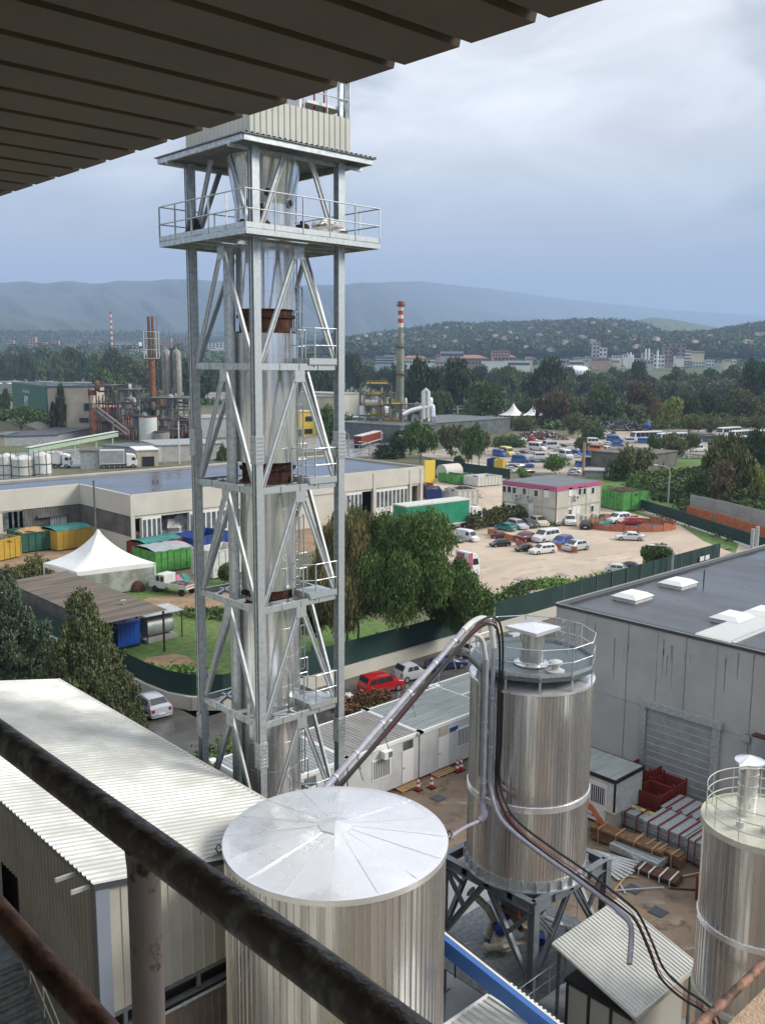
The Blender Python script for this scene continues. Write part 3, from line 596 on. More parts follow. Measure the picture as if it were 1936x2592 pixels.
def motor(c, ang, nm, r=.17, l=.5):
    d = V(math.cos(ang), math.sin(ang), 0); t = T('electric_motor', c, label=nm, cat='motor', group='motors below the silo'); c = V(*c)
    b = MB(); b.tube([c+V(0, 0, r)-d*l/2, c+V(0, 0, r)+d*l/2], r, 16)
    for k in range(10): a = 2*math.pi*k/10; o = V(-d.y*math.cos(a), d.x*math.cos(a), math.sin(a))*(r+.015); b.bar(c+V(0, 0, r)+o-d*l*.4, c+V(0, 0, r)+o+d*l*.4, .02, .02)
    b.build('motor_body', 'blue_motor', t); b = MB(); b.tube([c+V(0, 0, r)+d*l*.5, c+V(0, 0, r)+d*(l*.5+.1)], r*1.05, 16); b.build('fan_cover', 'black', t); b = MB(); b.box(c.x-.15, c.x+.15, c.y-.12, c.y+.12, c.z-.02, c.z+.05); b.build('foot', 'steel_grey', t)
for (px, py, zz, a, n_) in ((1280, 2325, 4.0, .3, 'blue motor highest under the silo cone'), (1263, 2362, 3.1, 1.2, 'blue motor on the deck left of the frame\'s near leg'), (1368, 2385, 2.65, .8, 'blue motor on the deck right of the frame\'s near leg')):
    motor(tuple(g(px, py, zz)), a, n_)
def pipe_run(pts, r, nm, label, mt, cat='pipe', group=None):
    b = MB(); b.tube(pts, r, 12)
    for i in (0, len(pts)-1):
        a = V(*pts[i]); o = V(*pts[1 if i == 0 else -2]); d = (o-a).normalized(); b.tube([a, a+d*.06], r*1.5, 14)
    b.build(nm, mt, smooth=True, label=label, cat=cat, group=group)
pipe_run([g(1190, 2255, 4.6), g(1235, 2300, 4.2), g(1250, 2330, 3.4), g(1235, 2370, 2.7)], .16, 'cream_pipe', 'cream curved pipe under the silo on its left side', 'cream')
pipe_run([g(1265, 2300, 4.4), g(1315, 2320, 4.3), g(1320, 2350, 3.6)], .12, 'orange_pipe', 'orange brown pipe under the middle of the silo', 'rust_orange')
pipe_run([g(1230, 2400, 2.7), g(1275, 2395, 3.2), g(1330, 2380, 3.3), g(1335, 2340, 4.2)], .15, 'cream_elbow_pipe', 'cream elbow pipe low on the silo frame deck', 'cream')
pipe_run([g(1375, 2320, 3.6), g(1420, 2340, 3.4), g(1440, 2345, 2.7)], .10, 'silver_pipe', 'silver pipe under the right side of the silo', 'alu_wet')
b = MB(); c = g(1270, 2392, 2.6); b.lathe(tuple(c), [(.5, 0), (.5, .12), (.42, .3), (.1, .42), (.1, .6)], 20); b.build('fan_housing', 'cream', smooth=True, label='round cream fan housing on the deck under the silo', cat='fan')
b = MB(); c = g(1312, 2322, 4.4); b.tube([c, c+V(0, 0, .5)], .07, 10); b.build('orange_cylinder', 'orange', label='small bright orange upright cylinder under the silo', cat='cylinder')
# ================= conveying pipes and cables
mat('lilac', (.40, .39, .455), .5, .05, (.32, .31, .36), 3)
def spl(pts, n=6):
    """Catmull-Rom through the given points"""
    P = [V(*p) for p in pts]; P = [P[0]*2-P[1]]+P+[P[-1]*2-P[-2]]; out = []
    for i in range(1, len(P)-2):
        for k in range(n):
            t = k/n; a, b_, c, d = P[i-1:i+3]
            out.append(.5*((2*b_)+(c-a)*t+(a*2-b_*5+c*4-d)*t*t+(b_*3-a-c*3+d)*t**3))
    out.append(P[-2]); return out
pa = [at(822, 1998, 27.5), at(900, 1908, 29), at(1000, 1793, 31), at(1100, 1680, 33.2), at(1172, 1597, 34.6)]
arcA = [at(1198, 1574, 35.1), at(1222, 1566, 35.4), at(1241, 1580, 35.6)]
vA = at(1249, 1640, 35.75); vAx = [V(vA.x, vA.y, z) for z in (vA.z, vA.z-2, vA.z-4, at(1249, 1990, 36.2).z)]
botA = [at(1256, 2050, 35.9), at(1290, 2098, 35.3), at(1370, 2162, 34.6), at(1460, 2226, 34.), at(1560, 2302, 33.2), at(1592, 2335, 33.)]
lowA = botA+[at(1597, 2372, 32.9), at(1592, 2440, 32.3)]
cvA = T('conveying_pipe', tuple(pa[0]), label='larger lilac grey pipe from behind the tank, arching outermost over the silo deck', cat='pipe', group='conveying pipes')
b = MB(); b.tube(spl(pa, 3), .105, 16); b.build('rising_run', 'lilac', cvA, smooth=True)
b = MB(); b.tube(spl([pa[-1]]+arcA+[vAx[0]], 6), .125, 16); b.build('arch_bend', 'offwhite', cvA, smooth=True)
b = MB(); b.tube(spl(vAx+botA, 5), .085, 14); b.build('down_run', 'lilac', cvA, smooth=True)
b = MB(); b.tube(spl(lowA[-4:], 5), .10, 14); b.build('end_spout', 'lilac', cvA, smooth=True)
o_ = V(.05, -.05, -.38)
pb = [p+o_ for p in pa[:-1]]+[at(1160, 1640, 34.3)]; arcB = [at(1182, 1612, 34.8), at(1202, 1606, 35.1), at(1220, 1622, 35.4)]
vB = at(1229, 1668, 35.6); vBx = [V(vB.x, vB.y, z) for z in (vB.z, vB.z-2.5, vB.z-5, at(1229, 2035, 36.4).z)]
botB = [at(1226, 2062, 36.2), at(1212, 2078, 36), at(1170, 2098, 34), at(1110, 2140, 31), at(1040, 2190, 27.5)]
cvB = T('conveying_pipe', tuple(pb[0]), label='thinner grey pipe under the larger one, its elbow turning left low on the silo', cat='pipe', group='conveying pipes')
b = MB(); b.tube(spl(pb, 3), .075, 14); b.build('rising_run', 'lilac', cvB, smooth=True)
b = MB(); b.tube(spl([pb[-1]]+arcB+[vBx[0]], 6), .095, 14); b.build('arch_bend', 'offwhite', cvB, smooth=True)
b = MB(); b.tube(spl(vBx+botB[:2], 5), .125, 14); b.build('down_run', 'lilac', cvB, smooth=True)
b = MB(); b.tube(spl(botB[1:], 4), .06, 10); b.build('side_run', 'lilac', cvB, smooth=True)
b = MB(); b.tube([vBx[0]+V(-.24, -.05, -.1), vBx[-1]+V(-.24, -.05, 1.2)], .05, 8); b.build('conduit', 'galv_dark', cvB, smooth=True)
for par, path, r in ((cvA, spl(pa, 3), .125), (cvB, spl(pb, 3), .095), (cvA, vAx, .105), (cvB, vBx, .145)):
    for i in range(1, len(path), 1 if len(path) < 6 else 2):
        c = path[i]; d = (path[i]-path[i-1]).normalized(); b = MB(); b.tube([c-d*.04, c+d*.04], r, 14); b.bar(c+V(0, 0, r*.6), c+V(.12, -.12, -.5), .03, .03); b.build('clamp', 'galv', par)
cab = [(V(.17, -.17, -.22), .045, 'black'), (V(.20, -.18, -.12), .016, 'red_lamp'), (V(.24, -.26, .06), .045, 'black')]
end = [p+V(0, 0, .22) for p in botA]+[at(1625, 2390, 32.4), at(1652, 2455, 31.9), at(1700, 2505, 31.2), at(1760, 2545, 30.5), at(1790, 2580, 30.), at(1800, 2640, 29.5)]
path0 = [p for p in spl(pa, 2)]+arcA+vAx+end
for k, (off, r, mt) in enumerate(cab):
    b = MB(); off2 = off
    P2 = [p+off2+V(0, 0, .03*math.sin(i*1.3+k)) for i, p in enumerate(path0)]
    b.tube(spl(P2, 4), r, 8); b.build('power_cable', mt, smooth=True, label=['black cable nearest the outer conveying pipe', 'dark red cable strapped along the conveying pipes', 'outermost black cable strapped along the conveying pipes'][k], cat='cable', group='cables along the conveying pipes')
# ================= right silo
r3x, r3y = 30.1, 12.86; z3t, z3b = 11.45, 5.1
s3 = T('small_silo', (r3x, r3y, 0), label='narrower ribbed silo with cream round railing and chimney filter at the right edge', cat='silo')
mat('cream_paint', (.62, .61, .50), .45, 0, (.52, .51, .42), 2)
b = MB(); b.ribcyl((r3x, r3y), 1.98, z3b, z3t-.05, 62, .025, .18); b.build('shell', 'alu_sheet', s3)
b = MB(); b.lathe((r3x, r3y, 7.75), [(2.0, 0), (2.03, .01), (2.03, .22), (2.0, .23)], 60); b.build('joint_band', 'alu_wet', s3, smooth=True)
b = MB(); b.lathe((r3x, r3y, z3t), [(1.98, -.12), (2.1, -.12), (2.1, .1), (2.06, .1), (2.06, 0), (.8, .22), (.01, .3)], 60); b.build('top_rim', 'cream_paint', s3, smooth=True, sharp=30)
b = MB(); b.lathe((r3x, r3y, z3b-.1), [(1.95, 0), (2.07, 0), (2.07, .2), (1.98, .22)], 60); b.build('bottom_rim', 'cream_paint', s3, smooth=True, sharp=30)
b = MB(); b.lathe((r3x, r3y, 2.6), [(.3, 0), (1.9, 2.5)], 30); b.build('hopper_cone', 'galv', s3, smooth=True)
for k in range(4):
    a = math.pi/4+k*math.pi/2; b = MB(); b.box(r3x+1.8*math.cos(a)-.1, r3x+1.8*math.cos(a)+.1, r3y+1.8*math.sin(a)-.1, r3y+1.8*math.sin(a)+.1, 0, z3b); b.build('leg', 'galv', s3)
b = MB()
for hh in (.3, .68, 1.05): b.tube([(r3x+1.93*math.cos(2*math.pi*k/48), r3y+1.93*math.sin(2*math.pi*k/48), z3t+.1+hh) for k in range(49)], .02, 6)
for k in range(12): a = 2*math.pi*k/12; b.tube([(r3x+1.93*math.cos(a), r3y+1.93*math.sin(a), z3t), (r3x+1.93*math.cos(a), r3y+1.93*math.sin(a), z3t+1.15)], .02, 6)
b.build('railing', 'cream_paint', s3, smooth=True)
q = g(1887, 2060, z3t+.2); b = MB(); b.cyl((q.x, q.y), .33, z3t+.1, z3t+2.05, 28)
for z in (.5, .9, 1.3, 1.7): b.lathe((q.x, q.y, z3t+z), [(.33, 0), (.345, .01), (.345, .03), (.33, .04)], 28)
b.build('filter_pipe', 'stack_steel', s3, smooth=True)
b = MB(); vs = []; n = 20
for ring, (rx, zo) in enumerate(((.47, 0), (.5, .06), (.5, .12))):
    for k in range(n):
        t = 2*math.pi*k/n; ll = .14 if abs(math.sin(t)) < .1 and math.cos(t) < 0 else 0
        vs.append((q.x+(rx+ll*2)*math.cos(t), q.y+rx*math.sin(t), z3t+2.05+zo+.10*math.sin(t+.8)*0))
vs.append((q.x, q.y, z3t+2.36)); fs = [(i*n+k, i*n+(k+1) % n, (i+1)*n+(k+1) % n, (i+1)*n+k) for i in (0, 1) for k in range(n)]+[(2*n+k, 2*n+(k+1) % n, 3*n) for k in range(n)]+[tuple(range(n-1, -1, -1))]
b.add(vs, fs); b.build('filter_cap', 'alu_wet', s3)
for k, (dx, dy, rr) in enumerate(((-1.2, .3, .14), (-.9, -.5, .2), (.2, -1.2, .18))):
    b = MB(); b.lathe((r3x+dx, r3y+dy, z3t+.08), [(rr*1.3, 0), (rr*1.3, .06), (rr, .08), (rr, .28), (rr*1.1, .3), (.001, .36)], 16); b.build('hatch', 'offwhite', s3, smooth=True)
# ================= tilted white canopy with cabinets under it
CX0, CX1, CY0, CY1, CZ0, CZ1 = 27.68, 32.22, 15.95, 19.75, 3.5, 4.6
cnp = T('canopy_roof', ((CX0+CX1)/2, (CY0+CY1)/2, 0), label='tilted white ribbed sheet canopy between the two silos, cables crossing it', cat='canopy')
dl = V(0, CY0-CY1, CZ0-CZ1)
b = MB(); b.corr((CX0, CY1, CZ1), dl, (1, 0, 0), dl.length, CX1-CX0, .19, .035, .55, nrm=(0, -.27, 1)); b.build('roof_sheet', 'clad_white', cnp)
b = MB(); b.bar((CX0, CY0-.01, CZ0-.06), (CX1, CY0-.01, CZ0-.06), .06, .2); b.bar((CX0-.02, CY1, CZ1-.06), (CX0-.02, CY0, CZ0-.06), .04, .08); b.bar((CX1+.02, CY1, CZ1-.06), (CX1+.02, CY0, CZ0-.06), .04, .08); b.build('fascia', 'clad_beige', cnp)
for (x, y) in ((CX0+.2, CY0+.2), (CX1-.2, CY0+.2), (CX0+.2, CY1-.2), (CX1-.2, CY1-.2)):
    b = MB(); b.box(x-.05, x+.05, y-.05, y+.05, 0, CZ0+(y-CY0)*.285); b.build('post', 'galv_dark', cnp)
mat('cab_panel', (.45, .44, .40), .5)
cbn = T('control_cabin', (29.5, 17.6, 0), label='control cabin with dark framed panel doors under the tilted canopy', cat='cabin')
b = MB(); b.box(28.2, 31.8, 16.3, 19.3, 0, 2.9); b.build('cabin_wall', 'cab_panel', cbn)
b = MB(); b.box(28.1, 31.9, 16.2, 19.4, 2.9, 3.05)
for y in (16.28, 17.28, 18.28, 19.3): b.box(28.15, 28.2, y-.05, y+.05, 0, 2.9)
b.build('cabin_frame', 'black', cbn)
for y in (16.33, 17.33, 18.33):
    b = MB(); b.box(28.17, 28.2, y+.05, y+.88, .1, 2.8); b.build('door_panel', 'cab_panel', cbn); 
b = MB(); b.box(28.14, 28.17, 17.45, 17.5, 1.1, 1.3); b.build('door_handle', 'black', cbn)
for k, (p, col_) in enumerate(((g(1690, 2540, .5), 'red_skip'),)):
    bx = T('red_box', tuple(V(p.x, p.y, 0)), label='red box standing under the right end of the tilted canopy', cat='box')
    b = MB(); b.box(p.x-.4, p.x+.4, p.y-.4, p.y+.4, 0, 1.6); b.build('box_body', col_, bx); b = MB(); b.box(p.x-.45, p.x+.45, p.y-.45, p.y+.45, 1.6, 1.66); b.build('lid', 'black', bx)
# ================= blue gantry beam and little roof at the bottom
b1 = at(1118, 2372, 26.5); b2 = at(1420, 2612, 25.); dd = (b2-b1).normalized(); sN = dd.cross(V(0, 0, 1)).normalized()
bb = T('blue_beam', tuple(b1), label='long bright blue beam with a pale cable chain running to the bottom edge', cat='beam')
A1 = b1-dd*3; A2 = b2+dd*4
b = MB(); b.bar(A1, A2, .17, .10); b.bar(A1-V(0, 0, .25)-sN*.0, A2-V(0, 0, .25)-sN*.0, .06, .45); b.build('beam_body', 'blue_beam', bb)
b = MB(); b.bar(A1-sN*.28+V(0, 0, -.1), A2-sN*.28+V(0, 0, -.1), .09, .07); b.build('rail_strip', 'offwhite', bb)
b = MB(); b.bar(A1-sN*.42-V(0, 0, .22), A2-sN*.42-V(0, 0, .22), .2, .1); b.build('cable_chain', 'black', bb)
b = MB()
for k in range(14): c = b1+dd*((b2-b1).length*(.55+.035*k))-sN*.42-V(0, 0, .15); b.cbox(c.x, c.y, c.z, .06, .06, .04)
b.build('chain_link', 'white', bb)
q0 = g(1145, 2592, 9.0); q1 = g(1235, 2524, 9.0); q2 = g(1352, 2600, 9.0); RX = (q1.x)
lr = T('white_roof', (q1.x-2, q1.y-2, 8), label='small pale ribbed roof peeking in at the bottom edge beside the blue beam', cat='roof')
b = MB(); b.corr((q1.x-3.0, q1.y, 9.), (0, -1, 0), (1, 0, 0), 5, 3.0, .22, .03, .55, nrm=(0, 0, 1)); b.build('roof_sheet', 'clad_white', lr)
b = MB(); b.box(q1.x-3.05, q1.x+.05, q1.y, q1.y+.08, 8.85, 9.05); b.box(q1.x, q1.x+.08, q1.y-5, q1.y, 8.85, 9.05); b.build('fascia', 'white', lr)
b = MB(); b.box(q1.x-2.8, q1.x-.2, q1.y-4.8, q1.y-.3, 0, 8.85); b.build('wall', 'clad_beige', lr)
# ================= concrete hall at right
WX, WY, WH = 50.7, 36.9, 10.85; wy0 = -14.
wh = T('concrete_hall', (WX, WY, 0), label='large grey precast concrete hall with dark flat roof and roller door at right', cat='hall')
WXe = 96.
b = MB(); b.box(WX, WXe, wy0, WY, 0, WH-.12); b.build('wall', 'concrete_panel', wh)
b = MB()
ylist = []
for px in (1480, 1585, 1660, 1733, 1812, 1905): ylist.append(onx(px, 1700, WX).y)
b2_ = MB()
for i, y in enumerate(ylist+[ylist[-1]-2.6*k for k in range(1, 12)]): (b if i % 2 else b2_).box(WX-.012, WX+.005, y-.03, y+.03, 0, WH-.2)
zj = onx(1720, 1815, WX).z
b2_.box(WX-.012, WX+.005, wy0, WY, zj-.03, zj+.03)
b.build('panel_joint', 'stain', wh); b2_.build('wall_seam', 'concrete', wh)
rsx = random.Random(5); b = MB()
for k in range(16):
    y = rsx.choice(ylist)+rsx.uniform(-1.1, 1.1); z = WH-.3-rsx.uniform(0, 1.5); l_ = rsx.uniform(.5, 2.8); w_ = rsx.uniform(.02, .06); b.quad((WX-.006, y-w_, z), (WX-.006, y+w_, z), (WX-.006, y+w_*.3, z-l_), (WX-.006, y-w_*.3, z-l_))
b.build('water_stain', 'stain', wh)
b = MB(); b.box(WX+.5, WXe-.4, wy0+.4, WY-.5, WH-.12, WH-.1); b.build('roof_membrane', 'membrane', wh)
b = MB(); b.box(WX-.06, WX+.5, wy0, WY+.06, WH-.12, WH+.06); b.box(WX+.5, WXe, WY-.5, WY+.06, WH-.12, WH+.06); b.build('roof_edge', 'trim_dark', wh)
b = MB(); b.box(WX-.07, WX+.0, wy0, WY+.07, WH+.06, WH+.10); b.box(WX, WXe, WY, WY+.09, WH+.06, WH+.12); b.build('edge_flashing', 'concrete', wh)
dz = onx(1700, 1806, WX).z; dy0 = onx(1797, 1960, WX).y; dy1 = onx(1632, 1900, WX).y
dr = MB(); dr.box(WX-.05, WX-.01, dy0, dy1, 0, dz); dro = dr.build('roller_door', 'corr_pale', wh)
b = MB()
for k in range(1, 12): z = dz*k/12; b.box(WX-.065, WX-.05, dy0+.02, dy1-.02, z-.02, z+.02)
b.build('door_rib', 'concrete_warm', dro)
b = MB(); b.box(WX-.2, WX, dy1, dy1+.35, 0, dz+.1); b.box(WX-.2, WX, dy0-.5, dy0, 0, dz+.1); b.box(WX-.3, WX, dy0-.6, dy1+.4, dz, dz+.42); b.build('door_frame', 'galv', wh)
b = MB(); yq = onx(1882, 1900, WX).y; b.tube([(WX-.1, yq, dz), (WX-.1, yq, zj+.3)], .035, 6); b.tube([(WX-.1, yq-.2, dz), (WX-.1, yq-.2, zj+.3)], .03, 6); b.cbox(WX-.1, yq-.1, dz-.1, .2, .5, .35); b.build('conduit', 'galv', wh)
yq = onx(1925, 1900, WX).y; zq = onx(1925, 1900, WX).z; b = MB(); b.box(WX-.5, WX, yq-1.4, yq+.35, zq-.9, zq+.9); b.build('wall_box', 'corr_pale', wh); b = MB(); b.box(WX-.55, WX, yq-1.4, yq+.4, zq+.95, zq+1.0); b.build('box_bracket', 'rust', wh)
for k, (px, py) in enumerate(((1601, 1503), (1716, 1470), (1853, 1557), (1934, 1545))):
    q = g(px, py, WH+.3); s_ = T('roof_skylight', (q.x, q.y, WH-.1), label=['white square skylight nearest the hall roof\'s left corner', 'white square skylight farthest back on the hall roof', 'white square skylight in the middle of the hall roof near the long strip', 'white square skylight cut by the right picture edge'][k], cat='skylight', group='square skylights on the hall roof')
    b = MB(); b.box(q.x-1.1, q.x+1.1, q.y-.9, q.y+.9, WH-.1, WH+.18); b.build('curb', 'offwhite', s_)
    b = MB(); b.add([(q.x-1.2, q.y-1, WH+.18), (q.x+1.2, q.y-1, WH+.18), (q.x+1.2, q.y+1, WH+.18), (q.x-1.2, q.y+1, WH+.18), (q.x-.8, q.y-.6, WH+.42), (q.x+.8, q.y-.6, WH+.42), (q.x+.8, q.y+.6, WH+.42), (q.x-.8, q.y+.6, WH+.42)], [(0, 1, 5, 4), (1, 2, 6, 5), (2, 3, 7, 6), (3, 0, 4, 7), (4, 5, 6, 7), (3, 2, 1, 0)]); b.build('dome', 'light_cover', s_)
q = g(1805, 1610, WH+.2); e = g(1936, 1560, WH+.2)
b = MB(); b.box(q.x-.2, q.x+22, q.y-1.1, q.y+1.1, WH-.1, WH+.1); b.corr((q.x-.2, q.y-1.1, WH+.12), (0, 1, 0), (1, 0, 0), 2.2, 22, .25, .05, .5, nrm=(0, 0, 1)); b.build('strip_skylight', 'light_cover', label='long white ribbed skylight strip on the dark hall roof', cat='skylight')
q = g(1780, 1472, WH); b = MB(); b.tube([(q.x, q.y, WH-.1), (q.x, q.y, WH+.9)], .05, 6); b.build('vent_pipe', 'black', label='thin black vent pipe standing on the hall roof', cat='vent pipe')
# ================= site cabins (white) behind the tower
mat('cabin_white', (.60, .61, .60), .5, 0, (.52, .53, .52), .8)
mat('cabin_roof', (.26, .29, .28), .45, .2, (.36, .38, .37), 1.2, stretch=(.3, 3, 1), rrange=(.3, .55)); mat('cabin_roof_brown', (.24, .22, .20), .5, .1, (.31, .30, .28), 1.5, stretch=(3, .3, 1))
CBY, CBH = 40.2, 3.3
def cabin(x0_, x1_, y0_, dpt, h_, label, feats, rmat='cabin_roof', group='white site cabins in a row', wallm='cabin_white'):
    t = T('site_cabin', ((x0_+x1_)/2, y0_+dpt/2, 0), label=label, cat='cabin', group=group)
    b = MB(); b.box(x0_+.04, x1_-.04, y0_, y0_+dpt, .22, h_); b.build('wall', wallm, t)
    b = MB(); b.corr((x0_+.1, y0_+.1, h_+.07), (0, 1, 0), (1, 0, 0), dpt-.2, x1_-x0_-.2, .3, .03, .6, nrm=(0, 0, 1)); b.build('roof_sheet', rmat, t)
    b = MB(); b.box(x0_, x1_, y0_-.05, y0_+.1, h_-.12, h_+.1); b.box(x0_, x1_, y0_+dpt-.1, y0_+dpt+.05, h_-.12, h_+.1); b.box(x0_, x0_+.1, y0_+.1, y0_+dpt-.1, h_-.12, h_+.09); b.box(x1_-.1, x1_, y0_+.1, y0_+dpt-.1, h_-.12, h_+.09)
    for (xx, yy) in ((x0_, y0_), (x1_, y0_), (x0_, y0_+dpt), (x1_, y0_+dpt)): b.cbox(xx, yy, h_+.08, .45, .45, .14)
    b.build('roof_frame', 'white', t)
    b = MB(); b.box(x0_+.2, x1_-.2, y0_+.2, y0_+dpt-.2, 0, .22); b.build('base', 'wood', t)
    for f in feats:
        if f[0] == 'door':
            b = MB(); b.box(f[1]-.5, f[1]+.5, y0_-.03, y0_, .3, 2.5); d = b.build('door', 'white', t); b = MB(); b.cbox(f[1]-.38, y0_-.06, 1.35, .15, .05, .04); b.build('handle', 'steel_grey', d)
            b = MB(); b.box(f[1]-.42, f[1]+.42, y0_-.045, y0_-.03, 2.52, 3.1); b.build('transom_window', 'glass_win' if f[2] else 'render_beige', t)
        if f[0] == 'win':
            b = MB(); b.box(f[1]-.8, f[1]+.8, y0_-.04, y0_, 1.25, 2.6); wn = b.build('window', 'white', t); b = MB(); b.box(f[1]-.7, f[1]+.7, y0_-.05, y0_-.04, 1.35, 2.5); b.build('pane', 'glass_win', wn)
            b = MB(); [b.box(f[1]-.66+k*.145, f[1]-.62+k*.145, y0_-.075, y0_-.05, 1.35, 2.5) for k in range(10)]; b.build('grille', 'white', wn)
        if f[0] == 'ac':
            b = MB(); b.box(f[1]-.35, f[1]+.35, y0_-.45, y0_, 2.62, 3.1); a_ = b.build('air_conditioner', 'white', t); b = MB(); b.box(f[1]-.05, f[1]+.3, y0_-.46, y0_-.45, 2.68, 3.04); b.build('fan_grille', 'steel_grey', a_)
        if f[0] == 'sign': b = MB(); b.box(f[1]-.4, f[1]+.4, y0_-.03, y0_, 2.55, 2.85); b.build('sign', 'blue_skip', t)
    return t
X = lambda px, py: ony(px, py, CBY).x
xa = X(1060, 1880); xb = X(1190, 1800)
cabin(xa-6.1, xa, CBY, 5.2, CBH, 'white site cabin with air conditioner and dark transom, second from the tower', [('win', X(965, 1955)), ('ac', X(972, 1925)), ('door', X(1032, 1930), True)], 'cabin_roof_brown')
cabin(xa-12.3, xa-6.15, CBY, 5.2, CBH, 'white site cabin seen through the tower legs, leftmost of its row', [('door', xa-9, True)])
cabin(xa+.05, xa+7.2, CBY, 5.2, CBH, 'white site cabin with beige transom and blue sign, next to the tall silo', [('door', X(1122, 1890), False), ('win', X(1173, 1880)), ('sign', X(1148, 1850))])
q = g(1158, 1760, 2.9); cabin(q.x-.3, q.x+6, q.y-.3, 3, 2.9, 'smaller pale cabin behind the row, mostly hidden by the tall silo', [], group=None)
for k, (px, py) in enumerate(((1058, 2001), (1092, 1995), (1157, 1954), (1167, 1950))):
    q = g(px, py); t = copy_tree(cone0, q, label=None) if k else T('traffic_cone', tuple(q))
    if k == 0:
        cone0 = t; b = MB(); b.lathe((q.x, q.y, 0), [(.16, .05), (.02, .95)], 14); c_ = b.build('cone_body', 'red', t, smooth=True)
        for z in (.3, .6): b = MB(); b.lathe((q.x, q.y, z), [(.165-.155*(z)+.012, 0), (.165-.155*(z+.16)+.012, .16)], 14); b.build('white_band', 'white', c_)
        b = MB(); b.cbox(q.x, q.y, .04, .45, .45, .08); b.build('cone_base', 'black', t)
    t['category'] = 'cone'; t['group'] = 'traffic cones beside the site cabins'; t['label'] = ['red and white cone leftmost, nearest to the cone roof tank', 'red and white cone just right of the leftmost one', 'left cone of the pair beside the tall silo', 'right cone of the pair beside the tall silo'][k]
for k, (px, py) in enumerate(((1030, 1992), (1118, 1956))):
    q = g(px, py); b = MB()
    for j in range(5): b.box(q.x-.9, q.x+.9, q.y-.5+j*.22, q.y-.36+j*.22, .1, .14)
    for j in (-.8, 0, .8): b.box(q.x+j-.06, q.x+j+.06, q.y-.5, q.y+.52, 0, .1)
    b.build('wooden_pallet', 'wood_pale', label=['wooden step pallet at the foot of the cabin with the air conditioner', 'wooden step pallet at the foot of the cabin beside the silo'][k], cat='pallet', group='pallets at the cabins')
# yard objects by the hall
c0 = g(1536, 2095); c1 = g(1598, 2035); px0 = c0.x-.1
vc = T('portable_cabin', (c0.x+1.2, c0.y+.6, 0), label='small cabin with black roof trim and barred door window against the concrete hall', cat='cabin')
vx0, vx1, vy0, vy1, vh = c0.x, c0.x+3.0, c0.y-.4, c0.y+5.4, 3.0
b = MB(); b.box(vx0, vx1, vy0, vy1, 0, vh); b.build('wall', 'offwhite', vc); b = MB(); b.corr((vx0, vy0, vh+.07), (0, 1, 0), (1, 0, 0), vy1-vy0, vx1-vx0, .25, .03, .6, nrm=(0, 0, 1)); b.build('roof_sheet', 'cabin_roof', vc)
b = MB(); b.box(vx0-.07, vx0+.02, vy0-.07, vy1, vh-.12, vh+.1); b.box(vx0+.02, vx1+.07, vy0-.07, vy0+.02, vh-.12, vh+.1); b.box(vx1, vx1+.07, vy0+.02, vy1, vh-.12, vh+.1); b.box(vx0-.05, vx0+.05, vy0-.05, vy0+.05, 0, vh-.12); b.box(vx1-.05, vx1+.05, vy0-.05, vy0+.05, 0, vh-.12); b.box(vx0-.02, vx0, vy0+.05, vy1, 0, .12); b.build('trim', 'black', vc)
b = MB(); b.box(vx0-.03, vx0, vy0+.5, vy0+1.75, .2, 2.6); d = b.build('door', 'white', vc); b = MB(); b.box(vx0-.04, vx0-.03, vy0+.65, vy0+1.6, 1.3, 2.35); b.build('door_window', 'glass_dark', d)
b = MB(); [b.box(vx0-.06, vx0-.045, vy0+.68+k*.15, vy0+.72+k*.15, 1.3, 2.35) for k in range(7)]; b.build('bars', 'white', d)
def crate(px, py, lx, ly, h_, rz, label, mt='red_skip'):
    q = g(px, py); t = T('red_crate', (0, 0, 0), label=label, cat='crate', group='red steel crates by the roller door')
    b = MB(); b.box(-lx/2, lx/2, -ly/2, -ly/2+.06, .1, h_); b.box(-lx/2, lx/2, ly/2-.06, ly/2, .1, h_); b.box(-lx/2, -lx/2+.06, -ly/2, ly/2, .1, h_); b.box(lx/2-.06, lx/2, -ly/2, ly/2, .1, h_); b.box(-lx/2, lx/2, -ly/2, ly/2, .1, .2)
    n = int(lx/.22)
    for k in range(n): x = -lx/2+.1+k*(lx-.2)/(n-1); b.box(x-.02, x+.02, -ly/2-.03, -ly/2, .15, h_-.05); b.box(x-.02, x+.02, ly/2, ly/2+.03, .15, h_-.05)
    n = int(ly/.22)
    for k in range(n): y = -ly/2+.1+k*(ly-.2)/(n-1); b.box(-lx/2-.03, -lx/2, y-.02, y+.02, .15, h_-.05)
    b.build('crate_body', mt, t); b = MB()
    for (x, y) in ((-1, -1), (1, -1), (-1, 1), (1, 1)): b.cbox(x*(lx/2-.04), y*(ly/2-.04), h_/2+.1, .1, .1, h_+.2)
    b.build('corner_post', mt, t); t.location = (q.x, q.y, 0); t.rotation_euler = (0, 0, rz); return t
crate(1597, 2040, 1.6, 1.6, 1.5, 0, 'red steel crate nearest the small barred cabin'); crate(1632, 2012, 1.8, 1.6, 2.1, 0, 'tallest red steel crate at the back left, by the door frame'); crate(1652, 2062, 1.7, 1.7, 1.7, 0, 'red steel crate in the middle of the group'); crate(1688, 2040, 1.6, 1.6, 1.7, 0, 'red steel crate furthest right, in front of the roller door'); crate(1836, 2262, 3.4, 1.6, 1.1, .0, 'long low red crate beside the narrow silo, full of silver bars')
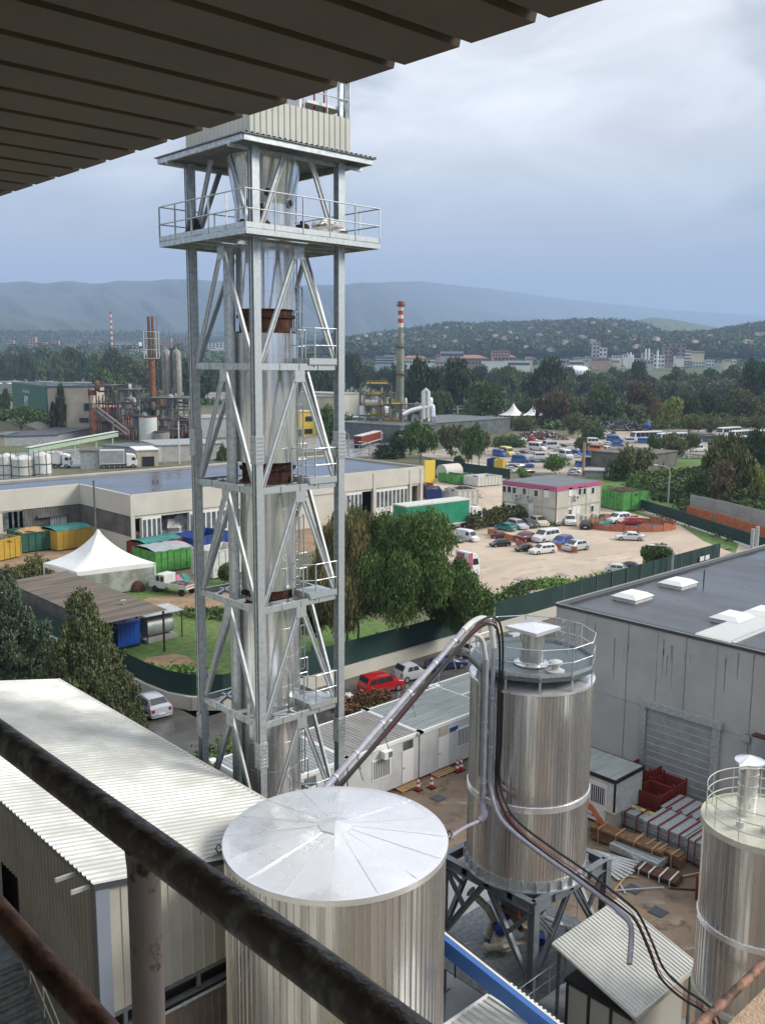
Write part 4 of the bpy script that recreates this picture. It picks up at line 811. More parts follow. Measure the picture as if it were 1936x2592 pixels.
def stackslab(px, py, n, lx, ly, th, rz, label, mt='galv', nm='grating_stack', strap='red_skip', gap=.02):
    q = g(px, py); t = T(nm, (0, 0, 0), label=label, cat='stack', group=None); b = MB(); r = random.Random(int(px))
    for k in range(n): dx, dy = r.uniform(-.06, .06), r.uniform(-.06, .06); b.box(-lx/2+dx, lx/2+dx, -ly/2+dy, ly/2+dy, .12+k*(th+gap), .12+k*(th+gap)+th)
    b.build('panel_stack', mt, t); b = MB(); h_ = .12+n*(th+gap)
    for k in range(4): y = -ly/2+ly*(k+.5)/4; b.box(-lx/2-.08, lx/2+.08, y-.04, y+.04, h_+.01, h_+.05); b.box(-lx/2-.1, -lx/2-.07, y-.03, y+.03, 0, h_)
    b.build('strap', strap, t); t.location = (q.x, q.y, 0); t.rotation_euler = (0, 0, rz); return t
pstk = stackslab(1640, 2105, 9, 1.2, 3.2, .08, 0, 'stack of grey steel profiles with yellow caps, left of the grating piles')
q = g(1640, 2105)
for k in range(5):
    b = MB(); b.lathe((q.x+.1, q.y-1.3+k*.6, 1.08), [(.15, 0), (.15, .07), (.001, .09)], 10); b.build('yellow_cap', 'yellow', pstk)
stackslab(1705, 2135, 14, 2.4, 2.6, .07, 0, 'big square pile of grey gratings strapped with red bars, nearer of the two'); stackslab(1745, 2100, 14, 2.2, 2.6, .07, 0, 'big square pile of grey gratings against the roller door, farther of the two')
stackslab(1788, 2178, 12, 2.0, 1.6, .09, 0, 'pile of grey profiles in a red rack, nearest the narrow silo'); stackslab(1665, 2218, 2, 1.0, 2.3, .08, .12, 'low stack of red barred panels lying on the dirt', 'rust', 'panel_pile', 'offwhite')
stackslab(1590, 2150, 5, .9, 4.4, .12, .08, 'long stack of brown wooden beams', 'wood', 'timber_stack', 'wood_pale'); stackslab(1660, 2170, 4, .7, 3.0, .14, .0, 'short stack of brown wooden beams right of the long one', 'wood', 'timber_stack', 'wood_pale')
b = MB(); q = g(1600, 2160); 
for k in range(5): b.box(q.x-.8+k*.3, q.x-.55+k*.3, q.y-2, q.y+1, .12+.02*k, .5)
b.build('steel_profiles', 'galv', label='bundle of grey steel channels lying beside the timber', cat='bundle')
b = MB(); q = g(1570, 2182)
for k in range(8): a = -.3+.11*k; b.bar((q.x-1+.05*k, q.y+1.4, .15+.03*k), (q.x-1+.05*k+math.sin(a)*2.6, q.y+1.4-math.cos(a)*2.6, .12), .2, .03)
b.build('metal_sheets', 'alu_wet', label='fan of loose silver sheets lying on the dirt', cat='sheets')
b = MB(); q = g(1548, 2095); b.box(q.x-.3, q.x+.3, q.y-.3, q.y+.3, 0, 1.0); b.box(q.x-.36, q.x+.36, q.y-.36, q.y+.36, 1., 1.1); b.build('beige_box', 'render_beige', label='beige post box shaped cabinet beside the barred cabin', cat='cabinet')
rj = random.Random(4)
for k in range(16):
    q = g(rj.uniform(1545, 1790), rj.uniform(2150, 2260)); a_ = rj.uniform(0, 3.1); l2 = rj.uniform(.4, 1.5); b = MB(); d = V(math.cos(a_), math.sin(a_), 0)*l2
    b.bar(q-d+V(0, 0, .05), q+d+V(0, 0, .05+.05*rj.random()), .09, .07); b.build('loose_bar', rj.choice(['galv', 'wood', 'rust', 'wood_pale', 'red_skip']), label='loose bar lying scattered on the dirt by the stacks', cat='bar', group='loose bars scattered over the yard')
ex = T('excavator_arm', tuple(g(1520, 2130)), label='orange excavator arm with dark bucket reaching out from behind the silo', cat='excavator')
q = g(1522, 2118); b = MB(); b.bar((q.x-2.2, q.y+1.6, 2.9), (q.x-.6, q.y+.4, 1.9), .3, .35); b.bar((q.x-.6, q.y+.4, 1.9), (q.x+.1, q.y-.1, .6), .25, .28); b.build('arm', 'orange', ex)
b = MB(); b.tube([(q.x-1.8, q.y+1.3, 2.3), (q.x-.4, q.y+.3, 1.3)], .06, 8); b.build('hydraulic_ram', 'galv', ex); b = MB(); b.extr([(q.x-.35, .1), (q.x+.35, .05), (q.x+.45, .4), (q.x+.25, .75), (q.x-.2, .7)], q.y-.4, q.y+.4); b.build('bucket', 'rust', ex)
for k, (px, py) in enumerate(((1665, 2308), (1108, 2020), (1602, 2250))):
    q = g(px, py, .03); b = MB(); b.box(q.x-.4, q.x+.4, q.y-.4, q.y+.4, .012, .03); b.box(q.x-.32, q.x+.32, q.y-.32, q.y+.32, .03, .045); b.build('manhole_cover', 'trim_dark', label=['dark manhole cover in the dirt above the tilted canopy', 'dark square manhole cover near the traffic cones', 'dark manhole cover in the dirt near the metal sheets'][k], cat='manhole cover')
# ================= vehicles
def carmesh(kind):
    # stations: x, z top, z belt   (x from front, metres) ; W half width at belt, roof half width
    if kind == 'hatch': L, W, RWd, st, wind, rear, side, wl, wr = 3.95, .84, .62, [(0,.50,.47),(.06,.66,.6),(.85,.92,.84),(1.55,1.40,.88),(2.1,1.47,.9),(3.1,1.42,.93),(3.62,1.05,.95),(3.88,.9,.86),(3.95,.5,.48)], (2,3), (5,6), (1.35,3.25), (.68,3.22), .31
    elif kind == 'sedan': L, W, RWd, st, wind, rear, side, wl, wr = 4.5, .88, .62, [(0,.5,.47),(.08,.66,.6),(1.15,.90,.83),(1.95,1.36,.88),(2.5,1.41,.9),(3.2,1.33,.92),(3.85,1.0,.94),(4.42,.93,.88),(4.5,.5,.48)], (2,3), (5,6), (1.6,3.6), (.82,3.65), .32
    elif kind == 'wagon': L, W, RWd, st, wind, rear, side, wl, wr = 4.4, .86, .66, [(0,.5,.47),(.08,.68,.62),(1.05,.95,.87),(1.75,1.45,.92),(2.4,1.52,.93),(3.9,1.48,.95),(4.25,1.05,.95),(4.38,.85,.8),(4.4,.5,.48)], (2,3), (5,6), (1.5,4.0), (.8,3.55), .32
    elif kind == 'mpv': L, W, RWd, st, wind, rear, side, wl, wr = 4.2, .87, .72, [(0,.55,.5),(.06,.8,.7),(.75,1.05,.98),(1.45,1.66,1.0),(2.0,1.76,1.02),(3.9,1.74,1.05),(4.1,1.2,1.05),(4.18,.9,.85),(4.2,.5,.48)], (2,3), (5,6), (1.25,3.95), (.75,3.4), .33
    elif kind == 'smart': L, W, RWd, st, wind, rear, side, wl, wr = 2.6, .78, .62, [(0,.5,.47),(.06,.72,.66),(.45,.95,.88),(1.0,1.45,.92),(1.4,1.54,.93),(2.2,1.48,.95),(2.5,1.0,.93),(2.57,.8,.75),(2.6,.5,.48)], (2,3), (5,6), (.8,2.1), (.45,2.15), .3
    elif kind == 'van': L, W, RWd, st, wind, rear, side, wl, wr = 5.2, .98, .86, [(0,.6,.55),(.06,.95,.85),(.85,1.2,1.1),(1.5,2.1,1.2),(2.0,2.35,1.25),(5.0,2.35,1.25),(5.15,1.4,1.25),(5.19,1.,.95),(5.2,.5,.48)], (2,3), (5,6), (1.5,4.9), (1.0,4.1), .34
    elif kind == 'coach': L, W, RWd, st, wind, rear, side, wl, wr = 11.5, 1.25, 1.18, [(0,.5,.48),(.05,1.2,1.1),(.12,1.6,1.5),(.5,3.1,1.55),(1.2,3.3,1.6),(11.0,3.3,1.6),(11.3,2.,1.6),(11.45,1.3,1.25),(11.5,.6,.5)], (2,3), (5,6), (.7,11.0), (2.3,8.8), .48
    return L, W, RWd, st, wind, rear, side, wl, wr
CARC = {}
def paint(col):
    k = 'paint_%03d_%03d_%03d' % tuple(int(c*255) for c in col)
    if k not in MATS: mat(k, col, .28, .05, coat=.6, objrand=0)
    return k
def make_car(kind, col, glass=True, opts=()):
    key = (kind, col, opts)
    if key in CARC: return CARC[key]
    L, W, RW, st, wind, rear, side, wl, wr = carmesh(kind); P = paint(col)
    root = T('car')
    def sec(x, zt, zb, k):
        cab = zt > zb+.2; e = .10 if k in (0, len(st)-1) else 0
        rw = RW if cab else W-.12
        return [(0, zt+.02), (rw*.8, zt+.005), (rw, zt-.05 if cab else zt-.03), (W-.03-e, zb), (W-e, zb-.12), (W-e, .42), (W-.05-e, .24), (0, .22)]
    b = MB(); vs = []; fs = []; m = 8
    for k, (x, zt, zb) in enumerate(st):
        s_ = sec(x, zt, zb, k)
        for (y, z) in s_: vs.append((-x+L/2, y, z))
    for (x, zt, zb), k in zip(st, range(len(st))):
        for (y, z) in sec(x, zt, zb, k): vs.append((-x+L/2, -y, z))
    n = len(st); o = n*m
    for i in range(n-1):
        for j in range(m-1):
            a = i*m+j; fs.append((a, a+1, a+m+1, a+m)); fs.append((o+a+m, o+a+m+1, o+a+1, o+a))
    for i in (0, n-1):
        for j in range(m-1): a = i*m+j; fs.append((a, o+a, o+a+1, a+1) if i == 0 else (a, a+1, o+a+1, o+a))
    b.add(vs, fs); body = b.build('body', P, root, smooth=True, sharp=38)
    if glass:
        gb_ = MB()
        def lerp(p, q, t): return tuple(p[i]*(1-t)+q[i]*t for i in range(3))
        for (i, j), nm in ((wind, 'windscreen'), (rear, 'rear_window')):
            s1, s2 = sec(*st[i], i), sec(*st[j], j); z1 = st[i][1]; 
            lo_, hi_ = (i, j) if st[i][1] < st[j][1] else (j, i)
            xl, zl_, xh, zh = st[lo_][0], max(st[lo_][1], st[lo_][2]), st[hi_][0], st[hi_][1]
            f_ = .018*(1 if nm == 'windscreen' else -1)
            wl_, wh_ = W-.2, RW-.06
            a = MB(); pts = []
            for t, ww in ((.06, wl_), (.9, wh_)):
                x = xl+(xh-xl)*t; z = zl_+(zh-zl_)*t
                pts.append((x, ww, z))
            (xa_, wa, za), (xb_, wb, zb2) = pts; ox = f_+L/2
            a.quad((-xa_+ox, -wa, za+.03), (-xa_+ox, wa, za+.03), (-xb_+ox, wb, zb2+.03), (-xb_+ox, -wb, zb2+.03)); a.build(nm, 'glass_dark', root)
        for sgn in (1, -1):
            x0_, x1_ = side; zb_ = max(s[2] for s in st[3:6])+.03; zt_ = min(s[1] for s in st[3:6])-.13; nwin = 6 if kind == 'coach' else (3 if kind in ('wagon', 'mpv', 'van') else 2)
            if 'panel' in opts: nwin = 1; x1_ = x0_+.9
            for q in range(nwin):
                xa_ = x0_+(x1_-x0_)*q/nwin+.05; xb_ = x0_+(x1_-x0_)*(q+1)/nwin-.03
                def yy(z): t = (z-zb_)/(st[4][1]-.05-zb_); return (W-.03)*(1-t)+RW*t+.012
                cut0 = (wind[1] and (st[3][0]-x0_)*.55) if q == 0 else 0; cut1 = .22 if (q == nwin-1 and kind not in ('coach', 'van')) else 0
                if kind in ('coach', 'van'): cut0 = min(cut0, .3)
                a = MB(); a.quad((-xa_+L/2, sgn*yy(zb_), zb_), (-xb_+L/2, sgn*yy(zb_), zb_), (-xb_+cut1+L/2, sgn*yy(zt_), zt_), (-xa_-cut0+L/2, sgn*yy(zt_), zt_)); a.build('side_window', 'glass_dark', root)
    for x in wl:
        for sgn in (1, -1):
            a = MB(); a.tube([(-x+L/2, sgn*(W-.2), wr), (-x+L/2, sgn*(W+.015), wr)], wr, 18); wh_ = a.build('wheel', 'tyre', root)
            a = MB(); a.tube([(-x+L/2, sgn*(W-.02), wr), (-x+L/2, sgn*(W+.022), wr)], wr*.6, 14); a.build('rim', 'rim', wh_)
    for sgn in (1, -1):
        a = MB(); a.box(L/2-.12, L/2+.005, sgn*(W-.30)-.14, sgn*(W-.30)+.14, .6 if kind != 'coach' else .8, .72 if kind != 'coach' else .98); a.build('headlight', 'offwhite', root)
        a = MB(); a.box(-L/2-.01, -L/2+.1, sgn*(W-.2)-.09, sgn*(W-.2)+.09, .62, .84); a.build('tail_light', 'red_lamp', root)
    a = MB(); a.box(-L/2-.015, -L/2+.02, -.25, .25, .42, .53); a.build('number_plate', 'white', root)
    if 'rack' in opts:
        a = MB(); [a.bar((-.9, s_*.6, st[4][1]+.05), (.9 if kind != 'mpv' else 1.0, s_*.6, st[4][1]+.05), .04, .04) for s_ in (1, -1)]; a.build('roof_rail', 'rim', root)
    CARC[key] = root; root['_used'] = 0; return root
def put(kind, col, rp, fp, label, group=None, cat='car', opts=(), z=0., wid=None, name=None):
    """rp, fp: picture points of the rear and front ground ends; the real ground distance sets the scale"""
    L = carmesh(kind)[0]; a = g(*rp, z); f = g(*fp, z); d = f-a; c = (a+f)/2; s = d.length/L
    s = min(max(s, .72), 1.15)
    src = make_car(kind, col, True, opts)
    if not src['_used']:
        src['_used'] = 1; o = src; o.location = c; o.rotation_euler = (0, 0, math.atan2(d.y, d.x)); o.scale = (s, s, s); o['label'] = label; o['category'] = cat
        if group: o['group'] = group
        elif 'group' in o: del o['group']
    else:
        o = copy_tree(src, c, math.atan2(d.y, d.x), s, label=label, group=group)
        if not group and 'group' in o: del o['group']
        o['category'] = cat; del o['_used']
    o.name = name or {'van': 'van', 'coach': 'bus', 'mpv': 'minivan'}.get(kind, 'parked_car'); return o
def fin_cars():
    for r in CARC.values():
        if '_used' in r: del r['_used']
# ================= trees
KC = {'dark': ((.062, .090, .034), (.040, .062, .025)), 'mid': ((.095, .145, .042), (.062, .105, .032)), 'olive': ((.150, .160, .062), (.10, .115, .045)), 'brown': ((.17, .13, .07), (.12, .10, .05)),
      'yellow': ((.22, .24, .06), (.15, .18, .045)), 'lime': ((.17, .27, .07), (.12, .19, .05)), 'cedar': ((.105, .145, .085), (.07, .10, .06)), 'cedar_olive': ((.135, .15, .065), (.085, .10, .045)), 'willow': ((.20, .17, .07), (.13, .135, .05)), 'hilla': ((.060, .085, .035), (.05, .07, .032)), 'hillb': ((.080, .110, .042), (.062, .088, .036)), 'big': ((.125, .195, .055), (.075, .135, .038)), 'russet': ((.30, .14, .075), (.18, .10, .05))}
for k, (a, c) in KC.items(): mat('leaf_'+k, a, .8, 0, c, .22 if k in ('big', 'willow', 'cedar', 'cedar_olive') else .08, nd_=4, island=.15 if k in ('hilla', 'hillb') else .42, objrand=.16 if k in ('dark', 'mid', 'olive', 'brown', 'yellow', 'lime') else .05, spec=.25)
mat('bark', (.13, .105, .08), .9, 0, (.08, .065, .05), 6)
def leafmesh(name, n, shape, seed, leaf, kind, lobes=9, lr=(.30, .5), droop=0., aspect=1.6, clump=.085, rx=1., hz=1.):
    R = np.random.RandomState(seed)
    if shape == 'round':
        lc = []; 
        for i in range(lobes):
            d = R.normal(size=3); d /= np.linalg.norm(d); rr = R.uniform(.3, .78); lc.append((d[0]*rr, d[1]*rr, .58+d[2]*rr*.36, R.uniform(*lr)))
        lc.append((0, 0, .60, .42)); lc = np.array(lc)
        K = max(60, n//26); idx = R.randint(0, len(lc), K); d = R.normal(size=(K, 3)); d[:, 2] += .25; d /= np.linalg.norm(d, axis=1)[:, None]
        rad = lc[idx, 3]*R.uniform(.72, 1.06, K); cen = lc[idx, :3]+d*rad[:, None]*np.array([1, 1, .52])
    elif shape == 'cone':
        K = max(60, n//26); t = R.beta(1.1, 1.5, K); a = R.uniform(0, 2*np.pi, K); NS = 7; so_ = R.uniform(-.55, .55, (NS, 2)); so_[0] = 0; sh_ = R.uniform(.55, .82, NS); sh_[0] = 1.; sr_ = R.uniform(.42, .62, NS); sr_[0] = .62; si_ = R.randint(0, NS, K); pr = (1-t)**.62*.98+.02; lump = 1+.16*np.sin(a*5+t*11+seed)+.14*np.sin(a*3-t*19)+.12*np.sin(a*8+t*31)
        r = pr*lump*R.uniform(.6, 1.06, K)*sr_[si_]; cen = np.stack([so_[si_, 0]*(1-t*.3)+r*np.cos(a), so_[si_, 1]*(1-t*.3)+r*np.sin(a), (.04+t*.95)*sh_[si_]], 1); d = np.stack([np.cos(a), np.sin(a), .5+0*a], 1)
    elif shape == 'spindle':
        K = max(50, n//24); t = R.uniform(0, 1, K); a = R.uniform(0, 2*np.pi, K); r = np.sin(np.pi*(t*.93+.05))**.55*R.uniform(.75, 1.05, K); cen = np.stack([r*np.cos(a), r*np.sin(a), .02+t*.97], 1)
    elif shape == 'umbrella':
        K = max(60, n//24); a = R.uniform(0, 2*np.pi, K); r = np.sqrt(R.uniform(0, 1, K)); cen = np.stack([r*np.cos(a), r*np.sin(a), .55+.42*np.sqrt(np.maximum(0, 1-r**2))*R.uniform(.75, 1.02, K)+.03*np.sin(a*6)], 1)
    elif shape == 'bush':
        K = max(40, n//24); d = R.normal(size=(K, 3)); d[:, 2] = np.abs(d[:, 2]); d /= np.linalg.norm(d, axis=1)[:, None]; cen = d*R.uniform(.5, 1.05, K)[:, None]*np.array([1, 1, .92])*(1+.18*np.sin(np.arctan2(d[:, 1], d[:, 0])*4+seed))[:, None]
    per = n//K+1; P = np.repeat(cen, per, 0); N_ = len(P); off = R.normal(size=(N_, 3))*clump*np.array([1, 1, .55]); P = P+off
    if droop: P[:, 2] -= droop*np.abs(R.normal(size=N_))*.6
    P = P*np.array([rx, rx, hz])
    P[:, 2] = np.maximum(P[:, 2], .01*hz)
    u = R.normal(size=(N_, 3)); 
    if droop: u[:, 2] = -1.6
    u /= np.linalg.norm(u, axis=1)[:, None]; v = np.cross(u, R.normal(size=(N_, 3))); v /= np.linalg.norm(v, axis=1)[:, None]
    s = leaf*R.uniform(.6, 1.3, N_)[:, None]; ua, va = u*s*aspect*.5, v*s*.5
    vs = np.empty((N_, 4, 3)); vs[:, 0] = P-ua; vs[:, 1] = P+va; vs[:, 2] = P+ua; vs[:, 3] = P-va
    me = bpy.data.meshes.new(name); me.vertices.add(N_*4); me.vertices.foreach_set('co', vs.ravel()); me.loops.add(N_*4); me.loops.foreach_set('vertex_index', np.arange(N_*4, dtype=np.int32))
    me.polygons.add(N_); me.polygons.foreach_set('loop_start', np.arange(0, N_*4, 4, dtype=np.int32)); me.polygons.foreach_set('loop_total', np.full(N_, 4, dtype=np.int32)); me.update(calc_edges=True)
    me.materials.append(M('leaf_'+kind)); return me
def trunkmesh(name, seed, rx, hz, shape):
    r = random.Random(seed); b = MB(); top = .55 if shape in ('round', 'umbrella') else .92
    pts = [(r.uniform(-.04, .04)*rx*(i > 0), r.uniform(-.04, .04)*rx*(i > 0), hz*top*i/4) for i in range(5)]; R0 = .032*hz if shape != 'bush' else .01*hz
    b.tube(pts, [R0, R0*.8, R0*.65, R0*.5, R0*.3], 7)
    if shape in ('round', 'umbrella'):
        for k in range(7):
            a = r.uniform(0, 6.28); z0 = hz*r.uniform(.22, .5); e = (rx*.7*math.cos(a), rx*.7*math.sin(a), hz*r.uniform(.5, .85)); m_ = (e[0]*.45, e[1]*.45, z0+(e[2]-z0)*.6); b.tube([(0, 0, z0), m_, e], [R0*.42, R0*.28, R0*.1], 5)
    me = bpy.data.meshes.new(name); me.from_pydata(b.v, [], b.f); me.materials.append(M('bark')); return me
TPROTO = {}
def tmesh(kind, shape, var, n=5200, leaf=.07):
    k = (kind, shape, var)
    if k not in TPROTO:
        sd = 17*var+len(kind)*3+len(shape)
        TPROTO[k] = (leafmesh('crown', n, shape, sd, leaf, kind), trunkmesh('trunk', sd, 1, 1, shape) if shape != 'bush' else None)
    return TPROTO[k]
def hgt(px, base, top, z=0.):
    p = g(px, base, z); d = p.x*FV.x+p.y*FV.y+(p.z-H)*FV.z
    q = at(px, top, d); return p, (q.z-z)*1.0, d
SHN = {'round': 'broadleaf_tree', 'cone': 'conifer_tree', 'spindle': 'cypress_tree', 'umbrella': 'umbrella_pine', 'bush': 'shrub'}
def tree(px, base, w_, top, kind, label, shape='round', var=0, group=None, custom=None, z=0., cat=None):
    p, h_, d = hgt(px, base, top, z); rx = w_/2/F0*d
    root = T(SHN[shape], tuple(p), rz=random.uniform(0, 6), label=label, cat=cat or ('shrub' if shape == 'bush' else 'tree'), group=group)
    if custom: cm, tm, sc = custom(rx, h_)
    else: cm, tm = tmesh(kind, shape, var); sc = (rx, rx, h_)
    if tm is None:
        me = bpy.data.objects.new(SHN[shape], cm); bpy.data.objects.remove(root); COL.objects.link(me); me.location = p; me.scale = sc; me['label'] = label; me['category'] = cat or 'shrub'
        me.rotation_euler = (0, 0, random.uniform(0, 6))
        if group: me['group'] = group
        return me
    o = bpy.data.objects.new('crown', cm); COL.objects.link(o); o.parent = root; o.scale = sc
    o = bpy.data.objects.new('trunk', tm); COL.objects.link(o); o.parent = root; o.scale = sc
    return root
# ================= ground and surfaces
mat('ground_soil', (.11, .125, .05), .95, 0, (.17, .145, .09), .03, nd_=10, lo=.35, hi=.65, col3=(.06, .085, .03), ns3=.25, lo3=.45, hi3=.65)
mat('grass', (.12, .21, .04), .95, 0, (.16, .17, .06), .12, nd_=9, lo=.42, hi=.7, bump=.7, bs=3, col3=(.065, .13, .03), ns3=1.3, lo3=.42, hi3=.62)
mat('gravel_lot', (.60, .48, .36), .9, 0, (.40, .31, .23), .055, nd_=10, lo=.38, hi=.66, bump=.3, bs=1.5, stretch=(1, 1.8, 1), col3=(.46, .39, .31), ns3=.5, lo3=.45, hi3=.68)
mat('yard_dirt', (.235, .168, .11), .6, 0, (.125, .09, .062), .2, nd_=10, lo=.38, hi=.62, rrange=(.8, .35), bump=.4, bs=2, col3=(.10, .072, .05), ns3=.9, lo3=.52, hi3=.64)
mat('park_gravel', (.42, .36, .29), .9, 0, (.28, .24, .19), .06, nd_=9, col3=(.17, .19, .09), ns3=.09, lo3=.56, hi3=.66); mat('asphalt', (.085, .082, .08), .45, 0, (.06, .056, .054), .2, nd_=8, rrange=(.5, .25), col3=(.11, .10, .09), ns3=.8); mat('bare_soil', (.36, .23, .14), .95, 0, (.24, .165, .10), .6, nd_=8, col3=(.16, .15, .06), ns3=1.1, lo3=.55, hi3=.66)
mat('concrete_floor', (.22, .23, .25), .35, 0, (.30, .30, .30), .4, nd_=8, rrange=(.15, .5))
def sheet(name, poly, mt, z, kind='structure', **k):
    b = MB(); b.add([(p[0], p[1], z) for p in poly], [tuple(range(len(poly)))]); o = b.build(name, mt)
    v = o.data.polygons[0].normal.z
    if v < 0: o.data.flip_normals()
    o['kind'] = kind; return o
sheet('ground', [(-400, -12000), (26000, -12000), (26000, 26000), (-12000, 26000), (-12000, -400), (-400, -400)], 'ground_soil', 0)
sheet('yard', [(0, -20), (50.7, -20), (50.7, 36.9), (66, 36.9), (66, 49), (36, 49.5), (24, 44), (0, 44)], 'yard_dirt', .006)
sheet('wet_floor', [(24, 16), (33, 16), (36, 30), (33, 36), (24, 33)], 'concrete_floor', .012)
sheet('road', [(22, 44), (36, 49.5), (120, 50), (130, 58.2), (41, 58.2), (36.3, 61), (35.2, 66), (35.2, 130), (26, 130), (26, 66), (20, 52)], 'asphalt', .01)
sheet('grass_plot', [(36, 59), (66, 59), (62, 100), (36, 104)], 'grass', .01)
G2 = lambda *q: [tuple(g(*i))[:2] for i in q]
sheet('lot', G2((1215, 1545), (1160, 1500), (1085, 1330), (1075, 1195), (1180, 1170), (1270, 1180), (1300, 1290), (1500, 1255), (1600, 1270), (1760, 1325), (1850, 1362), (1936, 1400), (1990, 1450), (1850, 1400), (1700, 1452), (1640, 1462)), 'gravel_lot', .012)
sheet('bus_park', G2((1050, 1150), (1150, 1172), (1290, 1195), (1480, 1210), (1560, 1195), (1560, 1150), (1640, 1135), (1760, 1150), (1936, 1150), (1936, 1085), (1580, 1090), (1300, 1118), (1130, 1135)), 'park_gravel', .010)
sheet('field_grass', G2((1430, 1225), (1560, 1195), (1640, 1150), (1936, 1150), (1936, 1345), (1830, 1345), (1620, 1275)), 'grass', .008)
sheet('verge_grass', G2((1225, 1550), (1330, 1495), (1470, 1485), (1640, 1455), (1700, 1448), (1700, 1420), (1560, 1468), (1420, 1480), (1340, 1480)), 'grass', .018)
sheet('bank_grass', G2((1560, 1280), (1690, 1318), (1870, 1372), (1860, 1402), (1780, 1370), (1720, 1330), (1560, 1290)), 'grass', .018)
sheet('soil_patch', G2((345, 1690), (375, 1665), (440, 1655), (470, 1660), (520, 1690), (490, 1708), (420, 1700), (370, 1700)), 'bare_soil', .018)
sheet('dirt_track', G2((335, 1540), (370, 1515), (480, 1500), (600, 1490), (620, 1515), (520, 1550), (420, 1560), (370, 1555)), 'bare_soil', .02)
sheet('work_yard', [(30, 100), (66, 99), (100, 108), (124, 112), (124, 119), (62, 119), (62, 131), (30, 131)], 'bare_soil', .014)
sheet('far_yard', G2((0, 1190), (500, 1165), (840, 1140), (870, 1158), (1010, 1150), (1000, 1120), (860, 1100), (400, 1120), (0, 1150)), 'concrete_floor', .01)
sheet('path', G2((1615, 1231), (1760, 1197), (1765, 1202), (1622, 1240)), 'concrete', .02)
mat('puddle', (.20, .165, .13), .04, 0, (.28, .23, .18), .4, rrange=(.02, .25)); mat('track', (.40, .32, .24), .8, 0, (.55, .44, .33), .5, nd_=9, lo=.4, hi=.6)
def blob(px, py, w_, h_, mt, z, seed, name='puddle'):
    r = random.Random(seed); c = g(px, py); a = g(px+w_/2, py); e = (a-c).length; pts = []
    for k in range(22): t = 2*math.pi*k/22; q = e*(1+.35*math.sin(3*t+seed)+.2*r.uniform(-1, 1)); pts.append((c.x+rt[0]*q*math.cos(t)+fw[0]*q*h_*math.sin(t), c.y+rt[1]*q*math.cos(t)+fw[1]*q*h_*math.sin(t)))
    sheet(name, pts, mt, z)
for k, q in enumerate(((1215, 1440, 60, 1.6), (1330, 1470, 50, 1.2), (1150, 1275, 40, 3), (1420, 1455, 36, 1.), (1500, 1420, 44, .9), (1205, 1255, 30, 2.5), (1660, 1385, 40, 1.2))): blob(*q[:3], q[3], 'puddle' if k % 2 else 'track', .02, k)
for k, q in enumerate(((1150, 2030, 60, .5), (1640, 2280, 70, .5), (1560, 2225, 40, .4), (1700, 2330, 60, .5), (1210, 1990, 36, .5), (1740, 2400, 40, .4))): blob(*q[:3], q[3], 'puddle', .016, k+9)
for k, (P_, w_) in enumerate(((((1240, 1500), (1300, 1450), (1400, 1432), (1530, 1425), (1700, 1395), (1850, 1380)), .45), (((1250, 1515), (1312, 1462), (1410, 1443), (1540, 1436), (1705, 1405), (1850, 1390)), .45), (((1190, 1400), (1260, 1420), (1400, 1415), (1560, 1402), (1720, 1372)), .4), (((1120, 1225), (1180, 1240), (1230, 1290), (1240, 1330)), .5), (((1150, 1220), (1210, 1238), (1252, 1285), (1258, 1320)), .5))):
    pts = spl([g(*p) for p in P_], 6); L1 = []; L2 = []
    for i, p in enumerate(pts):
        d = (pts[min(i+1, len(pts)-1)]-pts[max(i-1, 0)]).normalized(); n_ = V(-d.y, d.x, 0)*w_*(.6+.4*math.sin(i*1.9)); L1.append((p+n_)[:2]); L2.append((p-n_)[:2])
    sheet('tyre_track', L1+L2[::-1], 'track', .017+.001*k)
# ================= walls and fences
def run(name, pts, th, h0, h1, mt, label, cat, parts=None, group=None):
    b = MB()
    for a, c in zip(pts[:-1], pts[1:]): b.bar((a[0], a[1], (h0+h1)/2), (c[0], c[1], (h0+h1)/2), th, h1-h0)
    return b.build(name, mt, label=label, cat=cat, group=group)
arc = [(35.4, 104), (35.4, 90), (35.4, 75), (35.4, 66), (35.7, 63), (36.6, 61), (38.4, 59.4), (41, 58.7), (44, 58.55)]
wl_ = [(44, 58.55), (60, 58.6), (75, 58.7), (118, 59.2)]
fw_ = T('retaining_wall', (36, 62, 0), label='stained low concrete wall with dark green mesh fence curving beside the silver car', cat='wall')
b = MB(); [b.bar((a[0], a[1], .55), (c[0], c[1], .55), .3, 1.1) for a, c in zip(arc[:-1], arc[1:])]; b.build('wall', 'concrete_warm', fw_)
b = MB(); [b.bar((a[0]+.1, a[1]+.1, 2.0), (c[0]+.1, c[1]+.1, 2.0), .04, 1.75) for a, c in zip(arc[:-1], arc[1:])]; b.build('mesh_screen', 'green_net', fw_)
fw2 = T('mesh_fence', (60, 58.6, 0), label='long dark green mesh fence on low beige wall running behind the red van', cat='fence')
b = MB(); [b.bar((a[0], a[1], .55), (c[0], c[1], .55), .3, 1.1) for a, c in zip(wl_[:-1], wl_[1:])]; b.build('wall', 'concrete_warm', fw2)
b = MB(); [b.bar((a[0], a[1]+.1, 2.2), (c[0], c[1]+.1, 2.2), .04, 2.15) for a, c in zip(wl_[:-1], wl_[1:])]; b.build('mesh_screen', 'green_net', fw2)
b = MB(); b.box(112, 114.5, 58.95, 59.0, 1.6, 2.2); b.build('sign', 'white', fw2)
for k in range(24): x = 45+k*3.1; b = MB(); b.box(x-.04, x+.04, 58.85, 58.95, 1.1, 3.35); b.build('post', 'galv_dark', fw2)
f3 = T('mesh_fence', tuple(g(1700, 1310)), label='dark green mesh fence with white kerb sweeping right of the parking lot', cat='fence')
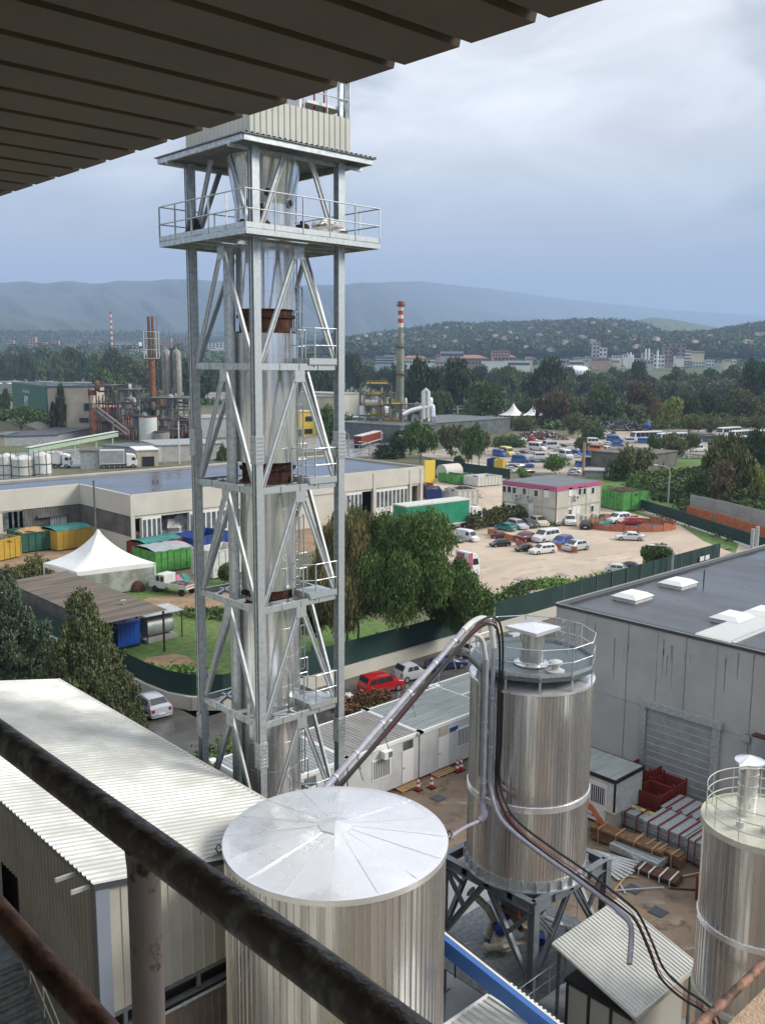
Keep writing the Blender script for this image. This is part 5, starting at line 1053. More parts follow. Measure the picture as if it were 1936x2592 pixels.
pts = G2((1575, 1278), (1695, 1315), (1800, 1352), (1900, 1385), (1935, 1398)); b = MB(); [b.bar((*a, 1.1), (*c, 1.1), .06, 2.0) for a, c in zip(pts[:-1], pts[1:])]; b.build('mesh_screen', 'green_net', f3)
b = MB(); [b.bar((*a, .1), (*c, .1), .5, .2) for a, c in zip(pts[:-1], pts[1:])]; b.build('kerb', 'white', f3)
f4 = T('mesh_fence', tuple(g(1130, 1190)), label='dark mesh fence behind the green and white skips', cat='fence')
pts = G2((1085, 1185), (1120, 1188), (1290, 1213)); b = MB(); [b.bar((*a, 1.2), (*c, 1.2), .06, 2.4) for a, c in zip(pts[:-1], pts[1:])]; b.build('mesh_screen', 'green_net', f4)
pts = G2((1744, 1302), (1830, 1322), (1936, 1352)); f5 = T('concrete_fence', tuple(V(*pts[1], 0)), label='grey precast slat fence at right behind the orange netting', cat='fence')
b = MB(); [b.bar((*a, 1.9), (*c, 1.9), .12, 3.6) for a, c in zip(pts[:-1], pts[1:])]; b.build('slab_wall', 'concrete', f5)
b = MB()
for a, c in zip(pts[:-1], pts[1:]):
    for z in (.7, 1.3, 1.9, 2.5, 3.1): b.bar((*a, z), (*c, z), .15, .04)
b.build('slab_joint', 'stain', f5)
for pr_, l_ in ((((1736, 1308), (1800, 1325)), 'shorter orange netting barrier at right, left piece'), (((1808, 1326), (1936, 1368)), 'longer orange netting barrier reaching the right picture edge')):
    pts = G2(*pr_); b = MB(); n = 8; a, c = V(*pts[0], 0), V(*pts[1], 0)
    for k in range(n): p = a+(c-a)*k/n; q = a+(c-a)*(k+1)/n; b.bar(p+V(0, 0, 1.2+.08*(k % 2)), q+V(0, 0, 1.2), .08, 1.7-.12*(k % 3))
    b.build('orange_netting', 'orange', label=l_, cat='netting', group='orange netting by the grey fence')
# gate at the right
p = g(1898, 1415); gt = T('metal_gate', tuple(p), label='grey metal gate posts at the end of the green mesh fence on the right', cat='gate')
for k, (px, py) in enumerate(((1900, 1412), (1912, 1405))): q = g(px, py); b = MB(); b.box(q.x-.2, q.x+.2, q.y-.2, q.y+.2, 0, 4.2); b.build('gate_post', 'galv', gt)
q = g(1925, 1402); b = MB(); b.box(q.x-3, q.x+5, q.y-.2, q.y+.2, 0, 1.2); b.build('gate_wall', 'concrete_warm', gt)
# hedge belt between road and cabins
hd = leafmesh('hedge', 16000, 'bush', 3, .2, 'mid', rx=1, hz=1, clump=.3)
def hedge(x0_, x1_, y0_, y1_, h_, n, kind, label, nm='hedge', leaf=.17):
    R = np.random.RandomState(int(x0_*7+y0_)); me = leafmesh(nm, n, 'bush', 5, leaf, kind, clump=.05)
    N_ = len(me.vertices)//4; co_ = np.empty(N_*12); me.vertices.foreach_get('co', co_); v = co_.reshape(N_, 4, 3); c = v.mean(1, keepdims=True)
    px = R.uniform(x0_, x1_, N_); py = R.uniform(y0_, y1_, N_); hh = h_*(.72+.28*np.sin(px*1.3)*np.sin(py*1.7+px*.4)+.12*np.sin(px*4.1)); pz = hh*R.uniform(.15, 1, N_)**.6
    v = v-c+np.stack([px, py, pz], 1)[:, None, :]; me.vertices.foreach_set('co', v.ravel()); me.update()
    o = bpy.data.objects.new(nm, me); COL.objects.link(o); o['label'] = label; o['category'] = 'hedge'; return o
bpy.data.meshes.remove(hd)
hedge(37, 80, 46.4, 50.2, 1.35, 26000, 'mid', 'overgrown green hedge between the cabins and the parked cars')
hq = g(905, 1800); hedge(hq.x-2.6, hq.x+2.2, hq.y-1.6, hq.y+.4, 1.8, 3500, 'russet', 'russet brown bush in front of the red van', 'russet_bush')
a, c = g(1205, 1345), g(1335, 1325); hedge(a.x, c.x+2, a.y+0, a.y+4.5, 3., 7000, 'olive', 'low green hedge left of the two storey container office', leaf=.3)
hedge(26, 36, 47, 52, 2.0, 4000, 'big', 'green bushes behind the tower foot beside the road', 'bushes')
# ================= long industrial building
BY = 119.; zr = ony(329, 1254, BY).z; xl = ony(332, 1300, BY).x; xr = ony(1070, 1250, BY).x; far_y = ony(818, 1152, 1).y
pfar = g(818, 1152, zr); inn = g(208, 1225, zr)
lb = T('industrial_building', ((xl+xr)/2, BY, 0), label='long beige industrial building with wet bluish flat roof and sliding doors', cat='building')
YB = pfar.y; YI = inn.y
print('LONG', zr, xl, xr, YB, YI)
oz = zr-3.4
b = MB()
op = [(ony(342, 1300, BY).x, ony(357, 1300, BY).x), (ony(408, 1300, BY).x, ony(478, 1300, BY).x), (ony(916, 1240, BY).x, ony(944, 1240, BY).x), (ony(1035, 1240, BY).x, ony(1058, 1240, BY).x)]
xs = [xl]+[v for o_ in op for v in o_]+[xr]
for k in range(0, len(xs), 2): b.box(xs[k], xs[k+1], BY, BY+.5, 0, oz)
b.box(xl, xr, BY, BY+.5, oz, zr-.3); b.box(xl, xl+.5, BY+.5, YI, 0, zr-.3); b.box(20, xl, YI, YI+.5, 0, zr-.3); b.box(xr-.5, xr, BY+.5, YB, 0, zr-.3); b.box(20, xr-.5, YB-.5, YB, 0, zr-.3)
b.build('wall', 'concrete_warm', lb)
b = MB(); b.box(20, xr-.1, YI+.1, YB-.1, zr-.3, zr-.25); b.box(xl+.1, xr-.1, BY+.1, YI+.1, zr-.3, zr-.25); b.build('roof', 'wet_roof', lb)
b = MB()
for (p_, q_) in (((20, YI), (xl, YI)), ((xl, YI), (xl, BY)), ((xl, BY), (xr, BY)), ((xr, BY), (xr, YB)), ((xr, YB), (20, YB))): b.bar((*p_, zr-.08), (*q_, zr-.08), .35, .3)
b.build('parapet', 'concrete_warm', lb)
b = MB(); b.bar((20, YB+.1, zr-.0), (xr, YB+.1, zr), .5, .4); b.build('far_gutter', 'corr_grey', lb)
b = MB(); b.box(xl-.15, xr+.1, BY-.18, BY-.0, zr-3.0, zr-.2); b.box(xl-.15, xl, BY, YI, zr-3.0, zr-.2); b.box(20, xl-.15, YI-.16, YI, zr-3.0, zr-.2); b.build('fascia_panel', 'concrete_warm', lb)
b = MB(); b.corr((xl-.02, BY+.2, zr-6.0), (0, 0, 1), (0, 1, 0), 3.0, YI-BY-.2, .4, .06, .5, nrm=(-1, 0, 0)); b.corr((ony(60, 1330, YI).x, YI-.02, zr-6.), (0, 0, 1), (1, 0, 0), 3., xl-ony(60, 1330, YI).x, .4, .06, .5, nrm=(0, -1, 0)); b.build('corrugated_band', 'corr_grey', lb)
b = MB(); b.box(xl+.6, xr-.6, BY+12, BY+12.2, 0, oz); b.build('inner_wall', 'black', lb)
def slidedoor(px0, px1, nwin, yy=BY, zt=None):
    xa_, xb_ = ony(px0, 1300, yy).x, ony(px1, 1300, yy).x; zt = zt or oz; b = MB(); b.box(xa_, xb_, yy-.14, yy-.02, .2, zt); d = b.build('sliding_door', 'white', lb)
    for k in range(nwin):
        w_ = (xb_-xa_)/nwin; b = MB(); b.box(xa_+w_*k+.15, xa_+w_*(k+1)-.12, yy-.17, yy-.15, zt-3.1, zt-.3); b.build('pane', 'glass_win', d)
    b = MB(); k = 1
    while k*1.35 < zt-3.2: b.box(xa_, xb_, yy-.16, yy-.145, .2+k*1.35-.02, .2+k*1.35+.02); k += 1
    for k in range(1, nwin+1): x = xa_+(xb_-xa_)*k/(nwin+1); b.box(x-.02, x+.02, yy-.16, yy-.145, .2, zt-3.2)
    b.build('panel_line', 'concrete', d)
slidedoor(358, 407, 4); slidedoor(479, 560, 6); slidedoor(562, 640, 6); slidedoor(875, 915, 4); slidedoor(950, 1030, 8)
for k in range(4):
    xa_ = ony(8+k*14, 1310, YI).x; b = MB(); b.box(xa_, xa_+1.3, YI-.05, YI, zr-6, zr-3.2); b.build('window', 'glass_win', lb)
b = MB(); b.box(ony(95, 1345, YI).x, ony(172, 1340, YI).x, YI-.6, YI-.02, 3.9, 4.3); b.build('door_hood', 'corr_grey', lb)
b = MB(); b.box(ony(130, 1350, YI).x, ony(170, 1350, YI).x, YI-.08, YI-.0, 0, 3.9); b.build('shed_door', 'white', lb)
for px in (334, 945, 1036, 1063):
    x = ony(px, 1300, BY).x; b = MB(); b.box(x-.28, x+.28, BY-.3, BY-.18, 0, zr-.3); b.build('column', 'concrete_warm', lb)
q = g(246, 1415); b = MB(); b.tube([(q.x, q.y, 0), (q.x, q.y, ony(240, 1215, q.y).z)], .14, 8); b.build('pole', 'corr_grey', label='thin dark pole rising in front of the long beige building', cat='pole')
for k, (px, py, s_, sd) in enumerate(((350, 1372, 2.2, 1), (455, 1368, 5.0, 4), (425, 1385, 1.6, 6))):
    q = ony(px, py, BY+3+k); q.z = 0; lumpy(tuple(q), s_, s_*.7, s_*1.0, sd, 16, .3).build('waste_pile', 'offwhite', label=['small heap of white sacks in the left doorway', 'large heap of pale bales in the open bay', 'small heap of bales left in the open bay'][k], cat='waste pile')
# marquee tent
tc_ = (g(195, 1462)+g(390, 1480))/2
ta, tb = g(195, 1462), g(390, 1470); tp = T('marquee_tent', (0, 0, 0), label='large white peaked marquee tent in front of the long beige building', cat='tent')
tw_ = 8.6; 
pL, pN, pR = g(112, 1425, 3.2), g(196, 1448, 3.2), g(392, 1424, 3.2)
pB = pL+pR-pN; cen = (pL+pR)/2; cdp = cen.x*FV.x+cen.y*FV.y+(cen.z-H)*FV.z; top = at(245, 1338, cdp).z
n = 14; b = MB(); vs = []; cs = [pL, pN, pR, pB]
for i in range(n+1):
    t = i/n; rr = 1-t; zz = 3.2+(top-3.2)*(t*.55+.45*t**3.); rr = (1-t**.95)
    for k in range(4):
        for j in range(6): c = cs[k]+(cs[(k+1) % 4]-cs[k])*(j/6); sag = 1-.05*math.sin(math.pi*j/6); v = cen+(c-cen)*max(rr*sag, .025); vs.append((v.x, v.y, zz))
m = 24; fs = [(i*m+k, i*m+(k+1) % m, (i+1)*m+(k+1) % m, (i+1)*m+k) for i in range(n) for k in range(m)]+[tuple(n*m+k for k in range(m))]
b.add(vs, fs); b.build('tent_roof', 'tent', tp, smooth=True, sharp=60)
b = MB(); [b.bar(cs[k]-V(0, 0, .25), cs[(k+1) % 4]-V(0, 0, .25), .06, .5) for k in range(4)]; b.build('valance', 'tent', tp)
for c in cs: b = MB(); b.tube([(c.x, c.y, 0), (c.x, c.y, 3.2)], .1, 8); b.build('tent_pole', 'white', tp)
mat('clear_pvc', (.22, .24, .20), .15, 0, (.40, .42, .38), .5, spec=.8)
b = MB(); b.bar(pN-V(0, 0, 1.75), pR-V(0, 0, 1.75), .05, 2.6); b.build('side_curtain', 'clear_pvc', tp); b = MB(); b.bar(pL*.5+pN*.5-V(0, 0, 1.9), pN-V(0, 0, 1.9), .05, 2.4); b.build('side_curtain', 'tent', tp)
# dark corrugated canopy shed
mat('old_sheet', (.17, .135, .105), .6, .1, (.09, .075, .06), .5, nd_=9, stretch=(.3, 2, 1)); 
cs = [g(40, 1473, 4.0), g(170, 1447, 4.0), g(362, 1522, 4.0), g(255, 1578, 4.0)]
dk_ = T('corrugated_canopy', tuple((cs[0]+cs[2])/2-V(0, 0, 4)), label='brownish corrugated lean-to roof below the white tent', cat='canopy')
xa_ = min(c.x for c in cs); ya_ = min(c.y for c in cs); xb_ = max(cs[1].x, cs[2].x); yb_ = max(cs[0].y, cs[1].y)
b = MB(); b.corr((xa_, ya_, 3.9), (1, 0, .02), (0, 1, 0), xb_-xa_, yb_-ya_, .35, .05, .5, nrm=(0, 0, 1)); b.build('roof_sheet', 'old_sheet', dk_)
b = MB(); b.corr((xa_+.1, ya_+.2, .1), (0, 0, 1), (0, 1, 0), 3.7, yb_-ya_-.3, .35, .05, .5, nrm=(-1, 0, 0)); b.build('side_sheet', 'corr_grey', dk_)
for y in np.linspace(ya_+.3, yb_-.3, 5):
    for x in (xb_-.3, xa_+.3): b = MB(); b.box(x-.08, x+.08, y-.08, y+.08, 0, 3.9); b.build('post', 'rust', dk_)
b = MB(); b.box(xa_+1, xa_+1.2, ya_+.5, yb_-.5, 0, 3.6); b.build('back_wall', 'black', dk_)
# leaning sheets, generator, tank shelter
q = g(345, 1580); b = MB(); b.corr((q.x-1.5, q.y-2.2, .2), (1, 0, .75), (0, 1, 0), 3.2, 5, .3, .04, .5, nrm=(-.6, 0, 1)); b.build('leaning_sheet', 'corr_grey', label='corrugated sheet leaning behind the blue generator', cat='sheet')
ga, gb2 = g(290, 1640), g(368, 1632); gn = T('generator', tuple((ga+gb2)/2), label='bright blue generator container with thin exhaust pipe on the grass', cat='generator')
x0_, x1_ = ga.x-.2, gb2.x-.6; yy = gb2.y-.2; b = MB(); b.box(x0_, x1_, yy, yy+2.2, .35, 2.5); b.build('body', 'blue_gen', gn)
b = MB(); b.box(x0_-.05, x1_+.05, yy-.05, yy+2.25, 2.5, 2.6); b.build('roof', 'blue_gen', gn)
for k in range(4): x = x0_+.3+k*(x1_-x0_-.5)/4; b = MB(); b.box(x, x+(x1_-x0_)/4-.15, yy-.04, yy, .5, 2.35); b.build('door_panel', 'blue_gen', gn)
b = MB(); b.tube([(x1_-.9, yy+1.4, 2.6), (x1_-.9, yy+1.4, 4.4)], .09, 8); b.cbox(x1_-.9, yy+1.4, 4.45, .5, .3, .06); b.build('exhaust_pipe', 'galv', gn)
b = MB(); b.box(x0_, x1_, yy+.1, yy+2.1, .05, .3); b.build('skid', 'black', gn)
q = g(400, 1618); tt = T('fuel_tank', tuple(q), label='grey round fuel tank under a small tin roof right of the blue generator', cat='tank')
b = MB(); b.tube([(q.x-1.3, q.y+.5, 1.35), (q.x+1.6, q.y+.5, 1.35)], .95, 20); b.build('tank_body', 'corr_pale', tt, smooth=True, sharp=40); b = MB(); b.box(q.x-1.6, q.x+1.9, q.y-.7, q.y+1.7, .02, .35); b.build('basin', 'concrete', tt)
b = MB(); b.corr((q.x-1.8, q.y-1.0, 2.75), (1, 0, 0), (0, 1, 0.04), 4.2, 2.9, .3, .04, .5, nrm=(0, 0, 1)); b.build('tin_roof', 'corr_pale', tt)
for dx, dy in ((-1.6, -.9), (2.2, -.9), (-1.6, 1.7), (2.2, 1.7)): b = MB(); b.box(q.x+dx-.05, q.x+dx+.05, q.y+dy-.05, q.y+dy+.05, 0, 2.75); b.build('post', 'rust', tt)
# ================= skips
def skip(pa_, pb_, h_, dep, mt, label, fill=None, z=0., group='waste skips', taper=.25, cover=None, nm='waste_skip'):
    a = g(*pa_); c = g(*pb_); d = (c-a); L_ = d.length; t = T(nm, (0, 0, 0), label=label, cat='skip', group=group); b = MB(); th = .1
    W_ = dep
    for (y0_, y1_) in ((0, th), (W_-th, W_)): b.box(0, L_, y0_, y1_, .2, h_)
    b.box(0, th, th, W_-th, .2, h_); b.box(L_-th, L_, th, W_-th, .2, h_); b.box(th, L_-th, th, W_-th, .2, .35); b.box(-.05, L_+.05, -.06, 0, h_-.14, h_); b.box(-.05, L_+.05, W_, W_+.06, h_-.14, h_)
    b.build('skip_body', mt, t); b = MB(); n_ = max(4, int(L_/.9))
    for k in range(n_+1): x = k*L_/n_; b.box(x-.05, x+.05, -.09, -.0, .2, h_-.14)
    for k in range(4): y = k*W_/3; b.box(-.08, 0, y-.05, y+.05, .2, h_); b.box(L_, L_+.08, y-.05, y+.05, .2, h_)
    b.build('rib', mt, t); b = MB(); b.box(.3, L_-.3, .3, .5, 0, .2); b.box(.3, L_-.3, W_-.5, W_-.3, 0, .2); b.build('skid_rail', 'black', t)
    if fill:
        r = random.Random(int(pa_[0])); b = MB(); lumpy_ = lumpy((L_/2, W_/2, h_-.5), L_*.47, W_*.45, .75, int(pa_[0]), 18, .25); o = lumpy_.build('load', fill, t)
    if cover: b = MB(); n_ = 10; vs = [(L_*i/n_, W_*j/3, h_+.05+(.28 if 0 < j < 3 else 0)+.05*math.sin(i*2+j)) for i in range(n_+1) for j in range(4)]; b.add(vs, [(i*4+j, i*4+j+1, i*4+j+5, i*4+j+4) for i in range(n_) for j in range(3)]); b.build('cover_sheet', cover, t)
    t.location = a; t.rotation_euler = (0, 0, math.atan2(d.y, d.x)); return t
mat('teal_cover', (.03, .25, .22), .5, 0, (.02, .16, .15), 1)
skip((0, 1423), (55, 1410), 3.0, 6, 'yellow_skip', 'yellow skip heaped with scrap at the left picture edge', 'rubble')
skip((58, 1402), (146, 1390), 2.9, 5, 'dgreen_skip', 'dark green skip left, behind the marquee tent', 'wood_pale'); skip((148, 1397), (236, 1382), 2.9, 5, 'yellow_skip', 'yellow skip with green tarpaulin edge behind the marquee tent', None, cover='teal_cover')
skip((395, 1455), (490, 1438), 2.9, 5.5, 'green_skip', 'bright green ribbed skip right of the marquee, grey cover', None, cover='corr_pale'); skip((372, 1424), (462, 1405), 2.5, 4, 'red_skip', 'red skip with teal tarpaulin behind the bright green one', None, cover='teal_cover')
skip((490, 1405), (585, 1385), 2.4, 5, 'blue_skip', 'bright blue skip seen behind the left tower leg'); skip((540, 1468), (620, 1450), 3.6, 4, 'offwhite', 'white box container seen between the tower legs')
Z = lambda x, y: (800+x*.3027, 740+y*.3027)
skip(Z(1180, 1612), Z(1263, 1605), 2.2, 7, 'green_skip', 'bright green skip left of the row behind the office'); skip(Z(1268, 1615), Z(1345, 1608), 2.0, 7, 'blue_skip', 'dark blue skip in the middle of the row behind the office'); skip(Z(1352, 1630), Z(1550, 1612), 2.2, 5, 'offwhite', 'long pale skip at the right end of the row behind the office')
skip(Z(905, 1720), Z(975, 1706), 2.8, 5, 'red_skip', 'dark red skip beside the end of the long building', 'rubble'); skip(Z(930, 1765), Z(1045, 1765), 2.8, 5, 'blue_skip', 'dark blue skip in front, behind the green lorry', 'rubble')
skip(Z(1048, 1760), Z(1183, 1765), 2.4, 4.5, 'corr_pale', 'grey skip between the dark blue and beige skips'); skip(Z(1187, 1790), Z(1352, 1782), 3.2, 5, 'offwhite', 'beige skip heaped with black scrap', 'black')
skip((1510, 1282), (1575, 1296), 3.6, 6, 'green_skip', 'green skip with rusty red scrap right of the container office', 'rust')
q = g(*Z(907, 1600)); b = MB(); b.box(q.x, q.x+3.4, q.y, q.y+.6, 0, 5.2); b.build('yellow_container', 'yellow', label='bright yellow container end behind the long building', cat='container')
a, c = g(*Z(1045, 1575)), g(*Z(1180, 1560)); tk2 = T('old_tank', tuple((a+c)/2), label='beige cylindrical tank lying on the ground behind the long building', cat='tank')
b = MB(); d = (c-a).normalized(); b.tube([a+V(0, 0, 2), c+V(0, 0, 2)], 1.8, 20); b.build('tank_body', 'concrete_warm', tk2, smooth=True, sharp=40); b = MB(); [b.cbox(*(a+(c-a)*t+V(0, 0, .3)), 1.2, 2.5, .6) for t in (.2, .8)]; b.build('cradle', 'rust', tk2)
# ================= lorries
def lorry(rp, fp, label, trailer, cabcol='white', h_=4., wd=2.5, stripe=None, covh=None):
    a, f = g(*rp), g(*fp); d = f-a; L_ = d.length; t = T('lorry', (0, 0, 0), label=label, cat='lorry'); w2 = wd/2; cab = min(2.6, L_*.32)
    if trailer:
        b = MB(); b.box(0, L_-cab-.5, -w2, w2, 1.2, h_); tr = b.build('trailer', trailer, t); b = MB(); b.box(-.05, L_-cab-.45, -w2-.03, w2+.03, h_-.15, h_+.06); b.box(-.03, L_-cab-.48, -w2-.03, w2+.03, 1.1, 1.35); b.box(L_-cab-.75, L_-cab-.46, -w2-.03, w2+.03, 1.35, h_-.15); b.build('trailer_frame', 'offwhite', tr)
    b = MB(); b.extr([(L_-cab, .6), (L_, .6), (L_, 1.9), (L_-.12, 2.0), (L_-.35, 3.1), (L_-.7, 3.45), (L_-cab, 3.7)], -w2+.05, w2-.05); cb = b.build('cab', cabcol, t, bev=.06)
    b = MB(); b.quad((L_+.01-.11, -w2+.25, 2.05), (L_+.01-.11, w2-.25, 2.05), (L_-.33, w2-.25, 2.95), (L_-.33, -w2+.25, 2.95)); b.build('windscreen', 'glass_dark', cb)
    for s_ in (1, -1):
        b = MB(); yq = s_*(w2-.04); b.quad((L_-.25, yq, 2.0), (L_-1.3, yq, 2.0), (L_-1.3, yq, 2.8), (L_-.5, yq, 2.8)); b.build('side_window', 'glass_dark', cb)
        if stripe: b = MB(); b.quad((L_-cab+.02, yq, 1.6), (L_-cab+.75, yq, 1.6), (L_-cab+.75, yq, 3.6), (L_-cab+.02, yq, 3.6)); b.build('stripe', stripe, cb)
    if stripe: b = MB(); b.quad((L_-cab-.01, -.5, 1.2), (L_-cab-.01, .9, 1.2), (L_-cab-.01, .9, 3.5), (L_-cab-.01, -.5, 3.5)); b.build('stripe', stripe, cb)
    b = MB(); b.box(0 if trailer else L_-cab-2.6, L_-.1, -.5, .5, .75, 1.05); b.build('chassis', 'black', t)
    for x in ([.9, 2.2, 3.5] if trailer and L_ > 9 else [.9])+[L_-1.0, L_-cab-1.6]:
        for s_ in (1, -1): b = MB(); b.tube([(x, s_*(w2-.35), .52), (x, s_*(w2-.02), .52)], .52, 16); wh_ = b.build('wheel', 'tyre', t); b = MB(); b.tube([(x, s_*(w2-.05), .52), (x, s_*(w2+.0), .52)], .27, 12); b.build('rim', 'rim', wh_)
    t.location = a; t.rotation_euler = (0, 0, math.atan2(d.y, d.x)); return t
mat('green_curtain', (.012, .25, .135), .5, 0, (.01, .20, .11), .8)
mat('pink', (.46, .11, .21), .5)
lorry((1010, 1358), (1205, 1330), 'articulated lorry with bright green curtain side and white cab', 'green_curtain', h_=5.0, wd=3.2)
lorry((1100, 1480), (1198, 1462), 'white tractor cab with pink stripe, peeking from behind the big trees', None, stripe='pink')
lorry((120, 1184), (182, 1184), 'blue and white lorry beside the white round tanks', 'white'); lorry((255, 1185), (348, 1183), 'white lorry with grey trailer behind the wet roof', 'corr_pale', h_=4.6, wd=3)
lorry((905, 1135), (962, 1118), 'red lorry with white cab seen between trees left of the street lamps', 'red_skip')
# flatbed truck by the tent
fb = T('pickup_truck', (0, 0, 0), label='old white double cab flatbed truck loaded with junk near the marquee', cat='truck')
a, f = g(488, 1508), g(392, 1492); d = f-a; L_ = d.length; sc_ = L_/5.4
b = MB(); b.extr([(3.1, .5), (5.4, .5), (5.4, 1.15), (4.75, 1.3), (4.35, 2.05), (3.1, 2.05)], -.9, .9); cb = b.build('cab', 'offwhite', fb, bev=.05)
b = MB(); b.quad((4.78, -.75, 1.32), (4.78, .75, 1.32), (4.4, .7, 1.97), (4.4, -.7, 1.97)); b.build('windscreen', 'glass_dark', cb)
for s_ in (1, -1):
    for (p_, q_) in ((3.25, 3.7), (3.8, 4.35)): b = MB(); b.quad((p_, s_*.905, 1.3), (q_, s_*.905, 1.3), (q_-.05, s_*.905, 1.85), (p_, s_*.905, 1.85)); b.build('side_window', 'glass_dark', cb)
b = MB(); b.box(0, 3.0, -1, 1, .8, .9); b.box(0, 3, -1, -.95, .9, 1.25); b.box(0, 3, .95, 1, .9, 1.25); b.box(0, .05, -.95, .95, .9, 1.25); b.build('flatbed', 'offwhite', fb)
lumpy((1.5, 0, .9), 1.3, .85, .45, 3, 14, .35).build('load', 'rubble', fb)
b = MB(); b.box(-.02, 0, -.95, .95, 1.0, 1.15); b.build('tail_stripe', 'orange', fb)
for x in (.8, 4.5):
    for s_ in (1, -1): b = MB(); b.tube([(x, s_*.7, .38), (x, s_*.93, .38)], .38, 14); b.build('wheel', 'tyre', fb)
fb.location = a; fb.rotation_euler = (0, 0, math.atan2(d.y, d.x)); fb.scale = (sc_,)*3
q = g(310, 1495); stk = MB()
for k in range(4): stk.box(q.x-2.2+.05*k, q.x+2.2, q.y-.7, q.y+.7, .1+k*.14, .2+k*.14)
stk.build('board_stack', 'offwhite', label='stack of pale boards on the grass below the tent', cat='stack')
for k, (px, py, mt, l_) in enumerate(((350, 1496, 'rust', 'small rusty brown crate beside the stack of boards'), (448, 1482, 'pink', 'pinkish bale standing behind the flatbed truck'), (466, 1478, 'teal_cover', 'pale teal bale right of the pink one'))):
    q = g(px, py); lumpy((q.x, q.y, 0), .9, .7, 1.3, k+2, 10, .12).build('bale' if k else 'crate', mt, label=l_, cat='bale' if k else 'crate')
# ================= container office
zo = 6.9
A_ = g(1405, 1332); XL, YN = A_.x, A_.y; zt_ = hgt(1405, 1332, 1231)[1]
XR = ony(1517, 1300, YN).x; YF = onx(1271, 1310, XL).y
print('OFFICE', XL, YN, zt_, XR, YF)
of = T('container_office', ((XL+XR)/2, (YN+YF)/2, 0), label='two storey beige container office with pink roof band in the parking lot', cat='office')
mat('office_wall', (.64, .61, .52), .6, 0, (.50, .48, .41), .3); 
b = MB(); b.box(XL, XR, YN, YF, 0, zt_-.5); b.build('wall', 'office_wall', of)
b = MB(); b.box(XL-.1, XR+.1, YN-.1, YF+.1, zt_-.75, zt_); b.build('roof_band', 'pink', of); b = MB(); b.box(XL+.1, XR-.1, YN+.1, YF-.1, zt_, zt_+.05); b.build('roof', 'slate', of)
b = MB()
nn = 4
for k in range(nn+1):
    y = YN+(YF-YN)*k/nn; b.box(XL-.04, XL, y-.12, y+.12, 0, zt_-.75)
    x = XL+(XR-XL)*k/3 if k < 4 else XL; b.box(x-.12, x+.12, YN-.04, YN, 0, zt_-.75)
b.box(XL-.05, XL, YN, YF, (zt_-.75)/2-.15, (zt_-.75)/2+.15); b.box(XL, XR, YN-.05, YN, (zt_-.75)/2-.15, (zt_-.75)/2+.15); b.box(XL-.05, XL, YN, YF, 0, .2); b.box(XL, XR, YN-.05, YN, 0, .2); b.build('frame', 'render_beige', of)
def owin(face, px, py, w_, h_, shut=False, door=False):
    if face == 'L': p = onx(px, py, XL); b = MB(); b.box(XL-.1, XL-.0, p.y-w_/2, p.y+w_/2, p.z-h_/2, p.z+h_/2); o = b.build('door' if door else 'window', 'white', of); c = MB(); c.box(XL-.12, XL-.1, p.y-w_/2+.12, p.y+w_/2-.12, p.z-h_/2+.1, p.z+h_/2-.3)
    else: p = ony(px, py, YN); b = MB(); b.box(p.x-w_/2, p.x+w_/2, YN-.1, YN, p.z-h_/2, p.z+h_/2); o = b.build('window', 'white', of); c = MB(); c.box(p.x-w_/2+.12, p.x+w_/2-.12, YN-.12, YN-.1, p.z-h_/2+.1, p.z+h_/2-.3)
    if not shut: c.build('pane', 'glass_dark', o)
K3 = lambda x, y: (1050+x*.3935, 1180+y*.3935)
for (x, y, s_, dd_) in ((577, 143, 0, 0), (608, 146, 0, 0), (641, 152, 0, 0), (705, 158, 0, 0), (780, 170, 0, 0), (847, 175, 1, 0), (574, 260, 0, 0), (606, 263, 0, 0), (637, 268, 0, 0), (744, 285, 1, 1)): owin("L", *K3(x, y), 1.0, 1.45 if not dd_ else 2.4, bool(s_), bool(dd_))
for (x, y, s_) in ((997, 165, 1), (1057, 160, 0), (1087, 157, 0), (1141, 152, 0), (993, 295, 0), (1022, 285, 1), (1047, 280, 1), (1136, 270, 0)): owin("R", *K3(x, y), 1.0, 1.45, bool(s_))
for (f_, x, y) in (('L', 665, 190), ('L', 737, 198), ('R', 1030, 200), ('R', 1078, 328), ('R', 1145, 318), ('R', 965, 345)):
    p = onx(*K3(x, y), XL) if f_ == 'L' else ony(*K3(x, y), YN); b = MB()
    (b.box(XL-.5, XL-.05, p.y-.5, p.y+.5, p.z-.4, p.z+.4) if f_ == 'L' else b.box(p.x-.5, p.x+.5, YN-.5, YN-.05, p.z-.4, p.z+.4)); ac = b.build('air_conditioner', 'offwhite', of)
    b = MB(); (b.tube([(XL-.51, p.y, p.z), (XL-.50, p.y, p.z)], .3, 12) if f_ == 'L' else b.tube([(p.x, YN-.51, p.z), (p.x, YN-.5, p.z)], .3, 12)); b.build('fan', 'steel_grey', ac)
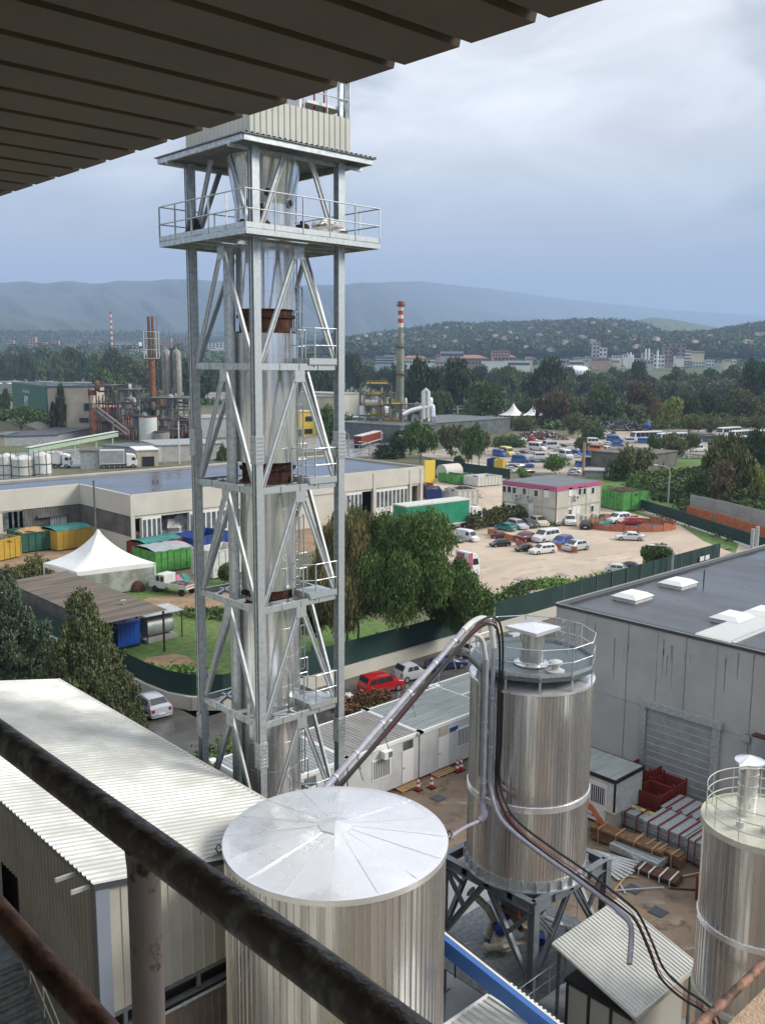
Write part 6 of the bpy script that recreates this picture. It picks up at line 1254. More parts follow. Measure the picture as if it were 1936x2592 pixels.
# round pit with orange net
pc = g(1595, 1335); K = []
pit = T('fenced_pit', tuple(pc), label='round pit ringed by sagging orange netting in the parking lot', cat='pit')
rxp = (g(1710, 1340)-g(1480, 1335)).length/2; ryp = rxp*.62
b = MB(); n = 40; e1 = V(rt[0], rt[1], 0); e2 = V(fw[0], fw[1], 0)
ring = [pc+e1*(rxp*math.cos(2*math.pi*k/n))+e2*(ryp*math.sin(2*math.pi*k/n)) for k in range(n)]
for k in range(n): h_ = 1.1+.25*math.sin(k*1.7); b.bar(ring[k]+V(0, 0, h_/2), ring[(k+1) % n]+V(0, 0, h_/2), .05, h_)
b.build('netting', 'orange_net', pit)
b = MB(); b.prism([(p.x*.9+pc.x*.1, p.y*.9+pc.y*.1) for p in ring], .012, .05); b.build('pit_floor', 'slate', pit)
for k in range(0, n, 2): b = MB(); b.tube([ring[k], ring[k]+V(0, 0, 1.6)], .05, 5); b.build('stake', 'rust', pit)
b = MB(); q = g(1530, 1326); b.box(q.x-3.5, q.x+3.5, q.y-1, q.y+2.2, .05, .5); b.build('teal_panel', 'teal_cover', label='teal sheet lying at the left rim of the fenced pit', cat='sheet')
for k, (A1_, A2_, l_) in enumerate((((1234, 1352), (1300, 1372), 'orange netting strip beside the black cars, left of the lot'), ((1305, 1380), (1345, 1398), 'orange netting strip between the two rows of cars'), ((1395, 1388), (1460, 1402), 'low orange netting around the silver car'))):
    pa_, pb_ = g(*A1_), g(*A2_); b = MB(); [b.bar(pa_+(pb_-pa_)*i/6+V(0, 0, .5), pa_+(pb_-pa_)*(i+1)/6+V(0, 0, .5+.1*(i % 2)), .06, .9) for i in range(6)]; b.build('orange_netting', 'orange_net', label=l_, cat='netting', group='orange netting between parked cars')
# ================= cars
GR = 'cars in the gravel lot'; Wt = (.72, .72, .70); Bk = (.012, .012, .014); Sv = (.48, .50, .52); Bl = (.02, .07, .30); Rd = (.45, .01, .015); Dg = (.06, .065, .07); Tl = (.02, .22, .20); Cr = (.62, .58, .45); Dr = (.14, .012, .015)
for (k, c, a, f, l_) in (('hatch', Tl, (640, 422), (530, 403), 'teal hatchback leftmost of the row by the hedge'), ('wagon', Sv, (612, 385), (708, 413), 'silver car between the teal and dark grey cars by the hedge'), ('hatch', Dg, (690, 378), (768, 403), 'dark grey car beside the cream one by the hedge'), ('hatch', Cr, (748, 365), (840, 397), 'cream hatchback at the right end of the hedge row'),
    ('sedan', Dr, (485, 462), (622, 466), 'dark red car behind the netting, left of the middle row'), ('hatch', Bk, (606, 512), (486, 520), 'small black hatchback alone left of the middle row'), ('sedan', Dr, (655, 492), (785, 468), 'dark maroon saloon in the middle row, left of the white minivan'), ('mpv', Wt, (915, 470), (762, 496), 'white minivan in the middle of the parking lot'),
    ('hatch', Bk, (752, 542), (655, 550), 'black hatchback left of the white estate car'), ('wagon', Wt, (893, 552), (745, 568), 'white boxy estate car in the front row'), ('hatch', Bl, (998, 500), (888, 528), 'blue hatchback in the middle of the lot'), ('hatch', Sv, (1098, 530), (965, 552), 'silver hatchback right of the blue one'),
    ('hatch', Wt, (1002, 360), (998, 388), 'white car facing out at the office corner'), ('hatch', Bk, (1094, 412), (1090, 385), 'black car parked before the office, right of the white one'), ('sedan', Bk, (1275, 348), (1158, 358), 'black saloon at the right end of the office'), ('wagon', Wt, (1368, 352), (1238, 370), 'white estate between the black saloon and the red car'), ('hatch', Rd, (1450, 378), (1310, 378), 'red car next to the fenced pit'),
    ('sedan', Wt, (1473, 478), (1285, 472), 'white coupe in front of the fenced pit'), ('hatch', Wt, (1222, 682), (1402, 698), 'white hatchback in the foreground of the lot by the fence'), ('sedan', Bk, (1328, 655), (1455, 668), 'black car behind the foreground white hatchback'), ('sedan', Dg, (1640, 625), (1560, 615), 'dark car behind the small tree at the right of the lot')):
    put(k, c, K3(*a), K3(*f), l_, GR)
put('van', Wt, K3(275, 468), K3(400, 490), 'white van facing out behind the green lorry', GR, 'van', ('panel',)); put('wagon', Dg, K3(218, 478), K3(300, 496), 'grey estate left of the white van', GR); put('hatch', Bk, K3(160, 495), K3(238, 510), 'black car partly hidden by the big tree', GR)
GR = 'cars along the road wall'
put('mpv', Rd, (916, 1760), (1012, 1738), 'red van with roof rails parked along the wall', GR, 'van', ('rack',)); sm = put('smart', Sv, (1006, 1726), (1068, 1712), 'tiny silver and black city car in front of the red van', GR)
put('sedan', (.015, .02, .09), (1082, 1698), (1174, 1684), 'dark blue car ahead of the tiny city car', GR); put('hatch', Wt, (1175, 1664), (1240, 1650), 'white car behind the arches of the conveying pipes', GR); put('hatch', Sv, (1275, 1640), (1345, 1626), 'white hatchback seen behind the silo filter', GR)
put('hatch', Wt, (812, 1790), (893, 1772), 'white car behind the right tower leg', GR); put('hatch', (.42, .45, .50), (412, 1822), (352, 1782), 'silver hatchback alone on the road beside the low wall', None)
# bus park
K1 = lambda x, y: (1250+x*.4153, 750+y*.4153); GR = 'vehicles in the bus park'
Yl = (.75, .60, .12); Og = (.72, .22, .04); B2 = (.02, .12, .42)
for (k, c, a, f, l_) in (('van', Wt, (212, 935), (315, 943), 'white minibus by the bushes, left part of the bus park'), ('van', Sv, (300, 932), (400, 928), 'grey minibus right of the white one by the bushes'), ('van', B2, (0, 972), (72, 980), 'blue minibus at the left end of the bus park'), ('van', Yl, (45, 965), (116, 978), 'pale yellow minibus behind the blue one'),
    ('hatch', Sv, (112, 962), (150, 964), 'small silver car right of the yellow minibus'), ('sedan', Bk, (150, 958), (196, 958), 'black car in the second row of the bus park'), ('hatch', Sv, (192, 958), (236, 958), 'silver car next to the black one in the second row'), ('van', Wt, (242, 990), (330, 990), 'white minibus first of three in the middle row'), ('van', Wt, (332, 990), (405, 990), 'white minibus second of three in the middle row'), ('van', Wt, (405, 980), (472, 996), 'white van third of three in the middle row'),
    ('van', B2, (440, 976), (540, 982), 'blue minibus right of the three white vans'), ('van', B2, (532, 968), (592, 970), 'second blue minibus, beside the wooden pole'), ('van', Og, (658, 952), (562, 945), 'orange van in the bus park'), ('van', Wt, (642, 946), (714, 952), 'white van right of the orange one'), ('van', Wt, (560, 905), (656, 905), 'white minibus behind the orange van'),
    ('sedan', Dg, (502, 908), (560, 908), 'grey car left of the rear white minibus'), ('sedan', Sv, (438, 912), (492, 912), 'silver car in the rear row, left'), ('hatch', Bk, (402, 918), (432, 918), 'black car in the rear row, next to the grey minibus'), ('wagon', Wt, (665, 905), (730, 908), 'white estate before the blue bus'), ('van', B2, (682, 890), (785, 892), 'dark blue bus at the rear of the lot'), ('van', B2, (716, 915), (786, 915), 'blue van below the rear blue bus'),
    ('van', B2, (108, 1012), (216, 1016), 'blue van alone in the front, left'), ('sedan', Bk, (208, 1008), (246, 1010), 'black car between the blue van and a silver car'), ('sedan', Sv, (238, 1005), (290, 1008), 'silver saloon below the white minibuses'), ('sedan', Sv, (68, 1062), (152, 1062), 'silver dark car at the front edge, behind the office'), ('sedan', Wt, (108, 1076), (186, 1074), 'white saloon at the front edge, behind the office'), ('sedan', Dr, (178, 1080), (242, 1076), 'dark red saloon at the front edge, behind the office'),
    ('hatch', Wt, (458, 1072), (532, 1078), 'white car right of the small round tree'), ('hatch', Sv, (452, 1090), (508, 1094), 'silver car below the white one by the small round tree'), ('wagon', Sv, (600, 1000), (682, 1000), 'silver estate near the grey shed'), ('sedan', Bk, (650, 992), (712, 992), 'black car behind the silver estate near the grey shed'), ('coach', Dg, (560, 1030), (684, 1034), 'dark bus with white roof beside the wooden pole'), ('van', B2, (505, 1040), (560, 1036), 'blue van half hidden behind the dark bus'),
    ('coach', Wt, (1028, 882), (820, 890), 'long white coach, largest in the rear row'), ('coach', Wt, (1166, 892), (990, 900), 'white coach parked in front of the longest one'), ('van', B2, (872, 895), (950, 898), 'blue van in front of the long coach'), ('van', Wt, (796, 893), (872, 894), 'white car left of the blue van by the coach'), ('van', B2, (1100, 868), (1190, 872), 'blue bus first of three behind the coaches'), ('van', B2, (1190, 872), (1242, 874), 'blue bus second of three behind the coaches'), ('van', B2, (1242, 872), (1302, 874), 'blue bus third of three behind the coaches'),
    ('coach', Dg, (1296, 888), (1366, 885), 'dark coach at the head of the right group'), ('coach', Wt, (1506, 850), (1346, 862), 'white coach with dark windows in the right group'), ('coach', Wt, (1562, 872), (1430, 884), 'white coach in the middle of the right group'), ('coach', Wt, (1530, 902), (1436, 908), 'white coach lowest in the right group, behind the tree'), ('coach', Wt, (1652, 858), (1560, 864), 'white coach at the right edge behind trees'), ('van', Wt, (1200, 948), (1282, 945), 'white minibus alone near the rubble'), ('sedan', Wt, (1600, 850), (1650, 850), 'white car at the far right edge of the bus park')):
    put(k, c, K1(*a), K1(*f), l_, GR, 'car' if k in ('hatch', 'sedan', 'wagon') else ('bus' if k == 'coach' else 'minibus'))
rc = random.Random(77)
for (yy, xa_, xb_, n_) in ((1118, 1180, 1400, 7), (1131, 1150, 1300, 5), (1142, 1400, 1470, 3), (1158, 1340, 1470, 6), (1170, 1290, 1400, 5), (1184, 1260, 1350, 4), (1100, 1500, 1560, 3), (1140, 1560, 1640, 4)):
    for k in range(n_):
        x = xa_+(xb_-xa_)*(k+.5)/n_+rc.uniform(-4, 4); s_ = rc.choice((-1, 1)); w_ = rc.uniform(8, 10)
        put(rc.choice(('hatch', 'sedan', 'wagon')), rc.choice((Wt, Sv, Bk, Dg, Bl, Sv)), (x-s_*w_, yy), (x+s_*w_, yy+rc.uniform(-1.5, 1.5)), 'small distant car in the packed rows of the bus park', 'packed cars in the bus park')
fin_cars()
skip(K1(0, 1058), K1(52, 1060), 2.6, 4, 'yellow', 'yellow skip at the near left corner of the bus park', group=None); q = g(1232, 1182); skip((1232, 1184), (1252, 1185), 2.4, 4, 'blue_skip', 'small blue skip beside the yellow one in the bus park', group=None)
# ================= near and middle trees
def big(kind, n, leaf, seed, droop=0., shape='round', lobes=14, clump=.07, lr=(.28, .46)):
    def f(rx, h_): return leafmesh('crown', n, shape, seed, leaf, kind, lobes=lobes, lr=lr, droop=droop, rx=rx, hz=h_, clump=clump), trunkmesh('trunk', seed, rx, h_, shape), (1, 1, 1)
    return f
def bigm(kind, n, leaf, seed, shape='round', **k):
    def f(rx, h_):
        R = dict(k); 
        me = leafmesh('crown', n, shape, seed, leaf, kind, rx=1, hz=1, **R)
        return me, trunkmesh('trunk', seed, 1, 1, shape), (rx, rx, h_)
    return f
tree(880, 1680, 235, 1300, 'willow', 'tall brownish drooping willow right of the lattice tower', custom=bigm('willow', 90000, .020, 5, lobes=22, droop=.03, clump=.045, aspect=2.4, lr=(.16, .34)))
tree(1015, 1668, 300, 1255, 'big', 'tallest dense green tree in the middle, between the willow and the lot', custom=bigm('big', 120000, .017, 8, lobes=30, clump=.045, lr=(.14, .32), aspect=2.))
tree(1160, 1655, 205, 1395, 'big', 'green tree with pale stems right of the tallest one, by the lot', custom=bigm('big', 60000, .021, 21, lobes=16, clump=.05, lr=(.14, .32), aspect=2.))
tree(790, 1650, 150, 1400, 'willow', 'brownish shrubby tree partly behind the right tower leg', custom=bigm('willow', 22000, .035, 12, lobes=12, clump=.06, droop=.03, lr=(.18, .34)))
tree(905, 1640, 190, 1265, 'olive', 'olive green tree crown rising behind the brownish willow', custom=bigm('olive', 50000, .022, 33, lobes=16, clump=.05, lr=(.16, .32), aspect=2.))
tree(20, 1790, 350, 1425, 'cedar', 'grey green conifer at the left edge above the shed roof', 'cone', custom=bigm('cedar', 120000, .018, 3, 'cone', clump=.028, aspect=1.8))
tree(222, 1870, 350, 1470, 'cedar_olive', 'olive green conifer between the shed roof and the silver car', 'cone', custom=bigm('cedar_olive', 130000, .018, 6, 'cone', clump=.028, aspect=1.8))
tree(125, 1800, 200, 1560, 'cedar', 'darker conifer squeezed between the grey green and the olive ones', 'cone', custom=bigm('cedar', 50000, .03, 9, 'cone', clump=.04, aspect=2.2))
tree(320, 1850, 120, 1690, 'cedar_olive', 'low conifer boughs right of the olive conifer, nearest the silver car', 'cone', custom=bigm('cedar_olive', 30000, .034, 14, 'cone', clump=.05, aspect=2.2))
tree(1656, 1450, 92, 1368, 'big', 'small dark leafy tree at the lot edge above the hall roof', custom=bigm('big', 9000, .06, 31, lobes=7, clump=.07))
tree(568, 1480, 60, 1422, 'mid', 'small flowering shrub seen between the left tower legs', custom=bigm('mid', 3000, .09, 3, lobes=6))
# ---- list of individual trees in the middle distance:  x, base y, width, top y, kind, shape, description
TL = [
(839,1140,88,1020,'mid','round','green tree just right of the tower beside the beige hall end'),(1063,1175,96,1062,'mid','round','dense green tree left of the grey shed, above the long building roof'),(1012,1160,60,1090,'dark','round','dark tree left of the dense green one over the long building roof'),(1142,1160,66,1062,'olive','round','sparse olive tree in the row before the grey roof'),(1193,1195,66,1070,'mid','round','tall green tree at the left edge of the bus park'),(982,1160,76,1118,'dark','bush','dark bushes at the foot of the grey hall with windows'),(1094,1208,52,1172,'dark','bush','dark bush beside the old beige tank'),
(1225,1150,60,1095,'olive','round','small olive tree right of the tall green tree, at the bus park'),(1212,1075,108,960,'mid','round','large light green tree behind the open shed'),(1063,1060,104,914,'dark','round','big dark tree right of the striped chimney'),(1148,1060,104,918,'dark','round','second big dark tree right of the striped chimney'),(897,1010,74,898,'dark','round','dark tree left of the incinerator plant'),(860,1020,60,940,'mid','round','green tree directly right of the tower above the hall'),(1040,1050,60,985,'olive','round','olive tree behind the striped chimney foot'),(1110,1068,66,985,'mid','round','green tree between the bent pipe and the open shed'),
(1399,1082,92,976,'brown','round','round brownish tree right of the twin peaked tents'),(1370,1040,112,912,'dark','round','big dark tree above the twin peaked tents'),(1290,1020,70,922,'mid','round','green tree left of the big dark one above the tents'),(1462,1106,66,1036,'olive','round','olive tree right of the brownish tree by the scrap heap'),(1516,1070,82,972,'mid','round','green tree above the scrap heap, left'),(1632,1066,88,956,'brown','round','tall brownish tree above the scrap heap, right'),(1690,1092,68,998,'yellow','round','yellow green tree above the bus park'),(1660,1078,34,1016,'russet','round','russet tree between the brownish and the yellow green trees'),
(1744,1078,58,996,'mid','round','green tree just right of the yellow green one'),(1782,1074,56,990,'dark','round','dark tree in the middle of the right tree belt'),(1832,1078,64,996,'mid','round','mid green tree left of the big olive one at right'),(1886,1084,96,978,'olive','round','big olive tree at the right behind the coaches'),(1914,1050,96,918,'dark','round','big dark tree at the right edge on the skyline'),(1850,1010,70,928,'olive','round','olive tree on the skyline near the right edge'),(1800,1010,66,930,'mid','round','mid green tree on the skyline at right'),(1748,1012,84,934,'olive','round','broad olive tree on the skyline below the brown factory'),(1706,1010,76,928,'mid','round','green tree on the skyline left of the broad olive one'),
(1606,1010,72,918,'dark','round','dark tree on the skyline in the centre right'),(1558,1010,62,926,'mid','round','green tree on the skyline above the wooden pole'),(1482,1012,66,936,'mid','round','green tree on the skyline before the white oval tent roof'),(1440,1000,50,930,'dark','round','dark tree left of the white oval tent roof'),(1603,1215,90,1118,'olive','round','olive tree in front of the grey shed in the field'),(1698,1172,80,1098,'olive','round','light olive tree right of the grey shed'),(1611,1252,60,1190,'lime','bush','bright green bush in the field right of the office'),(1404,1200,76,1152,'lime','round','bright green round tree behind the office roof'),
(1848,1270,124,1105,'olive','round','large bushy olive tree in the field at right'),(1912,1195,90,1090,'dark','round','dark green tree at the right edge over the field'),(1912,1275,70,1164,'yellow','round','yellowish sapling at the right edge above the grey fence'),(1828,1292,84,1170,'brown','round','rust brown leaved tree above the grey fence'),(1562,1215,60,1160,'mid','bush','green bush left of the grey shed in the field'),(1770,1260,70,1195,'mid','bush','green bushes at the foot of the large olive tree'),(1545,1262,60,1228,'lime','bush','low bright bush behind the green skip'),
(97,960,74,893,'yellow','round','yellow green tree behind the big beige hall'),(60,960,90,878,'dark','round','dark tree on the skyline at far left'),(130,975,80,880,'mid','round','green tree on the skyline behind the beige hall'),(190,985,90,884,'dark','round','dark tree on the skyline right of the yellow green one'),(250,990,84,892,'mid','round','green tree on the skyline above the orange building'),(300,992,84,890,'dark','round','dark tree on the skyline left of the rusty stacks'),(352,1000,84,902,'olive','round','olive tree on the skyline right of the rusty stacks'),(290,1020,110,930,'mid','round','green trees below the skyline behind the rusty plant'),(400,1000,70,905,'dark','round','dark tree behind the twin grey silos'),(450,1010,80,886,'dark','round','dark tree just left of the tower on the skyline'),(460,1010,50,925,'mid','round','green tree left of the tower below the skyline'),(520,1010,90,915,'mid','round','green tree seen between the left tower legs'),(575,1012,80,905,'olive','round','olive tree seen behind the left part of the tower'),(500,1030,100,940,'dark','round','dark tree low between the left tower legs'),(790,1020,90,895,'mid','round','green tree seen through the right half of the tower'),(815,1030,70,925,'dark','round','dark tree seen through the right half of the tower'),(10,960,70,892,'mid','round','green tree cut by the left picture edge'),
(54,1100,132,1034,'mid','umbrella','broad umbrella pine at the left in front of the green hall'),(159,1097,26,978,'dark','spindle','tall cypress before the beige wall of the green hall'),(138,1097,18,1022,'dark','spindle','shorter cypress left of the tall one'),(18,1045,18,986,'dark','spindle','dark cypress near the left edge'),(2,1048,16,998,'dark','spindle','dark cypress cut by the left edge'),(565,1166,40,1118,'mid','cone','small spiky conifer seen between the left tower legs'),
(92,1462,80,1405,'olive','bush','green bush left of the marquee tent'),(35,1470,70,1428,'olive','bush','green bush at the left edge above the brown canopy'),(600,1560,50,1500,'mid','bush','shrub behind the flue near the flatbed truck'),
(1325,1090,60,1050,'olive','bush','bushes under the twin peaked tents'),(1285,1130,90,1102,'mid','bush','bushes at the left rear of the bus park'),(1500,1110,60,1068,'mid','bush','bushes left of the scrap heap'),(1560,1180,50,1140,'brown','bush','brown bush right of the dark bus')]
shv = {}
for i, (x, bs, w_, tp_, kd, shp, lab) in enumerate(TL):
    tree(x, bs, w_, tp_, kd, lab, shp, var=i % 3)
# ---- tree belt behind, individually placed, interchangeable
rb = random.Random(42)
for i, (x, bs, w_, tp_, kd, lab) in enumerate(((1270, 1142, 34, 1108, 'mid', 'small tree at the left rear corner of the bus park'), (1475, 1150, 40, 1108, 'olive', 'small tree between the buses left of the long coach'), (1545, 1178, 44, 1136, 'mid', 'small tree behind the wooden pole'), (1660, 1150, 50, 1098, 'mid', 'tree between the coaches and the grey shed'), (1745, 1150, 48, 1100, 'olive', 'tree right of the lone white minibus'), (1800, 1200, 60, 1130, 'mid', 'green tree in the field under the coaches'), (1165, 1185, 40, 1150, 'mid', 'small tree beside the left end of the bus park fence'), (1325, 1218, 40, 1185, 'lime', 'small bright tree behind the left end of the office roof'))): tree(x, bs, w_, tp_, kd, lab, 'round', var=i % 3)
def belt(x0_, x1_, base, top, n, kinds, label, jit=10):
    for k in range(n):
        x = x0_+(x1_-x0_)*(k+.5)/n+rb.uniform(-8, 8); kd = rb.choice(kinds); w_ = rb.uniform(54, 88); t_ = top+rb.uniform(-jit, jit)
        tree(x, base+rb.uniform(-6, 10), w_, t_, kd, label, 'round', var=rb.randint(0, 2), group=label)
belt(-20, 500, 985, 902, 13, ('dark', 'mid', 'dark'), 'green tree in the far belt left of the tower')
belt(745, 1340, 1000, 932, 15, ('dark', 'mid', 'dark', 'olive'), 'green tree in the far belt right of the tower', 7)
belt(1340, 1960, 1010, 950, 16, ('dark', 'mid', 'olive'), 'green tree in the far belt on the right', 9)
belt(1300, 1960, 1062, 1005, 17, ('mid', 'olive', 'dark', 'brown'), 'tree in the middle belt behind the bus park', 12)
belt(1720, 1960, 1092, 1046, 7, ('mid', 'olive'), 'low tree right behind the coaches', 5)
# low scrub filling the far plain (nobody could count it)
def scrub(name, pts, n, size, kind, label):
    R = np.random.RandomState(int(pts[0][0])); me = leafmesh(name, n, 'bush', 4, size, kind, clump=.05); N_ = len(me.vertices)//4
    co_ = np.empty(N_*12); me.vertices.foreach_get('co', co_); v = co_.reshape(N_, 4, 3); c = v.mean(1, keepdims=True)
    a = np.array([tuple(g(*p))[:2] for p in pts]); K = max(20, N_//120); u = R.uniform(0, 1, K); w2 = R.uniform(0, 1, K)
    cc = (a[0]*(1-u)[:, None]+a[1]*u[:, None])*(1-w2)[:, None]+(a[3]*(1-u)[:, None]+a[2]*u[:, None])*w2[:, None]
    ix = R.randint(0, K, N_); off = R.normal(size=(N_, 3))*size*np.array([2.4, 2.4, 1.]); P = np.concatenate([cc[ix], np.zeros((N_, 1))], 1)+off; P[:, 2] = np.abs(P[:, 2])
    v = v-c+P[:, None, :]; me.vertices.foreach_set('co', v.ravel()); me.update(); o = bpy.data.objects.new(name, me); COL.objects.link(o); o['kind'] = 'stuff'; o['label'] = label; o['category'] = 'scrub'
scrub('field_scrub', [(1560, 1215), (1936, 1170), (1936, 1335), (1760, 1300)], 26000, .55, 'mid', 'rough green weeds covering the field at right')
scrub('far_scrub', [(860, 1000), (1936, 1000), (1936, 1085), (860, 1090)], 40000, 1.6, 'mid', 'dark scrub between the far trees')
scrub('far_scrub', [(0, 960), (860, 960), (860, 1030), (0, 1030)], 26000, 1.8, 'dark', 'dark scrub between the far trees')
scrub('verge_weeds', [(1240, 1540), (1700, 1425), (1700, 1450), (1260, 1556)], 5000, .25, 'lime', 'weeds along the foot of the green mesh fence')
for k, (pa_, pb_) in enumerate((((1225, 1545), (1340, 1482)), ((1340, 1482), (1560, 1466)), ((1600, 1275), (1860, 1368)), ((1300, 1292), (1400, 1330)), ((1060, 1190), (1290, 1216)), ((1560, 1205), (1640, 1150)), ((310, 1560), (620, 1555)), ((330, 1700), (520, 1712)))):
    scrub('verge_tufts', [(pa_[0], pa_[1]-5), (pb_[0], pb_[1]-5), (pb_[0]+3, pb_[1]+6), (pa_[0]-3, pa_[1]+6)], 2200, .28, ('mid', 'lime', 'olive')[k % 3], 'ragged grass tufts along the edge of the bare ground')
# ================= left industrial area
def gbox(name, pts, h0, h1, mt, par=None, **k):
    b = MB(); b.prism([(p.x, p.y) for p in pts], h0, h1); return b.build(name, mt, par, **k)
def front(pxa, pya, pxb, pyb, depth, top, label, cat, wallm, roofm, name='hall', side=None, group=None, over=.3):
    """box building: two base points of its front edge, depth away from the camera, picture y of the roof edge at the first point"""
    a, c = g(pxa, pya), g(pxb, pyb); h_ = hgt(pxa, pya, top)[1]; d = (c-a).normalized(); n = V(-d.y, d.x, 0); 
    if n.dot(FV) < 0: n = -n
    t = T(name, tuple((a+c)/2+n*depth/2), label=label, cat=cat, group=group); P_ = [a, c, c+n*depth, a+n*depth]
    gbox('wall', P_, 0, h_, wallm, t); o2 = [a-d*over-n*over, c+d*over-n*over, c+d*over+n*(depth+over), a-d*over+n*(depth+over)]
    gbox('roof', o2, h_, h_+max(.25, h_*.03), roofm, t); return t, a, c, d, n, h_
def decal(t, a, d, n, h_, x0_, x1_, z0_, z1_, mt, nm='window', e=.12, L_=None):
    L_ = L_ or 1; P0 = a+d*x0_-n*e; P1 = a+d*x1_-n*e; b = MB(); b.bar(V(P0.x, P0.y, (z0_+z1_)/2), V(P1.x, P1.y, (z0_+z1_)/2), e*2, z1_-z0_); return b.build(nm, mt, t)
Q1 = lambda x, y: (x*.3027, 700+y*.3027)
# big beige hall
t, a, c, d, n, h_ = front(-30, 965, 240, 967, 70, 925, 'big pale hall with a long dark window strip at the far left', 'hall', 'concrete_warm', 'slate'); Lh = (c-a).length
decal(t, a, d, n, h_, Lh*.08, Lh*.96, h_*.22, h_*.62, 'corr_grey', 'window_strip', .3)
for k in (.28, .66): P0 = a+d*(Lh*k)-n*.6; b = MB(); b.tube([V(P0.x, P0.y, h_*.4), V(P0.x, P0.y, h_*.4)-n*.8], h_*.14, 12); b.build('fan', 'black', t)
t, a, c, d, n, h_ = front(-30, 990, 262, 995, 40, 966, 'low grey shed with pale rooflights in front of the big pale hall', 'shed', 'concrete', 'concrete')
for k, x in enumerate((-5, 28, 62, 98)): p = g(x, 970, h_+.4); b = MB(); b.box(p.x-3, p.x+3, p.y-2, p.y+2, h_-.1, h_+.8); b.build('rooflight', 'light_cover', t)
# green fronted building with lettering
hA = hgt(38, 1075, 976)[1]; gA, gB = g(38, 1066), g(126, 1097); gC = g(240, 1097)
gt_ = T('waste_building', tuple((gA+gB)/2), label='tall beige building with dark green front lettered Smaltimento rifiuti', cat='building')
hB = hgt(126, 1097, 980)[1]; dq = (gC-gB).normalized(); nq = V(-dq.y, dq.x, 0); nq = nq if nq.dot(FV) > 0 else -nq
gbox('wall', [gA, gB, gC, gC+nq*22, gA+nq*10+dq*8], 0, hB, 'render_beige', gt_)
dg = (gB-gA).normalized(); ng = V(-dg.y, dg.x, 0); ng = ng if ng.dot(FV) > 0 else -ng
mat('green_front', (.008, .115, .065), .5, 0, (.012, .10, .06), .3)
b = MB(); P0 = gA-ng*.25; P1 = gB-ng*.25; b.bar((P0.x, P0.y, hB*.62), (P1.x, P1.y, hB*.62), .3, hB*.82); b.build('green_front', 'green_front', gt_)
b = MB(); gbox('roof', [gA-ng*.6-dg, gB-ng*.6, gC+dq*.5, gC+nq*22.5+dq*.5, gA+nq*10+dq*7], hB, hB+.4, 'wet_roof', gt_)
Lg = (gB-gA).length
def text(s, pos, d_, size, mt, par, ext=.04, nm='lettering'):
    cu = bpy.data.curves.new('t', 'FONT'); cu.body = s; cu.size = size; cu.extrude = ext; cu.align_x = 'CENTER'; cu.resolution_u = 2; o = bpy.data.objects.new('t', cu); COL.objects.link(o)
    bpy.context.view_layer.update(); me = bpy.data.meshes.new_from_object(o.evaluated_get(bpy.context.evaluated_depsgraph_get())); bpy.data.objects.remove(o); me.materials.clear(); me.materials.append(M(mt))
    q = bpy.data.objects.new(nm, me); COL.objects.link(q); q.parent = par; z = V(0, 0, 1); nn = d_.cross(z); q.matrix_local = Matrix.Translation(V(*pos)-par.location) @ Matrix((d_, z, nn)).transposed().to_4x4(); return q
mat('letter', (.55, .62, .58), .5)
pm = gA+(gB-gA)*.46-ng*.5; text('Smaltimento rifiuti', (pm.x, pm.y, hB*.80), dg, 2.2, 'letter', gt_)
pm = gA+(gB-gA)*.46-ng*.5; b = MB(); p0, p1 = pm-dg*3.9, pm+dg*3.9; b.bar((p0.x, p0.y, hB*.60), (p1.x, p1.y, hB*.60), .2, hB*.2); lg = b.build('logo_panel', 'corr_pale', gt_)
for s_, off, mt in (('A', -2.2, 'white'), ('S', 0, 'red'), ('M', 2.3, 'white')): pm2 = pm+dg*off-ng*.2; text(s_, (pm2.x, pm2.y, hB*.535), dg, 5.0, mt, gt_, .1)
Lb = (gC-gB).length; 
for (fx0, fx1, z0_, z1_, mt) in ((.80, .97, .50, .66, 'black'), (.68, .88, .24, .34, 'glass_dark')): decal(gt_, gB, dq, nq, hB, Lb*fx0, Lb*fx1, hB*z0_, hB*z1_, mt)
# orange building
t, a, c, d, n, h_ = front(234, 1100, 320, 1100, 16, 1032, 'orange office block with grey windows beside the beige wall', 'building', 'orange', 'slate'); Lo = (c-a).length
mat('orange_wall', (.62, .25, .12), .8, 0, (.52, .21, .11), .3); t.children[0].data.materials[0] = M('orange_wall')
for r_ in range(3):
    for k in (.12, .60): decal(t, a, d, n, h_, Lo*k, Lo*(k+.25), h_*(.08+.33*r_), h_*(.22+.33*r_), 'glass_win')
decal(t, a, d, n, h_, Lo*.46, Lo*.52, 0, h_, 'concrete', 'pilaster', .2)
# incline gantry and its green conveyor
A1, A2 = at(232, 1030, 320), at(325, 1102, 300); b = MB(); b.bar(A1, A2, .9, .25); b.bar(A1+V(0, 0, 1.6), A2+V(0, 0, 1.6), .9, .2)
for k in range(12): p = A1+(A2-A1)*k/11; b.bar(p, p+V(0, 0, 1.6), .15, .15)
b.build('conveyor_gantry', 'corr_grey', label='thin dark inclined gantry crossing in front of the orange block', cat='gantry')
A1, A2 = at(70, 1142, 255), at(295, 1100, 285); cvt = T('green_conveyor', tuple(A1), label='long pale green inclined conveyor behind the wet roof at left', cat='conveyor')
mat('pale_green', (.38, .50, .33), .6, 0, (.30, .40, .28), 1)
b = MB(); b.bar(A1, A2, 1.6, 1.1); b.build('belt_casing', 'pale_green', cvt); b = MB(); b.bar(A1+V(0, 0, 1), A2+V(0, 0, 1), 1.8, .15); b.build('cover', 'offwhite', cvt)
for k in (.25, .5, .75, .95): p = A1+(A2-A1)*k; b = MB(); b.bar(V(p.x, p.y, 0), p, .4, .4); b.build('trestle', 'pale_green', cvt)
